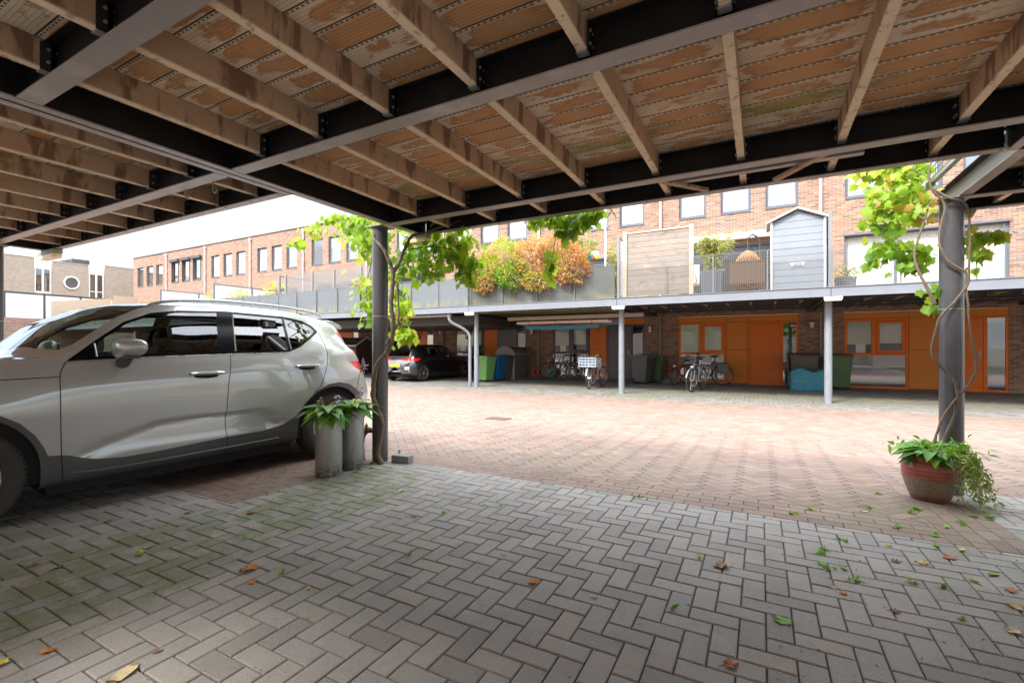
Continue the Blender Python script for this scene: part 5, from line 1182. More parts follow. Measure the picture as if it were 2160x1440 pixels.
for v in root.verts: v.co = Vector((v.co.x*.28, v.co.y*.16, max(0, v.co.z)*.16*(1+.5*mno.noise(v.co*3))))
mb = MB(); mb.bm(root, smooth=True); o = mb.build('cover_heap', m_pan); o.location = (-3.0, 17.6, gz(17.6)); tag(o, 'grey crumpled cover lying at the foot of the brick pier', 'cover')
# wall lamps and small fittings
def lantern(x, z, style, label):
    root = empty('wall_lamp', (x, 18.0, z), label, 'lamp', 'lamps on the brick piers'); mb = MB()
    if style == 'lantern':
        mb.box(x-.03, x+.03, 18.06, 18.098, z-.10, z+.12); mb.tube([(x, 18.06, z+.10), (x, 17.97, z+.15), (x, 17.95, z+.12)], .010, 6); mb.lathe(x, 17.95, [(0, z+.14), (.09, z+.09), (.085, z+.08), (.02, z+.085)], 6); mb.lathe(x, 17.95, [(.04, z-.12), (.05, z-.11), (.0, z-.15)], 6); mb.build('bracket', m_clad, root)
        mb = MB(); mb.lathe(x, 17.95, [(.045, z-.11), (.078, z+.08)], 6, False); mb.build('lamp_glass', m_frost, root)
    else:
        mb.bbox(x-.06, x+.06, 18.05, 18.098, z-.10, z+.10, .01); mb.build('bracket', m_clad, root); mb = MB(); mb.lathe(x, 18.0, [(0, z+.11), (.05, z+.10), (.062, z+.03), (.055, z-.08), (.03, z-.12), (0, z-.12)], 16); mb.build('lamp_glass', m_white, root)
lantern(1.46, 1.98, 'lantern', 'black lantern on the brick pier left of the streaked post'); lantern(-3.72, 1.93, 'globe', 'white rounded wall lamp on the pier above the blue-lidded bin'); lantern(-13.6, 1.98, 'globe', 'cream wall lamp on the pier above the black hatchback'); lantern(-8.72, 1.93, 'globe', 'small white lamp on the pier above the red hose reel')
for i, (X, lab) in enumerate(((-3.36, 'grey ground-floor downpipe left of the orange window with the bicycles'), (1.71, 'grey ground-floor downpipe behind the streaked post'), (-8.42, 'grey ground-floor downpipe beside the red hose reel'), (-13.45, 'grey ground-floor downpipe behind the black hatchback'))):
    mb = MB(); mb.tube([(X, 18.02, gz(18)), (X, 18.02, 2.38)], .040, 10); mb.tube([(X, 18.02, 1.5), (X, 18.02, 1.53)], .046, 10); tag(mb.build('ground_downpipe', m_pipeg), lab, 'downpipe', 'ground-floor downpipes')
# bent downpipe, gutter and dark bulkhead of the bay above the hatchback
root = empty('bent_downpipe', (-8.85, 13.3, gz(13.3)), 'light grey downpipe with a swan neck beside the far post at the green bin', 'downpipe')
mb = MB(); mb.tube(spl([(-9.42, 12.98, 2.30), (-9.40, 12.98, 2.18), (-9.30, 13.05, 2.06), (-8.98, 13.25, 1.86), (-8.82, 13.33, 1.66), (-8.80, 13.33, 1.5)], 6), .052, 12); mb.tube([(-8.80, 13.33, 1.5), (-8.80, 13.33, gz(13.3))], .055, 12); mb.build('pipe', m_fpost, root)
mb = MB(); mb.lathe(-9.42, 12.98, [(.05, 2.22), (.085, 2.33), (.085, 2.38)], 16); mb.build('funnel', m_fpost, root)
for z in (1.55, .9): mb = MB(); mb.tube([(-8.80, 13.33, z), (-8.80, 13.33, z+.03)], .062, 12); mb.build('clip', m_shoe, root)
m_gut = simple('mauve grey gutter', (.30, .26, .26), .5)
root = empty('gutter', (-11, 12.98, 2.3), 'long grey gutter pipe under the terrace edge above the hatchback', 'gutter'); mb = MB(); mb.tube([(-13.4, 12.98, 2.335), (-9.35, 12.98, 2.335)], .05, 10); mb.build('pipe', m_gut, root)
for i in range(5): mb = MB(); mb.tube([(-13.0+i*.9, 12.98, 2.335), (-12.94+i*.9, 12.98, 2.335)], .058, 10); mb.build('clip', m_shoe, root)
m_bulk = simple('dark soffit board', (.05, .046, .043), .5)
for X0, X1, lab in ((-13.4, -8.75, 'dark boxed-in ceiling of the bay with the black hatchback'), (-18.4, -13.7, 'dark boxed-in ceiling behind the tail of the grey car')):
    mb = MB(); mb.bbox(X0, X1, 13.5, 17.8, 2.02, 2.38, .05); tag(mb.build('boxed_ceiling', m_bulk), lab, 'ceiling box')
# bay with ceiling sheet, pale beam, ladder and boards
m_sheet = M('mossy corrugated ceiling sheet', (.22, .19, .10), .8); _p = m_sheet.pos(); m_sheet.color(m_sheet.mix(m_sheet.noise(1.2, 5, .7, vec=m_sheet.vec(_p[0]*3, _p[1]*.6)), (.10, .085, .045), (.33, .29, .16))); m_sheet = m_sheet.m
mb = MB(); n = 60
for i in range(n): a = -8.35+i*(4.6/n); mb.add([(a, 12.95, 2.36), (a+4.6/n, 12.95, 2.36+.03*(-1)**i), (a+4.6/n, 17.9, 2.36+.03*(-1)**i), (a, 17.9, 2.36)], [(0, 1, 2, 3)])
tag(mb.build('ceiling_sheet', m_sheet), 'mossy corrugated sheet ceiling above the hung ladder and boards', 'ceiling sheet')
m_pbeam = simple('pale painted beam', (.42, .35, .30), .6)
mb = MB(); mb.bbox(-8.0, -3.2, 14.55, 14.66, 2.19, 2.31, .006); tag(mb.build('hanging_beam', m_pbeam), 'long pale beam under the far canopy from which the ladder hangs', 'beam')
m_lad = simple('pinkish ladder', (.80, .56, .46), .45, .2); root = empty('ladder', (-6, 14.8, 2.1), 'pinkish ladder hung flat under the far canopy', 'ladder')
for q in (14.72, 15.10): mb = MB(); mb.bbox(-7.72, -4.35, q-.014, q+.014, 2.06, 2.14, .004); mb.build('rail', m_lad, root)
mb = MB(); mb.bbox(-7.72, -4.35, 14.70, 14.702, 2.0, 2.06, .001) if False else None
for i in range(12): mb = MB(); mb.tube([(-7.6+i*.285, 14.72, 2.10), (-7.6+i*.285, 15.10, 2.10)], .014, 8); mb.build('rung', m_lad, root)
for x in (-7.2, -6.2, -4.9): mb = MB(); mb.tube([(x, 14.60, 2.22), (x, 14.66, 2.0), (x, 15.2, 1.84), (x, 15.8, 1.95), (x, 15.85, 2.3)], .007, 5); mb.build('strap', m_clad, root)
m_sub = simple('blue board', (.01, .17, .33), .3, 0, .1, 3, .5, .4); m_sug = simple('grey board edge', (.24, .25, .25), .4)
def board(x0, x1, y, z, w, t, label):
    root = empty('paddle_board', ((x0+x1)/2, y, z), label, 'board'); 
    for nm, mt, z0, z1, k in (('hull', m_sub, -t, 0, 1.), ('deck', m_sug, .001, t*.7, 1.0)):
        mb = MB(); n = 22; sec = []
        for i in range(n+1):
            u = i/n; x = x0+(x1-x0)*u; hw = w/2*(1-abs(2*u-1)**3.2)**.6+.01; r = .05*abs(2*u-1)**3; 
            for (q, zz) in ((-1, 0), (-.8, 1), (.8, 1), (1, 0)): sec.append((x, y+hw*q, z+r+(z0*(zz) if nm == 'hull' else z1*zz+.001)))
        fs = [(i*4+k_, i*4+k_+1, (i+1)*4+k_+1, (i+1)*4+k_) for i in range(n) for k_ in range(3)]+[(i*4+3, i*4, (i+1)*4, (i+1)*4+3) for i in range(n)]
        mb.add(sec, fs, True); mb.build(nm, mt, root)
board(-7.55, -4.75, 14.95, 1.95, .62, .095, 'long blue and grey board slung lowest under the ladder'); board(-6.95, -4.20, 15.45, 2.05, .6, .08, 'blue board stacked above and behind the lower board')
for X, Z in ((-7.4, 2.05), (-9.6, 2.0)):
    mb = MB(); mb.tube(spl([(X-2.2, 14.3, 2.3), (X-2.25, 14.3, 1.9), (X-2.2, 14.3, 1.55), (X-2.08, 14.3, 1.9), (X-2.1, 14.3, 2.25)], 5), .022, 6); tag(mb.build('hanging_cable', m_rub), 'black cable loop hanging under the far canopy, %s' % ('left of the grey door' if X == -7.4 else 'near the bent downpipe'), 'cable')
# ------------------------------------------------------------------ things on the terraces
ZT = 2.625
m_wood = M('bleached screen wood', (.4, .33, .28), .85); _p = m_wood.pos(); _g = m_wood.noise(4, 6, .65, vec=m_wood.vec(_p[0]*1.0, _p[1], _p[2]*16)); _r = ((_p[2]/.155).floor())
_c = m_wood.mix(_g, (.14, .105, .085), (.38, .33, .28)); _c = m_wood.mix(m_wood.white(m_wood.vec(_r, 1.))*.35, _c, (.32, .28, .25)); _c = m_wood.mix(((_p[2]/.155).fract()-.5).abs().step(.455, .49)*.9, _c, (.04, .03, .025)); _c = m_wood.mix(m_wood.noise(1.0, 5, .7, vec=m_wood.vec(_p[0]*1.6, _p[1], _p[2]*5)).step(.52, .66)*.6, _c, (.13, .095, .075)); _c = m_wood.mix(m_wood.noise(1.0, 5, .7, vec=m_wood.vec(_p[0]*1.2+7, _p[1], _p[2]*4)).step(.55, .7)*.6, _c, (.50, .46, .42)); _c = m_wood.mix(_p[2].step(.3, .02)*.4, _c, (.18, .18, .09)); m_wood.color(_c); m_wood.bump(_g, .4, .01); m_wood = m_wood.m
root = empty('timber_screen', (-2.5, 13.08, ZT), 'weathered timber fence panel standing on the terrace left of the bamboo', 'fence panel')
mb = MB(); mb.box(-3.33, -1.68, 13.07, 13.095, ZT+.05, 4.42); mb.build('boards', m_wood, root)
for a, b in ((-3.44, -3.335), (-1.675, -1.57)): mb = MB(); mb.box(a, b, 13.03, 13.12, ZT, 4.50); mb.build('fence_post', m_fence, root)
mb = MB(); mb.box(-3.335, -1.675, 13.05, 13.11, 4.42, 4.46); mb.build('cap_rail', m_fence, root)
m_shed = M('grey weatherboard', (.25, .29, .34), .55); _p = m_shed.pos(); _f = ((_p[2]-.02)/.165).fract(); m_shed.color(m_shed.mix(_f.step(.93, .97), m_shed.mix(m_shed.noise(3, 5), (.17, .195, .225), (.23, .26, .295)), (.05, .06, .07))); m_shed.bump(_f.inv(), .6, .02); m_shed = m_shed.m
root = empty('terrace_shed', (.78, 13.6, ZT), 'small grey weatherboard shed with white trim on the terrace', 'shed')
mb = MB(); mb.prism([(.25, ZT+.03), (1.31, ZT+.03), (1.31, 4.30), (.78, 4.54), (.25, 4.30)], 13.16, 14.2, 'y'); mb.build('walls', m_shed, root)
for a, b in ((.205, .25), (1.31, 1.355)): mb = MB(); mb.box(a, b, 13.13, 13.20, ZT, 4.31); mb.build('corner_trim', m_white, root)
for s in (-1, 1):
    mb = MB(); mb.beam((.78, 13.62, 4.60), (.78+s*.66, 13.62, 4.30), 1.12, .035, up=(0, 0, 1)); mb.build('roof', m_white, root)
mb = MB(); mb.prism([(.66, 3.20), (.90, 3.20), (.93, 3.28), (.63, 3.28)], 13.145, 13.16, 'y'); mb.build('vent', m_white, root)
mb = MB()
for i in range(3): mb.box(.68, .88, 13.140, 13.146, 3.21+i*.024, 3.22+i*.024)
mb.build('vent_slat', m_gdoor, root)
# awning over the sliding door
root = empty('awning', (-1, 17.9, 5.1), 'rolled white awning above the sliding door behind the bamboo', 'awning'); mb = MB(); mb.bbox(-2.6, 1.05, 17.86, 18.06, 5.02, 5.22, .03); mb.build('cassette', m_white, root); mb = MB(); mb.tube([(-2.55, 17.84, 5.02), (1.0, 17.84, 5.02)], .05, 10); mb.build('front_bar', m_pipe, root)
# hanging egg chair
m_rat = simple('rattan', (.34, .155, .05), .6, 0, .25, 20); root = empty('egg_chair', (-.30, 14.3, ZT), 'woven rattan egg chair hanging from a curved stand', 'hanging chair')
mb = MB(); cx_, cy2, cz2 = -.32, 14.25, 3.32
def egg(u, v): 
    z = math.cos(v); r = math.sin(v)*(.40-.10*z); return Vector((cx_+r*math.cos(u)*1.0, cy2+r*math.sin(u)*.9, cz2+.56*z))
for i in range(26):
    for s in (1, -1):
        pts = [egg(2*math.pi*i/26+s*v*.9, v) for v in np.linspace(.05, 3.0, 14)]
        pts = [p for p in pts if not (p.y < cy2-.12 and abs(p.x-cx_) < .22 and p.z > cz2-.3 and p.z < cz2+.28)]
        if len(pts) > 2: mb.tube(pts, .011, 4, cap=False)
mb.build('basket', m_rat, root); mb = MB()
for z in (0,): mb.tube([egg(u, 2.2)+Vector((0, 0, 0)) for u in np.linspace(0, 6.28, 24, endpoint=False)], .02, 6, closed=True)
mb.build('rim', m_rat, root); mb = MB(); mb.tube(spl([(-.32, 14.25, 4.22), (-.22, 14.32, 4.32), (-.08, 14.45, 4.24), (-.02, 14.55, 3.9), (-.02, 14.6, 3.2), (-.10, 14.6, 2.68)], 6), .028, 8); mb.tube([(-.32, 14.25, 4.22), (-.32, 14.25, 3.88)], .012, 6); mb.lathe(-.3, 14.4, [(0, ZT), (.5, ZT), (.5, ZT+.04), (0, ZT+.04)], 20); mb.build('stand', m_gdoor, root)
mb = MB(); bmm = bmesh.new(); bmesh.ops.create_uvsphere(bmm, u_segments=12, v_segments=8, radius=1)
for v in bmm.verts: v.co = Vector((cx_+v.co.x*.27, cy2+v.co.y*.24, cz2-.34+v.co.z*.11))
mb.bm(bmm, smooth=True); mb.build('cushion', m_gdoor, root)
m_reed = slat_mat('brown reed mat', (.13, .08, .045), .022, 0); mb = MB(); mb.box(-.70, .08, 12.97, 12.985, 2.86, 3.37); mb.box(-.71, .09, 12.96, 12.972, 3.36, 3.39); mb.box(-.71, .09, 12.96, 12.972, 2.83, 2.86); tag(mb.build('reed_mat', m_reed), 'brown reed mat tied inside the railing in front of the egg chair', 'reed mat')
def potbox(x, y, w, d, h, mat, label, name='planter_box', cat='planter'):
    root = empty(name, (x, y, ZT), label, cat); mb = MB(); a = .86
    lo = [(x-w/2*a, y-d/2*a), (x+w/2*a, y-d/2*a), (x+w/2*a, y+d/2*a), (x-w/2*a, y+d/2*a)]; hi = [(x-w/2, y-d/2), (x+w/2, y-d/2), (x+w/2, y+d/2), (x-w/2, y+d/2)]
    mb.add([(p, q, ZT) for p, q in lo]+[(p, q, ZT+h) for p, q in hi], [(3, 2, 1, 0), (4, 5, 6, 7), (0, 1, 5, 4), (1, 2, 6, 5), (2, 3, 7, 6), (3, 0, 4, 7)]); mb.build('box', mat, root, bevel=.01)
    mb = MB(); mb.box(x-w/2*.93, x+w/2*.93, y-d/2*.93, y+d/2*.93, ZT+h-.001, ZT+h+.002); mb.build('soil', m_soil, root); return root
m_pbox = simple('slate grey planter', (.10, .11, .125), .6)
potbox(-1.15, 13.35, .55, .5, .62, m_pbox, 'square slate grey planter holding the bamboo'); potbox(1.85, 14.1, .42, .4, .34, m_pbox, 'small dark planter with a straggly plant behind the mesh railing')
root = empty('lawn_chair', (-1.75, 14.0, ZT), 'pale fabric garden chair half hidden behind the bamboo planter', 'garden chair'); mb = MB(); mb.tube([(-1.95, 13.8, ZT), (-1.62, 14.1, 3.1), (-1.70, 14.25, 3.55)], .015, 6); mb.tube([(-1.5, 13.8, ZT), (-1.85, 14.1, 3.05)], .015, 6); mb.build('chair_frame', m_gdoor, root); mb = MB(); mb.bbox(-1.98, -1.55, 13.85, 14.25, 3.0, 3.03, .01); mb.bbox(-1.98, -1.55, 14.22, 14.25, 3.05, 3.6, .01); mb.build('seat', m_white, root)
# lattice screen
m_lat = simple('grey lattice wood', (.20, .195, .19), .8); root = empty('lattice_screen', (-15.7, 13.1, ZT), 'grey diamond lattice screen on the terrace over the tail of the grey car', 'trellis')
xs_ = [-18.2, -16.5, -15.2, -13.7, -13.25]
for a, b in zip(xs_, xs_[1:]):
    mb = MB(); p = .105
    n = int((b-a+1.75)/p)
    for i in range(n+1):
        for s in (1, -1):
            q0 = a+i*p if s > 0 else a+i*p-1.75; pts = []
            x0, z0, x1, z1 = (a-1.75+i*p, ZT, a+i*p, ZT+1.75) if s > 0 else (a+i*p, ZT, a-1.75+i*p, ZT+1.75)
            # clip to panel
            t0, t1 = 0., 1.
            dx = x1-x0
            for lim, sg in ((a, 1), (b, -1)):
                f0, f1 = sg*(x0-lim), sg*(x1-lim)
                if f0 < 0 and f1 < 0: t0 = 2
                elif f0 < 0: t0 = max(t0, -f0/(f1-f0))
                elif f1 < 0: t1 = min(t1, f0/(f0-f1))
            if t0 < t1: mb.beam((x0+dx*t0, 13.1+.008*s, z0+(z1-z0)*t0), (x0+dx*t1, 13.1+.008*s, z0+(z1-z0)*t1), .03, .008, up=(0, 1, 0))
    if mb.v: mb.build('lattice', m_lat, root)
for x in xs_: mb = MB(); mb.box(x-.05, x+.05, 13.06, 13.14, ZT, 4.40); mb.build('lattice_post', m_lat, root)
# white pole with toy windmill
root = empty('white_pole', (-4.22, 13.6, ZT), 'white pole with a hooked top rising out of the hedge', 'pole'); mb = MB(); mb.tube(spl([(-4.12, 13.6, ZT), (-4.12, 13.6, 3.8), (-4.12, 13.6, 4.7), (-4.18, 13.6, 4.82), (-4.32, 13.6, 4.84)], 5), .026, 8); mb.build('pole', m_white, root)
root = empty('beach_ball', (-4.32, 13.2, 3.95), 'rainbow striped toy ball hanging beside the white pole', 'toy')
cols = [simple('ball %d' % i, c, .4) for i, c in enumerate(((.8, .8, .8), (.75, .38, .03), (.02, .35, .15), (.01, .25, .6), (.65, .08, .03), (.75, .6, .05)))]
for i in range(6):
    mb = MB(); vs = []; 
    for j in range(5):
        for k in range(9): u = 2*math.pi*(i+j/4)/6; v = math.pi*k/8; vs.append((-4.32+.15*math.sin(v)*math.cos(u), 13.15+.06*math.cos(v)*0+.15*math.cos(v)*.4, 3.93+.15*math.sin(v)*math.sin(u)))
    mb.add(vs, [(j*9+k, j*9+k+1, (j+1)*9+k+1, (j+1)*9+k) for j in range(4) for k in range(8)], True); mb.build('gore', cols[i], root)
# ------------------------------------------------------------------ the cat behind the planters
m_fur = M('tabby fur', (.20, .15, .11), .9); _p = m_fur.pos(); _w = ((_p[0]*1.0+m_fur.noise(12, 3)*.05)*150).sin()*.5+.5
m_fur.color(m_fur.mix(_w.step(.35, .75), m_fur.mix(m_fur.noise(80, 3), (.24, .18, .13), (.36, .29, .22)), (.07, .05, .04))); m_fur.bump(m_fur.noise(300, 3), .8, .004); m_fur = m_fur.m; m_furw = simple('pale fur', (.55, .50, .44), .9); m_eye = simple('cat eye', (.25, .28, .05), .1, 0, .1, 3, .5, 1.); m_nose = simple('cat nose', (.30, .13, .11), .5)
root = empty('cat', (-3.92, 3.62, 0), 'tabby cat peeping out between the zinc planters and the post', 'cat')
def skin(name, verts, edges, radii, mat, parent, sub=2):
    me = bpy.data.meshes.new(name); me.from_pydata(verts, edges, []); o = bpy.data.objects.new(name, me); COL.objects.link(o); o.parent = parent
    md = o.modifiers.new('skin', 'SKIN'); md.use_smooth_shade = True
    for v, r in zip(me.skin_vertices[0].data, radii): v.radius = (r, r) if not isinstance(r, tuple) else r
    me.skin_vertices[0].data[0].use_root = True
    s = o.modifiers.new('sub', 'SUBSURF'); s.levels = sub; s.render_levels = sub
    me.materials.append(mat); dg = bpy.context.evaluated_depsgraph_get(); dg.update(); ev = bpy.data.meshes.new_from_object(o.evaluated_get(dg)); o.modifiers.clear(); o.data = ev
    ev.polygons.foreach_set('use_smooth', [True]*len(ev.polygons)); return o
# sits with its chest towards the post, front legs straight, head turned to the right; local x points to the right of the picture
cv = [(-.10, 0, .12), (-.03, .0, .20), (.03, 0, .245), (.065, 0, .285), (.095, 0, .325), (.128, 0, .335), (.158, 0, .322), (.178, 0, .318),
      (.045, .035, .17), (.06, .038, .09), (.065, .038, .012), (.09, .038, .010), (.045, -.035, .17), (.06, -.038, .09), (.065, -.038, .012), (.09, -.038, .010),
      (-.09, .06, .07), (-.02, .07, .045), (-.07, .07, .015), (.0, .07, .012), (-.09, -.06, .07), (-.02, -.07, .045), (-.07, -.07, .015), (.0, -.07, .012), (-.17, 0, .05), (-.23, .03, .02), (-.22, .10, .015), (-.14, .14, .015)]
ce = [(0, 1), (1, 2), (2, 3), (3, 4), (4, 5), (5, 6), (6, 7), (2, 8), (8, 9), (9, 10), (10, 11), (2, 12), (12, 13), (13, 14), (14, 15), (0, 16), (16, 17), (17, 18), (18, 19), (0, 20), (20, 21), (21, 22), (22, 23), (0, 24), (24, 25), (25, 26), (26, 27)]
cr_ = [.085, .075, .062, .040, .040, .044, .026, .016, .028, .018, .014, .014, .028, .018, .014, .014, .055, .035, .018, .016, .055, .035, .018, .016, .022, .015, .013, .010]
bo = skin('body', cv, ce, cr_, m_fur, root); bo.rotation_euler = (0, 0, R(32)); root.location = (-3.845, 3.61, 0)
CM = Matrix.Rotation(R(32), 4, 'Z')
for s in (-1, 1):
    mb = MB(); b = [(.085, s*.012, .358), (.115, s*.038, .352), (.098, s*.036, .362), (.100, s*.034, .408)]; b = [CM @ Vector(q) for q in b]; mb.add(b, [(0, 1, 3), (1, 2, 3), (2, 0, 3), (0, 2, 1)]); mb.build('ear', m_fur, root, world=False)
    mb = MB(); bmm = bmesh.new(); bmesh.ops.create_uvsphere(bmm, u_segments=10, v_segments=8, radius=.0075); mb.bm(bmm, CM @ Matrix.Translation((.158, s*.020, .340)), True); mb.build('eye', m_eye, root, world=False)
mb = MB(); bmm = bmesh.new(); bmesh.ops.create_uvsphere(bmm, u_segments=10, v_segments=8, radius=.006); mb.bm(bmm, CM @ Matrix.Translation((.193, 0, .322)), True); mb.build('nose', m_nose, root, world=False)
mb = MB(); bmm = bmesh.new(); bmesh.ops.create_uvsphere(bmm, u_segments=10, v_segments=8, radius=1)
for v in bmm.verts: v.co = Vector((.172+v.co.x*.018, v.co.y*.020, .306+v.co.z*.012))
mb.bm(bmm, CM, True); mb.build('muzzle', m_furw, root, world=False)
# ------------------------------------------------------------------ plants
def leafmat(name, stops, trans=.45, rough=.45, spec=.4, vein=0.):
    m = M(name, (.1, .2, .03), rough, 0, spec); c = m.ramp(m.attr('rnd'), stops); c = m.mix(m.noise(30, 3)*.4, c, m.mix(.5, c, (.02, .05, .01))); m.color(c)
    t = m.new('BsdfTranslucent'); m.link(m.mix(.35, c, (.65, .80, .06), 'MIX'), t.inputs['Color']); x = m.new('MixShader'); x.inputs[0].default_value = trans
    m.link(m.b.outputs[0], x.inputs[1]); m.link(t.outputs[0], x.inputs[2]); m.link(x.outputs[0], m.out.inputs['Surface']); return m.m
def tmpl_vine():
    O = [(0, 0), (.16, -.10), (.34, -.02), (.30, .14), (.50, .26), (.40, .38), (.50, .56), (.30, .56), (.22, .66), (.10, .84), (0, 1.0), (-.10, .84), (-.22, .66), (-.30, .56), (-.50, .56), (-.40, .38), (-.50, .26), (-.30, .14), (-.34, -.02), (-.16, -.10)]
    n = len(O); V_ = [(x, y, -.30*x*x-.10*(y-.4)**2+.02*((i % 2)*2-1)) for i, (x, y) in enumerate(O)]+[(0, .34, .07)]
    return np.array(V_), [(i, (i+1) % n, n) for i in range(n)]
def tmpl_lance(w=.22, bend=.25, fold=.10):
    ys = [0, .15, .4, .7, 1.0]; ws = [.03, .7, 1, .72, 0.0]
    V_ = []
    for y, k in zip(ys, ws): V_ += [(-w*k, y, fold*k*.5-bend*y*y), (0, y, -bend*y*y), (w*k, y, fold*k*.5-bend*y*y)]
    F_ = []
    for i in range(4): a = i*3; F_ += [(a, a+1, a+4, a+3), (a+1, a+2, a+5, a+4)]
    return np.array(V_), F_
TV = tmpl_vine(); TL = tmpl_lance(); TH = tmpl_lance(.30, .85, .22); TN = tmpl_lance(.10, .5, .04)
def leaves(name, mat, tmpl, P, U, Nn, S, rnd, parent=None, label=None):
    """P base points, U leaf axis, Nn leaf normal, S sizes"""
    P, U, Nn = (np.array(a, float) for a in (P, U, Nn)); S = np.array(S, float); U /= np.linalg.norm(U, axis=1)[:, None]+1e-9
    X_ = np.cross(U, Nn); X_ /= np.linalg.norm(X_, axis=1)[:, None]+1e-9; Z_ = np.cross(X_, U)
    T, F_ = tmpl; n, k = len(P), len(T)
    W = P[:, None, :]+S[:, None, None]*(T[None, :, 0:1]*X_[:, None, :]+T[None, :, 1:2]*U[:, None, :]+T[None, :, 2:3]*Z_[:, None, :])
    if parent is not None: W = W-np.array(wloc(parent))
    V_ = W.reshape(-1, 3); fl = [tuple(v+i*k for v in f) for i in range(n) for f in F_]
    me = bpy.data.meshes.new(name); me.from_pydata(V_.tolist(), [], fl); me.materials.append(mat)
    at = me.attributes.new('rnd', 'FLOAT', 'FACE'); at.data.foreach_set('value', np.repeat(np.array(rnd, float), len(F_)))
    me.polygons.foreach_set('use_smooth', [True]*len(fl))
    o = bpy.data.objects.new(name, me); COL.objects.link(o); o.parent = parent; return o
m_vine = leafmat('vine leaf', [(0, (.06, .16, .014)), (.3, (.14, .31, .02)), (.6, (.27, .46, .03)), (.85, (.42, .56, .04)), (.94, (.55, .52, .05)), (1, (.48, .30, .06))], .55)
m_bark = M('vine bark', (.12, .085, .06), .9); _p = m_bark.pos(); _n = m_bark.noise(20, 5, .7, vec=m_bark.vec(_p[0]*4, _p[1]*4, _p[2]*.8)); m_bark.color(m_bark.mix(_n, (.055, .038, .028), (.26, .19, .135))); m_bark.bump(_n, .9, .012); m_bark = m_bark.m
m_twig = simple('green brown twig', (.13, .10, .045), .8, 0, .3, 20)
def rnd3(n, s=1.): return RS.normal(0, s, (n, 3))
def vine_foliage(root, blobs, size=.115, face=(-.25, -.8, .35)):
    P = []; size *= .82
    for (x, y, z, rx, ry, rz, n) in blobs:
        n = int(n*1.65)
        q = RS.normal(0, .48, (n, 3)); P += (np.array([x, y, z])+q*np.array([rx, ry, rz])).tolist()
    P = np.array(P); n = len(P); U = rnd3(n, .45)+np.array([0, 0, -.75]); N_ = rnd3(n, .55)+np.array(face)
    r = np.clip(.5+RS.normal(0, .22, n)+.25*np.sin(P[:, 0]*3+P[:, 2]*4), 0, 1)
    return leaves('foliage', m_vine, TV, P, U, N_, size*(.6+.7*RS.rand(n)), r, root)
def stems(root, paths, mat, name='stem', n=8):
    for pts, r in paths:
        q = spl(pts, 5); m_ = len(q); rr = [(r[0]+(r[1]-r[0])*i/(m_-1))*(1+.10*math.sin(i*1.7)+.06*random.uniform(-1, 1)) for i in range(m_)]
        q = [v+Vector((random.uniform(-1, 1), random.uniform(-1, 1), 0))*rr[0]*.18 for v in q]
        mb = MB(); mb.tube(q, rr, n); mb.build(name, mat, root)
root = empty('grape_vine', (-3.50, 3.70, 0), 'grape vine with a thick twisted trunk climbing the post beside the planters', 'vine')
tr = [(-3.500, 3.64, -.01), (-3.545, 3.62, .12), (-3.50, 3.635, .413), (-3.575, 3.615, .615), (-3.60, 3.61, .781), (-3.56, 3.62, 1.029), (-3.455, 3.70, 1.23), (-3.425, 3.72, 1.488), (-3.440, 3.70, 1.671), (-3.425, 3.71, 1.868), (-3.425, 3.72, 2.025)]
stems(root, [(tr, (.030, .022))], m_bark, 'trunk', 12)
stems(root, [([(-3.425, 3.72, 2.02), (-3.45, 3.68, 2.137), (-3.49, 3.64, 2.254), (-3.58, 3.62, 2.345), (-3.63, 3.64, 2.411), (-3.64, 3.72, 2.53)], (.020, .013)), ([(-3.425, 3.72, 2.02), (-3.42, 3.80, 2.126), (-3.385, 3.85, 2.274), (-3.35, 3.92, 2.423), (-3.33, 4.1, 2.50)], (.022, .016)),
             ([(-3.46, 3.64, 1.25), (-3.43, 3.80, 1.5), (-3.46, 3.82, 1.9)], (.012, .010))], m_bark, 'branch')
stems(root, [([(-3.62, 4.25, 2.55), (-4.2, 4.33, 2.85), (-4.81, 4.33, 2.92), (-5.22, 4.3, 2.88), (-5.6, 4.3, 2.72), (-5.80, 4.3, 2.63)], (.010, .003)), ([(-3.38, 3.95, 2.3), (-3.3, 4.2, 2.36), (-3.0, 4.3, 2.30), (-2.8, 4.3, 2.05), (-2.72, 4.3, 1.95)], (.007, .003)), ([(-3.34, 4.1, 2.5), (-2.6, 4.36, 2.72), (-2.0, 4.38, 2.74), (-1.5, 4.33, 2.62), (-1.28, 4.3, 2.55), (-1.20, 4.3, 2.44)], (.010, .004)),
             ([(-1.80, 4.33, 2.55), (-1.82, 4.3, 2.3), (-1.86, 4.3, 2.05), (-1.86, 4.3, 1.90)], (.005, .002)), ([(-3.45, 3.75, 1.9), (-3.7, 4.1, 1.95), (-3.78, 4.2, 1.6)], (.006, .003)), ([(-3.66, 4.0, 2.5), (-4.2, 4.25, 2.4), (-4.4, 4.3, 2.0), (-4.35, 4.3, 1.6)], (.007, .003))], m_twig, 'shoot', 6)
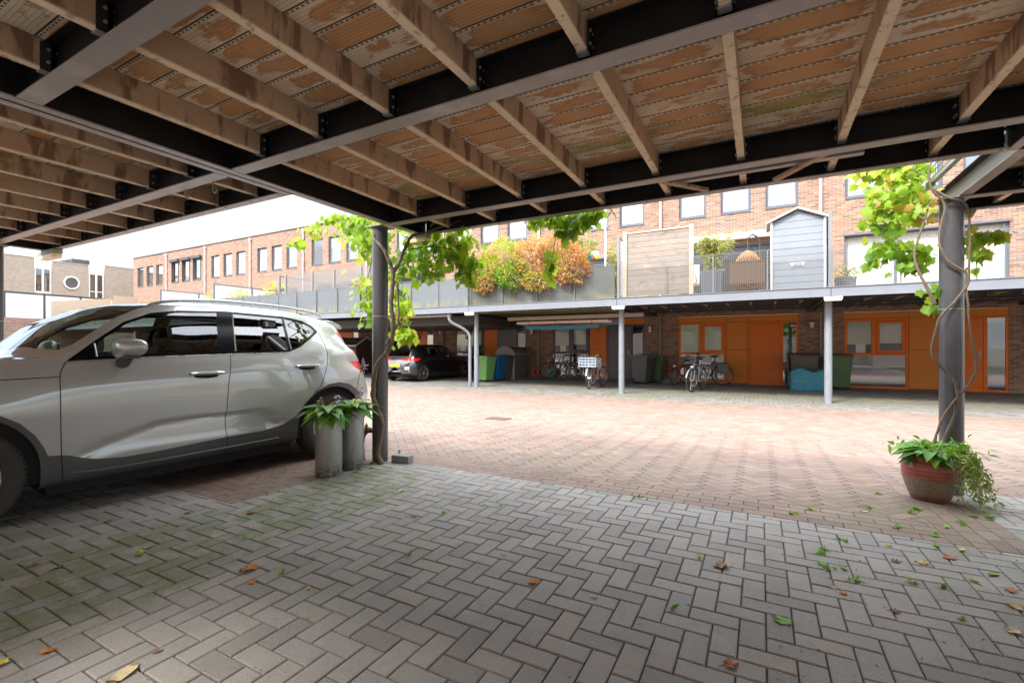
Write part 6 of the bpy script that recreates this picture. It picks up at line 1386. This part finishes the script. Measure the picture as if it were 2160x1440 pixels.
vine_foliage(root, [(-5.0, 4.3, 2.93, .22, .12, .09, 16), (-5.35, 4.3, 2.82, .22, .12, .10, 16), (-5.66, 4.3, 2.69, .2, .1, .08, 12), (-4.62, 4.3, 2.80, .30, .18, .20, 60), (-4.38, 4.28, 2.55, .25, .18, .28, 70), (-4.15, 4.2, 2.62, .3, .2, .2, 60),
                    (-4.42, 4.3, 2.02, .16, .14, .16, 24), (-4.38, 4.3, 1.76, .14, .14, .22, 34), (-4.25, 4.3, 1.58, .1, .1, .10, 10), (-3.72, 4.3, 2.40, .18, .16, .26, 46), (-3.40, 4.34, 2.40, .22, .16, .18, 50), (-3.45, 4.3, 2.15, .28, .16, .16, 44),
                    (-3.05, 4.34, 2.42, .26, .16, .16, 60), (-2.92, 4.32, 2.22, .22, .16, .20, 60), (-2.86, 4.3, 2.02, .16, .14, .14, 22), (-3.85, 4.3, 1.85, .14, .1, .14, 20), (-3.72, 4.2, 1.58, .16, .1, .20, 40), (-3.70, 4.2, 1.36, .13, .1, .10, 20),
                    (-3.80, 4.2, 2.10, .2, .12, .16, 24), (-1.95, 4.35, 2.53, .20, .08, .08, 26), (-1.55, 4.35, 2.52, .28, .08, .07, 36), (-1.72, 4.33, 2.40, .16, .07, .10, 22), (-1.86, 4.3, 2.10, .06, .05, .20, 11), (-2.4, 4.38, 2.70, .5, .08, .06, 14)], .118)
root = empty('grape_vine', (1.36, 5.25, 0), 'lighter grape vine twining up the right post out of the red pot', 'vine')
S1 = [(1.235, 5.06, .31), (1.30, 5.16, .445), (1.37, 5.24, .617), (1.447, 5.28, .745), (1.545, 5.30, .89), (1.602, 5.31, 1.032), (1.587, 5.32, 1.231), (1.563, 5.31, 1.392), (1.548, 5.30, 1.593), (1.535, 5.30, 1.755), (1.54, 5.30, 1.90)]
S2 = [(1.30, 5.06, .32), (1.37, 5.2, .454), (1.453, 5.28, .623), (1.478, 5.285, .807), (1.447, 5.285, .948), (1.335, 5.28, 1.108), (1.31, 5.28, 1.211), (1.335, 5.28, 1.355), (1.361, 5.27, 1.478), (1.45, 5.285, 1.60), (1.545, 5.30, 1.753), (1.535, 5.29, 1.855), (1.42, 5.285, 1.96), (1.362, 5.28, 2.113), (1.367, 5.28, 2.256), (1.392, 5.28, 2.457), (1.30, 5.26, 2.60), (1.28, 5.26, 2.80)]
stems(root, [(S1, (.011, .008)), (S2, (.012, .009)), ([(1.30, 5.26, 2.603), (1.42, 5.27, 2.50), (1.514, 5.29, 2.46), (1.56, 5.33, 2.381), (1.57, 5.33, 2.199), (1.563, 5.32, 1.998), (1.56, 5.32, 1.80)], (.011, .008)), ([(1.335, 5.3, 1.60), (1.26, 5.3, 1.80), (1.20, 5.32, 2.02), (1.25, 5.34, 2.25), (1.30, 5.34, 2.45)], (.013, .007))], m_bark, 'stem', 8)
stems(root, [([(1.30, 5.3, 2.7), (1.15, 5.5, 2.92), (.95, 5.55, 2.96), (.84, 5.55, 2.97)], (.005, .002)), ([(1.27, 5.32, 2.35), (1.1, 5.5, 2.55), (.93, 5.55, 2.45)], (.005, .002)), ([(1.22, 5.32, 2.05), (1.08, 5.5, 2.25), (.96, 5.55, 2.12)], (.005, .002)), ([(1.56, 5.33, 2.1), (1.70, 5.5, 2.2), (1.86, 5.55, 2.14)], (.004, .002))], m_twig, 'shoot', 6)
vine_foliage(root, [(.98, 5.55, 2.92, .20, .12, .08, 30), (1.20, 5.5, 2.88, .18, .12, .14, 40), (1.10, 5.5, 2.66, .20, .14, .12, 44), (.98, 5.5, 2.50, .14, .12, .10, 24), (1.22, 5.45, 2.50, .15, .12, .14, 34), (1.08, 5.5, 2.36, .14, .1, .08, 14),
                    (1.05, 5.55, 2.18, .18, .12, .12, 30), (1.23, 5.5, 2.10, .16, .12, .12, 30), (1.18, 5.5, 1.98, .12, .1, .08, 14), (.97, 5.55, 2.06, .08, .08, .06, 8), (1.36, 5.45, 1.74, .07, .08, .07, 7), (1.35, 5.45, 1.58, .06, .06, .05, 4),
                    (1.66, 5.5, 2.20, .10, .08, .08, 12), (1.80, 5.52, 2.20, .08, .08, .05, 9), (1.66, 5.45, 2.02, .07, .07, .10, 10), (1.62, 5.45, 2.10, .05, .05, .05, 5)], .112)
# hostas in the cylinder planters
m_hosta = leafmat('hosta leaf', [(0, (.04, .13, .025)), (.5, (.09, .26, .035)), (.85, (.17, .40, .04)), (1, (.30, .42, .07))], .3, .45, .3)
m_dry = simple('dry flower stalk', (.32, .23, .13), .9, 0, .3, 40); m_flow = simple('pale mauve flower', (.45, .36, .50), .7)
def hosta(x, y, z, n, label, stalks):
    root = empty('hosta_plant', (x, y, z), label, 'plant'); a = RS.rand(n)*2*math.pi; el = RS.rand(n)
    U = np.stack([np.cos(a), np.sin(a), .15+.75*el], 1); N_ = np.stack([-np.cos(a)*.4, -np.sin(a)*.4, np.ones(n)], 1)
    P = np.stack([x+np.cos(a)*.03, y+np.sin(a)*.03, z+.02+el*.06], 1)
    leaves('foliage', m_hosta, TH, P, U, N_, .15+.09*RS.rand(n), RS.rand(n), root)
    for (dx, dy, h, fl) in stalks:
        mb = MB(); q = spl([(x, y, z), (x+dx*.5, y+dy*.5, z+h*.6), (x+dx, y+dy, z+h)], 5); mb.tube(q, [.004]*len(q), 5); mb.build('flower_stalk', m_dry, root)
        k = 26; t = RS.rand(k); P = np.array([q[-1]])-np.array([[0, 0, 1]])*t[:, None]*.12+rnd3(k, .008); leaves('flower', m_flow if fl else m_dry, TL, P, rnd3(k), rnd3(k), .028+.012*RS.rand(k), RS.rand(k), root)
    return root
hosta(-3.655, 3.085, .55, 34, 'glossy hosta spilling from the front zinc cylinder', [(-.10, -.02, .19, False), (.05, .06, .20, True)]); hosta(-3.665, 3.385, .55, 26, 'smaller hosta in the rear zinc cylinder, its tallest stalk in front of the tail light', [(.10, .06, .55, True), (.14, -.02, .26, True)])
# plants of the red pot
root = empty('pot_plants', (RX, RY, .32), 'broad-leaved greens and yellowish trailing stems filling the red clay pot', 'plant')
n = 46; a = RS.rand(n)*2*math.pi; el = RS.rand(n)
leaves('foliage', m_hosta, TH, np.stack([RX+np.cos(a)*.07, RY+np.sin(a)*.07, .33+el*.06], 1), np.stack([np.cos(a)-.25, np.sin(a), .25+.5*el], 1), np.stack([-.3*np.cos(a), -.3*np.sin(a)-.3, np.ones(n)], 1), .11+.07*RS.rand(n), RS.rand(n), root)
m_trail = leafmat('trailing leaf', [(0, (.13, .22, .04)), (.5, (.24, .34, .07)), (1, (.38, .45, .12))], .3); m_green = leafmat('fresh green leaf', [(0, (.06, .20, .015)), (.5, (.12, .34, .02)), (1, (.30, .45, .03))], .4)
P, U, N_ = [], [], []
for i in range(46):
    ang = R(random.uniform(-75, 35)); r0 = .13; fx, fy = math.cos(ang), math.sin(ang); ln = random.uniform(.2, .42); out = random.uniform(.05, .20)
    p0 = Vector((RX+fx*.1, RY+fy*.1, .36)); p1 = Vector((RX+fx*(.19+out*.3), RY+fy*(.19+out*.3), .36)); p2 = Vector((RX+fx*(.21+out), RY+fy*(.21+out), max(.0, .36-ln)))
    q = spl([p0, p1, (p1+p2)/2+Vector((random.uniform(-.02, .02), random.uniform(-.02, .02), .04)), p2], 5)
    if i < 20: mb = MB(); mb.tube(q, .0022, 4); mb.build('trailing_stem', m_dry if i % 2 else m_twig, root)
    if i % 5 != 1:
        for v in q[3:]:
            for _ in range(3): P.append(v+Vector(rnd3(1, .016)[0])); U.append(rnd3(1)[0]); N_.append(rnd3(1)[0]+np.array([0, 0, 1.]))
leaves('trailing_foliage', m_trail, TL, P, U, N_, .022+.022*RS.rand(len(P)), RS.rand(len(P)), root)
n = 240; q = RS.normal(0, 1, (n, 3)); P = np.array([RX+.05, RY-.02, .38])+q*np.array([.11, .09, .032]); leaves('fresh_foliage', m_green, TL, P, rnd3(n)+np.array([.2, 0, .2]), rnd3(n, .5)+np.array([0, -.3, 1.]), .035+.04*RS.rand(n), RS.rand(n), root)
# hedge on the terrace
m_hedge = leafmat('pieris leaf', [(0, (.42, .09, .06)), (.22, (.58, .20, .12)), (.40, (.60, .33, .16)), (.52, (.48, .42, .07)), (.70, (.36, .46, .04)), (.86, (.13, .32, .02)), (1, (.05, .17, .015))], .4)
def shrub(cx, cy_, cz, rx, ry, rz, n, hue, hs, label, size=.064, name='shrub', droop=0., tmpl=TL, mat=None, shell=.55):
    root = empty(name, (cx, cy_, ZT), label, 'shrub', 'shrubs along the terrace railing' if name == 'shrub' else None); n = int(n*1.3) if size < .07 else n; rx *= 1.12; d = RS.normal(0, 1, (n, 3)); d /= np.linalg.norm(d, axis=1)[:, None]; rad = (shell+(1-shell)*RS.rand(n)**.6)
    lump = 1+.16*np.sin(d[:, 0]*7+cx)*np.cos(d[:, 2]*6+cx*2)+.10*np.sin(d[:, 2]*13+d[:, 0]*9)
    P = np.array([cx, cy_, cz])+d*(rad*lump)[:, None]*np.array([rx, ry, rz]); P[:, 2] -= droop*np.maximum(0, np.abs(d[:, 1])-.3)
    ok = P[:, 2] > ZT-.1; P = P[ok]; d = d[ok]; n = len(P); U = d*1.0+rnd3(n, .55)+np.array([0, 0, .1]); N_ = rnd3(n)+d*.4+np.array([0, 0, .6])
    h = np.clip(hue+hs*RS.normal(0, 1, n)+.10*np.sin(P[:, 0]*5+P[:, 2]*4), 0, 1)
    mb = MB(); q = [Vector((cx, cy_, ZT+.3)), Vector((cx+.05, cy_, cz)), Vector((cx, cy_, cz+rz*.5))]; mb.tube(q, [.03, .02, .01], 6); mb.build('trunk', m_bark, root)
    for i in range(10):
        e = Vector((random.uniform(-1, 1)*rx*.7, random.uniform(-1, 1)*ry*.7, random.uniform(-.3, .7)*rz)); mb = MB(); mb.tube([Vector((cx, cy_, cz-.25*rz)), Vector((cx, cy_, cz))+e*.6, Vector((cx, cy_, cz))+e], [.012, .008, .004], 5); mb.build('branch', m_bark, root)
    leaves('crown', mat or m_hedge, tmpl, P, U, N_, size*(.7+.7*RS.rand(n)), h, root); return root
shrub(-8.15, 13.1, 3.80, .62, .45, .58, 2400, .26, .12, 'shrub with reddish tips at the left end of the hedge, behind the vine leaves')
shrub(-7.35, 13.05, 4.02, .66, .48, .74, 3000, .56, .13, 'tall yellow-green shrub in the hedge left of centre')
shrub(-6.95, 12.86, 3.50, .50, .38, .46, 1900, .84, .10, 'bright green low shrub hanging over the railing')
shrub(-6.30, 13.0, 4.0, .66, .46, .62, 2900, .34, .14, 'orange-tipped shrub in the middle of the hedge')
shrub(-5.45, 13.05, 4.08, .62, .46, .66, 2700, .16, .10, 'reddest shrub of the hedge, right of the middle')
shrub(-4.98, 12.9, 3.68, .55, .42, .62, 2500, .30, .13, 'orange-pink shrub at the right end of the hedge')
shrub(-6.05, 12.82, 3.28, .50, .30, .32, 1300, .42, .14, 'low orange and yellow shrub spilling under the middle of the hedge')
shrub(-7.95, 12.85, 3.35, .45, .30, .35, 1200, .40, .14, 'low orange and green shrub spilling at the left of the hedge')
for i in range(4): potbox(-8.0+i*1.13, 13.2, 1.05, .42, .55, m_pbox, ('long planter box under the left end of the hedge', 'long planter box under the yellow-green shrub', 'long planter box under the middle of the hedge', 'long planter box under the right end of the hedge')[i])
m_bam = leafmat('bamboo leaf', [(0, (.20, .24, .06)), (.5, (.38, .38, .12)), (1, (.52, .44, .22))], .35)
def bamboo(x, y, z0, h, w, n, label, hue=.5):
    root = empty('bamboo', (x, y, z0), label, 'bamboo', None); P, U = [], []
    for i in range(34):
        a = random.uniform(0, 6.28); e = random.uniform(.2, 1)*w; hh = h*random.uniform(.7, 1); q = spl([(x+random.uniform(-.1, .1), y+random.uniform(-.1, .1), z0), (x+math.cos(a)*e*.3, y+math.sin(a)*e*.3, z0+hh*.55), (x+math.cos(a)*e, y+math.sin(a)*e*.7, z0+hh)], 5); mb = MB(); mb.tube(q, .004, 4); mb.build('cane', m_dry, root)
        for _ in range(n//34): t = random.uniform(.12, 1); v = q[int(t*(len(q)-1))]; P.append(v+Vector(rnd3(1, .035)[0])); U.append(np.array([math.cos(a), math.sin(a), random.uniform(-.4, .8)])+rnd3(1, .5)[0])
    leaves('foliage', m_bam, TN, P, U, rnd3(len(P))+np.array([0, 0, .8]), .10+.06*RS.rand(len(P)), np.clip(RS.normal(hue, .22, len(P)), 0, 1), root); return root
bamboo(-1.12, 13.35, ZT+.6, 1.0, .55, 3000, 'feathery bamboo growing from the square slate planter', .5)
bamboo(-4.75, 13.7, ZT+.3, 2.0, .55, 1700, 'pale green bamboo behind the hedge near the white pole', .25); bamboo(-3.85, 13.9, ZT+.2, 1.7, .4, 800, 'thin yellow bamboo between the white pole and the timber fence panel', .4)
shrub(1.85, 14.1, ZT+.46, .34, .3, .22, 500, .5, .2, 'straggly pink and green plant in the small dark planter', .07, 'potted_plant', mat=m_bam, tmpl=TN, shell=.2)
for (x, z, n, lab) in ((-24.6, 3.5, 700, 'yellow-green shrub behind the grey car roof, farther left'), (-22.3, 3.45, 700, 'yellow-green shrub in front of the white terrace screen'), (-19.6, 3.75, 420, 'small rounded shrub on a stem beside the lattice')): shrub(x, 13.6, z, .75, .4, .55, n, .55, .1, lab, .10, shell=.3)
# ------------------------------------------------------------------ weeds and litter on the ground
P, U = [], []
def weeds(cx, cy_, rx, ry, clumps, per, s):
    for _ in range(clumps):
        x, y = random.gauss(cx, rx), random.gauss(cy_, ry)
        for _ in range(per): a = random.uniform(0, 6.28); P.append((x+random.gauss(0, s*.6), y+random.gauss(0, s*.6), gz(y)+.001)); U.append((math.cos(a), math.sin(a), random.uniform(.2, 1.2)))
weeds(1.05, 4.5, .22, .25, 9, 14, .018); weeds(.9, 3.6, .4, .4, 4, 7, .012); weeds(-.2, 3.9, .5, .06, 3, 12, .02); weeds(.35, 3.35, .06, .3, 6, 12, .02); weeds(-3.6, 3.55, .10, .12, 6, 14, .02); weeds(1.25, 2.9, .35, .5, 8, 8, .014)
weeds(-3.3, 12.9, .5, .15, 14, 20, .04); weeds(-8.0, 13.5, .6, .5, 12, 16, .03); weeds(1.2, 14.2, .8, .6, 14, 12, .03); weeds(-1.5, 14.6, 1.5, .5, 16, 10, .03); weeds(-5.6, 12.3, .5, .04, 5, 20, .035); weeds(-2.0, 2.6, 1.2, .8, 10, 6, .01)
n = len(P); tag(leaves('weeds', m_green, TL, P, U, rnd3(n, .4)+np.array([0, 0, 1.]), .018+.024*RS.rand(n), RS.rand(n)), kind='stuff')
# crumbs, seeds and soil washed into the joints
n = 2600; X = np.concatenate([RS.normal(1.0, .9, 1500), RS.uniform(-4, 3, 1100)]); Y = np.concatenate([RS.normal(2.9, .9, 1500), RS.uniform(.5, 4.5, 1100)]); ok = Y > .3; X, Y = X[ok], Y[ok]; n = len(X)
snap = RS.rand(n) < .7; u = np.round(X/W_)*W_+RS.normal(0, .003, n); X = np.where(snap & (RS.rand(n) < .5), u, X); v = np.round((Y-.05)/W_)*W_+.05+RS.normal(0, .003, n); Y = np.where(snap, v, Y)
m_cr2 = leafmat('joint crumbs', [(0, (.10, .055, .03)), (.5, (.22, .13, .07)), (.85, (.40, .30, .18)), (1, (.20, .24, .05))], .1, .8)
tag(leaves('litter', m_cr2, TL, np.stack([X, Y, np.full(n, .0025)], 1), np.concatenate([rnd3(n)[:, :2], np.full((n, 1), .05)], 1), rnd3(n, .3)+np.array([0, 0, 1.]), .006+.012*RS.rand(n)**2, RS.rand(n)), kind='stuff')
root = None
m_lf = {}
for nm, c in (('brown', (.26, .11, .045)), ('tan', (.42, .27, .13)), ('pale', (.58, .48, .28)), ('orange', (.52, .20, .02)), ('green', (.16, .30, .03)), ('yellow', (.52, .42, .05)), ('rust', (.36, .13, .06))):
    m = M('fallen leaf '+nm, c, .7); m.color(m.mix(m.noise(40, 4, .7), tuple(k*.55 for k in c), tuple(min(1, k*1.25) for k in c))); m_lf[nm] = m.m
def fallen(x, y, s, c, label, kind='v', curl=.5):
    T, F_ = TV if kind == 'v' else TL; T = T.copy(); rs = np.random.RandomState(int(abs(x*1000+y*77)) % 9999)
    z = curl*(np.abs(T[:, 0])**1.3)*.8+curl*.5*(T[:, 1]-.4)**2+rs.normal(0, .05, len(T)); a = rs.rand()*6.28; ca, sa = math.cos(a), math.sin(a)
    mb = MB(); mb.add([((p*ca-q*sa)*s, (p*sa+q*ca)*s, zz*s) for (p, q, _), zz in zip(T, z-z.min())], F_, True)
    t0 = Vector((0, 0, (z[0]-z.min())*s)); 
    if kind == 'v': mb.tube([t0, (t0+Vector((sa*.25*s, -ca*.25*s, .04*s))), t0+Vector((sa*.5*s, -ca*.5*s, 0))], .0012, 4)
    o = mb.build('fallen_leaf', m_lf[c]); o.location = (x, y, gz(y)+.001); return tag(o, label, 'leaf', 'fallen leaves on the paving')
FL = [
(-2.458, 1.585, 0.086, 'orange', 'curled orange leaf, largest in the lower left, on the grey pavers', 'v'),
(-2.108, 0.886, 0.125, 'pale', 'large pale leaf at the bottom left edge of the paving', 'l'),
(-4.006, 1.521, 0.057, 'rust', 'dark red-brown leaf in front of the grey car sill, left one', 'v'),
(-3.592, 1.001, 0.046, 'brown', 'brown leaf close to the left edge', 'v'),
(-3.425, 1.034, 0.057, 'green', 'green leaf close to the left edge', 'l'),
(-3.283, 1.423, 0.052, 'tan', 'pinkish tan leaf left of centre in the mossy area', 'v'),
(-3.703, 1.873, 0.040, 'brown', 'small brown leaf behind the two red ones in the moss', 'v'),
(-3.283, 2.088, 0.057, 'rust', 'twisted red-brown leaf in the mossy paving', 'v'),
(-2.340, 1.489, 0.046, 'orange', 'small orange leaf just below the largest orange one', 'v'),
(-2.037, 1.591, 0.046, 'tan', 'small tan leaf right of the orange pair', 'l'),
(-2.294, 1.818, 0.023, 'brown', 'tiny brown leaf above the tan one', 'v'),
(-3.830, 2.898, 0.057, 'orange', 'orange leaf at the foot of the front planter', 'v'),
(-3.501, 3.244, 0.057, 'brown', 'brown leaf by the foot of the rear planter', 'v'),
(-2.202, 2.625, 0.057, 'brown', 'brown curled leaf in the middle distance of the grey paving', 'v'),
(-2.831, 2.928, 0.046, 'tan', 'tan leaf left of a similar one, below the concrete block', 'v'),
(-2.686, 3.006, 0.046, 'yellow', 'yellowish leaf below the concrete block', 'v'),
(-1.988, 2.968, 0.040, 'yellow', 'small yellow leaf right of the brown curled one', 'l'),
(-1.307, 2.362, 0.046, 'green', 'olive leaf in the centre of the paving', 'l'),
(-1.030, 2.187, 0.057, 'orange', 'bright orange leaf at the centre of the paving', 'v'),
(-1.643, 2.374, 0.034, 'tan', 'tiny peach leaf left of the olive one', 'l'),
(-0.700, 2.178, 0.046, 'pale', 'slim pale leaf right of the bright orange one', 'l'),
(-0.168, 2.835, 0.081, 'tan', 'large crumpled tan leaf in the right half', 'v'),
(0.092, 2.362, 0.081, 'green', 'flat grey-green leaf in the lower right', 'v'),
(0.310, 3.104, 0.057, 'green', 'dark green leaf right of the crumpled tan one', 'v'),
(0.409, 3.083, 0.063, 'green', 'pale green leaf with a brown end', 'l'),
(0.351, 2.792, 0.034, 'orange', 'tiny orange leaf in the right half', 'v'),
(0.307, 2.830, 0.052, 'tan', 'beige leaf left of the tiny orange one', 'l'),
(-0.200, 3.118, 0.023, 'yellow', 'tiny yellow leaf near the paving edge', 'l'),
(-0.120, 1.951, 0.057, 'rust', 'red-brown leaf with a long stalk at the bottom', 'v'),
(0.531, 2.720, 0.040, 'brown', 'dark brown curled leaf in the lower right', 'v'),
(0.981, 3.578, 0.069, 'rust', 'rust leaf below the red pot weeds', 'v'),
(1.118, 4.168, 0.069, 'green', 'fresh green leaf lying in front of the red pot, upper one', 'l'),
(0.941, 3.708, 0.069, 'green', 'fresh green leaf lying lower left below the red pot', 'l'),
(1.048, 3.706, 0.069, 'yellow', 'yellow-green leaf lying lower right below the red pot', 'l'),
(1.124, 3.437, 0.081, 'green', 'big green leaf near the right edge', 'l'),
(1.102, 3.247, 0.057, 'rust', 'rust leaf at the right edge, upper one', 'v'),
(1.039, 3.051, 0.063, 'tan', 'tan leaf at the right edge, lower one', 'v'),
(0.961, 2.779, 0.057, 'pale', 'pale curled leaf at the right picture edge', 'v'),
(0.704, 3.604, 0.034, 'yellow', 'small yellow leaf on the grey pavers below the pot', 'v'),
(0.704, 4.321, 0.034, 'pale', 'pale leaf on the red bricks left of the pot', 'v'),
(0.822, 3.399, 0.057, 'yellow', 'ochre leaf among the weeds below the pot', 'v'),
(0.690, 3.367, 0.046, 'brown', 'brown-green leaf in the right half near the edge', 'v'),
(-2.122, 0.980, 0.040, 'brown', 'dark leaf above the large pale one', 'l'),
(-2.584, 0.651, 0.057, 'yellow', 'yellow leaf in the bottom left corner', 'v'),
(-2.510, 0.765, 0.046, 'orange', 'orange-brown leaf near the bottom left', 'v'),
(-1.777, 4.638, 0.034, 'tan', 'tan leaf on the red bricks of the street', 'l'),
(-1.410, 2.226, 0.023, 'tan', 'speck of tan leaf left of centre', 'l')]
for f in FL: fallen(*f)
m_fruit = simple('unripe green fruit', (.30, .36, .05), .4)
for x, y, lab in ((-3.21, 1.36, 'small yellow-green fruit on the paving near the front wheel of the grey car'),):
    mb = MB(); bmm = bmesh.new(); bmesh.ops.create_uvsphere(bmm, u_segments=16, v_segments=10, radius=.020); bmesh.ops.scale(bmm, vec=(1, 1, .9), verts=bmm.verts); mb.bm(bmm, Matrix.Translation((0, 0, .018)), True); mb.tube([(0, 0, .034), (.003, 0, .044)], .0015, 5); o = mb.build('fruit', m_fruit); o.location = (x, y, 0); tag(o, lab, 'fruit')
bpy.context.view_layer.update()
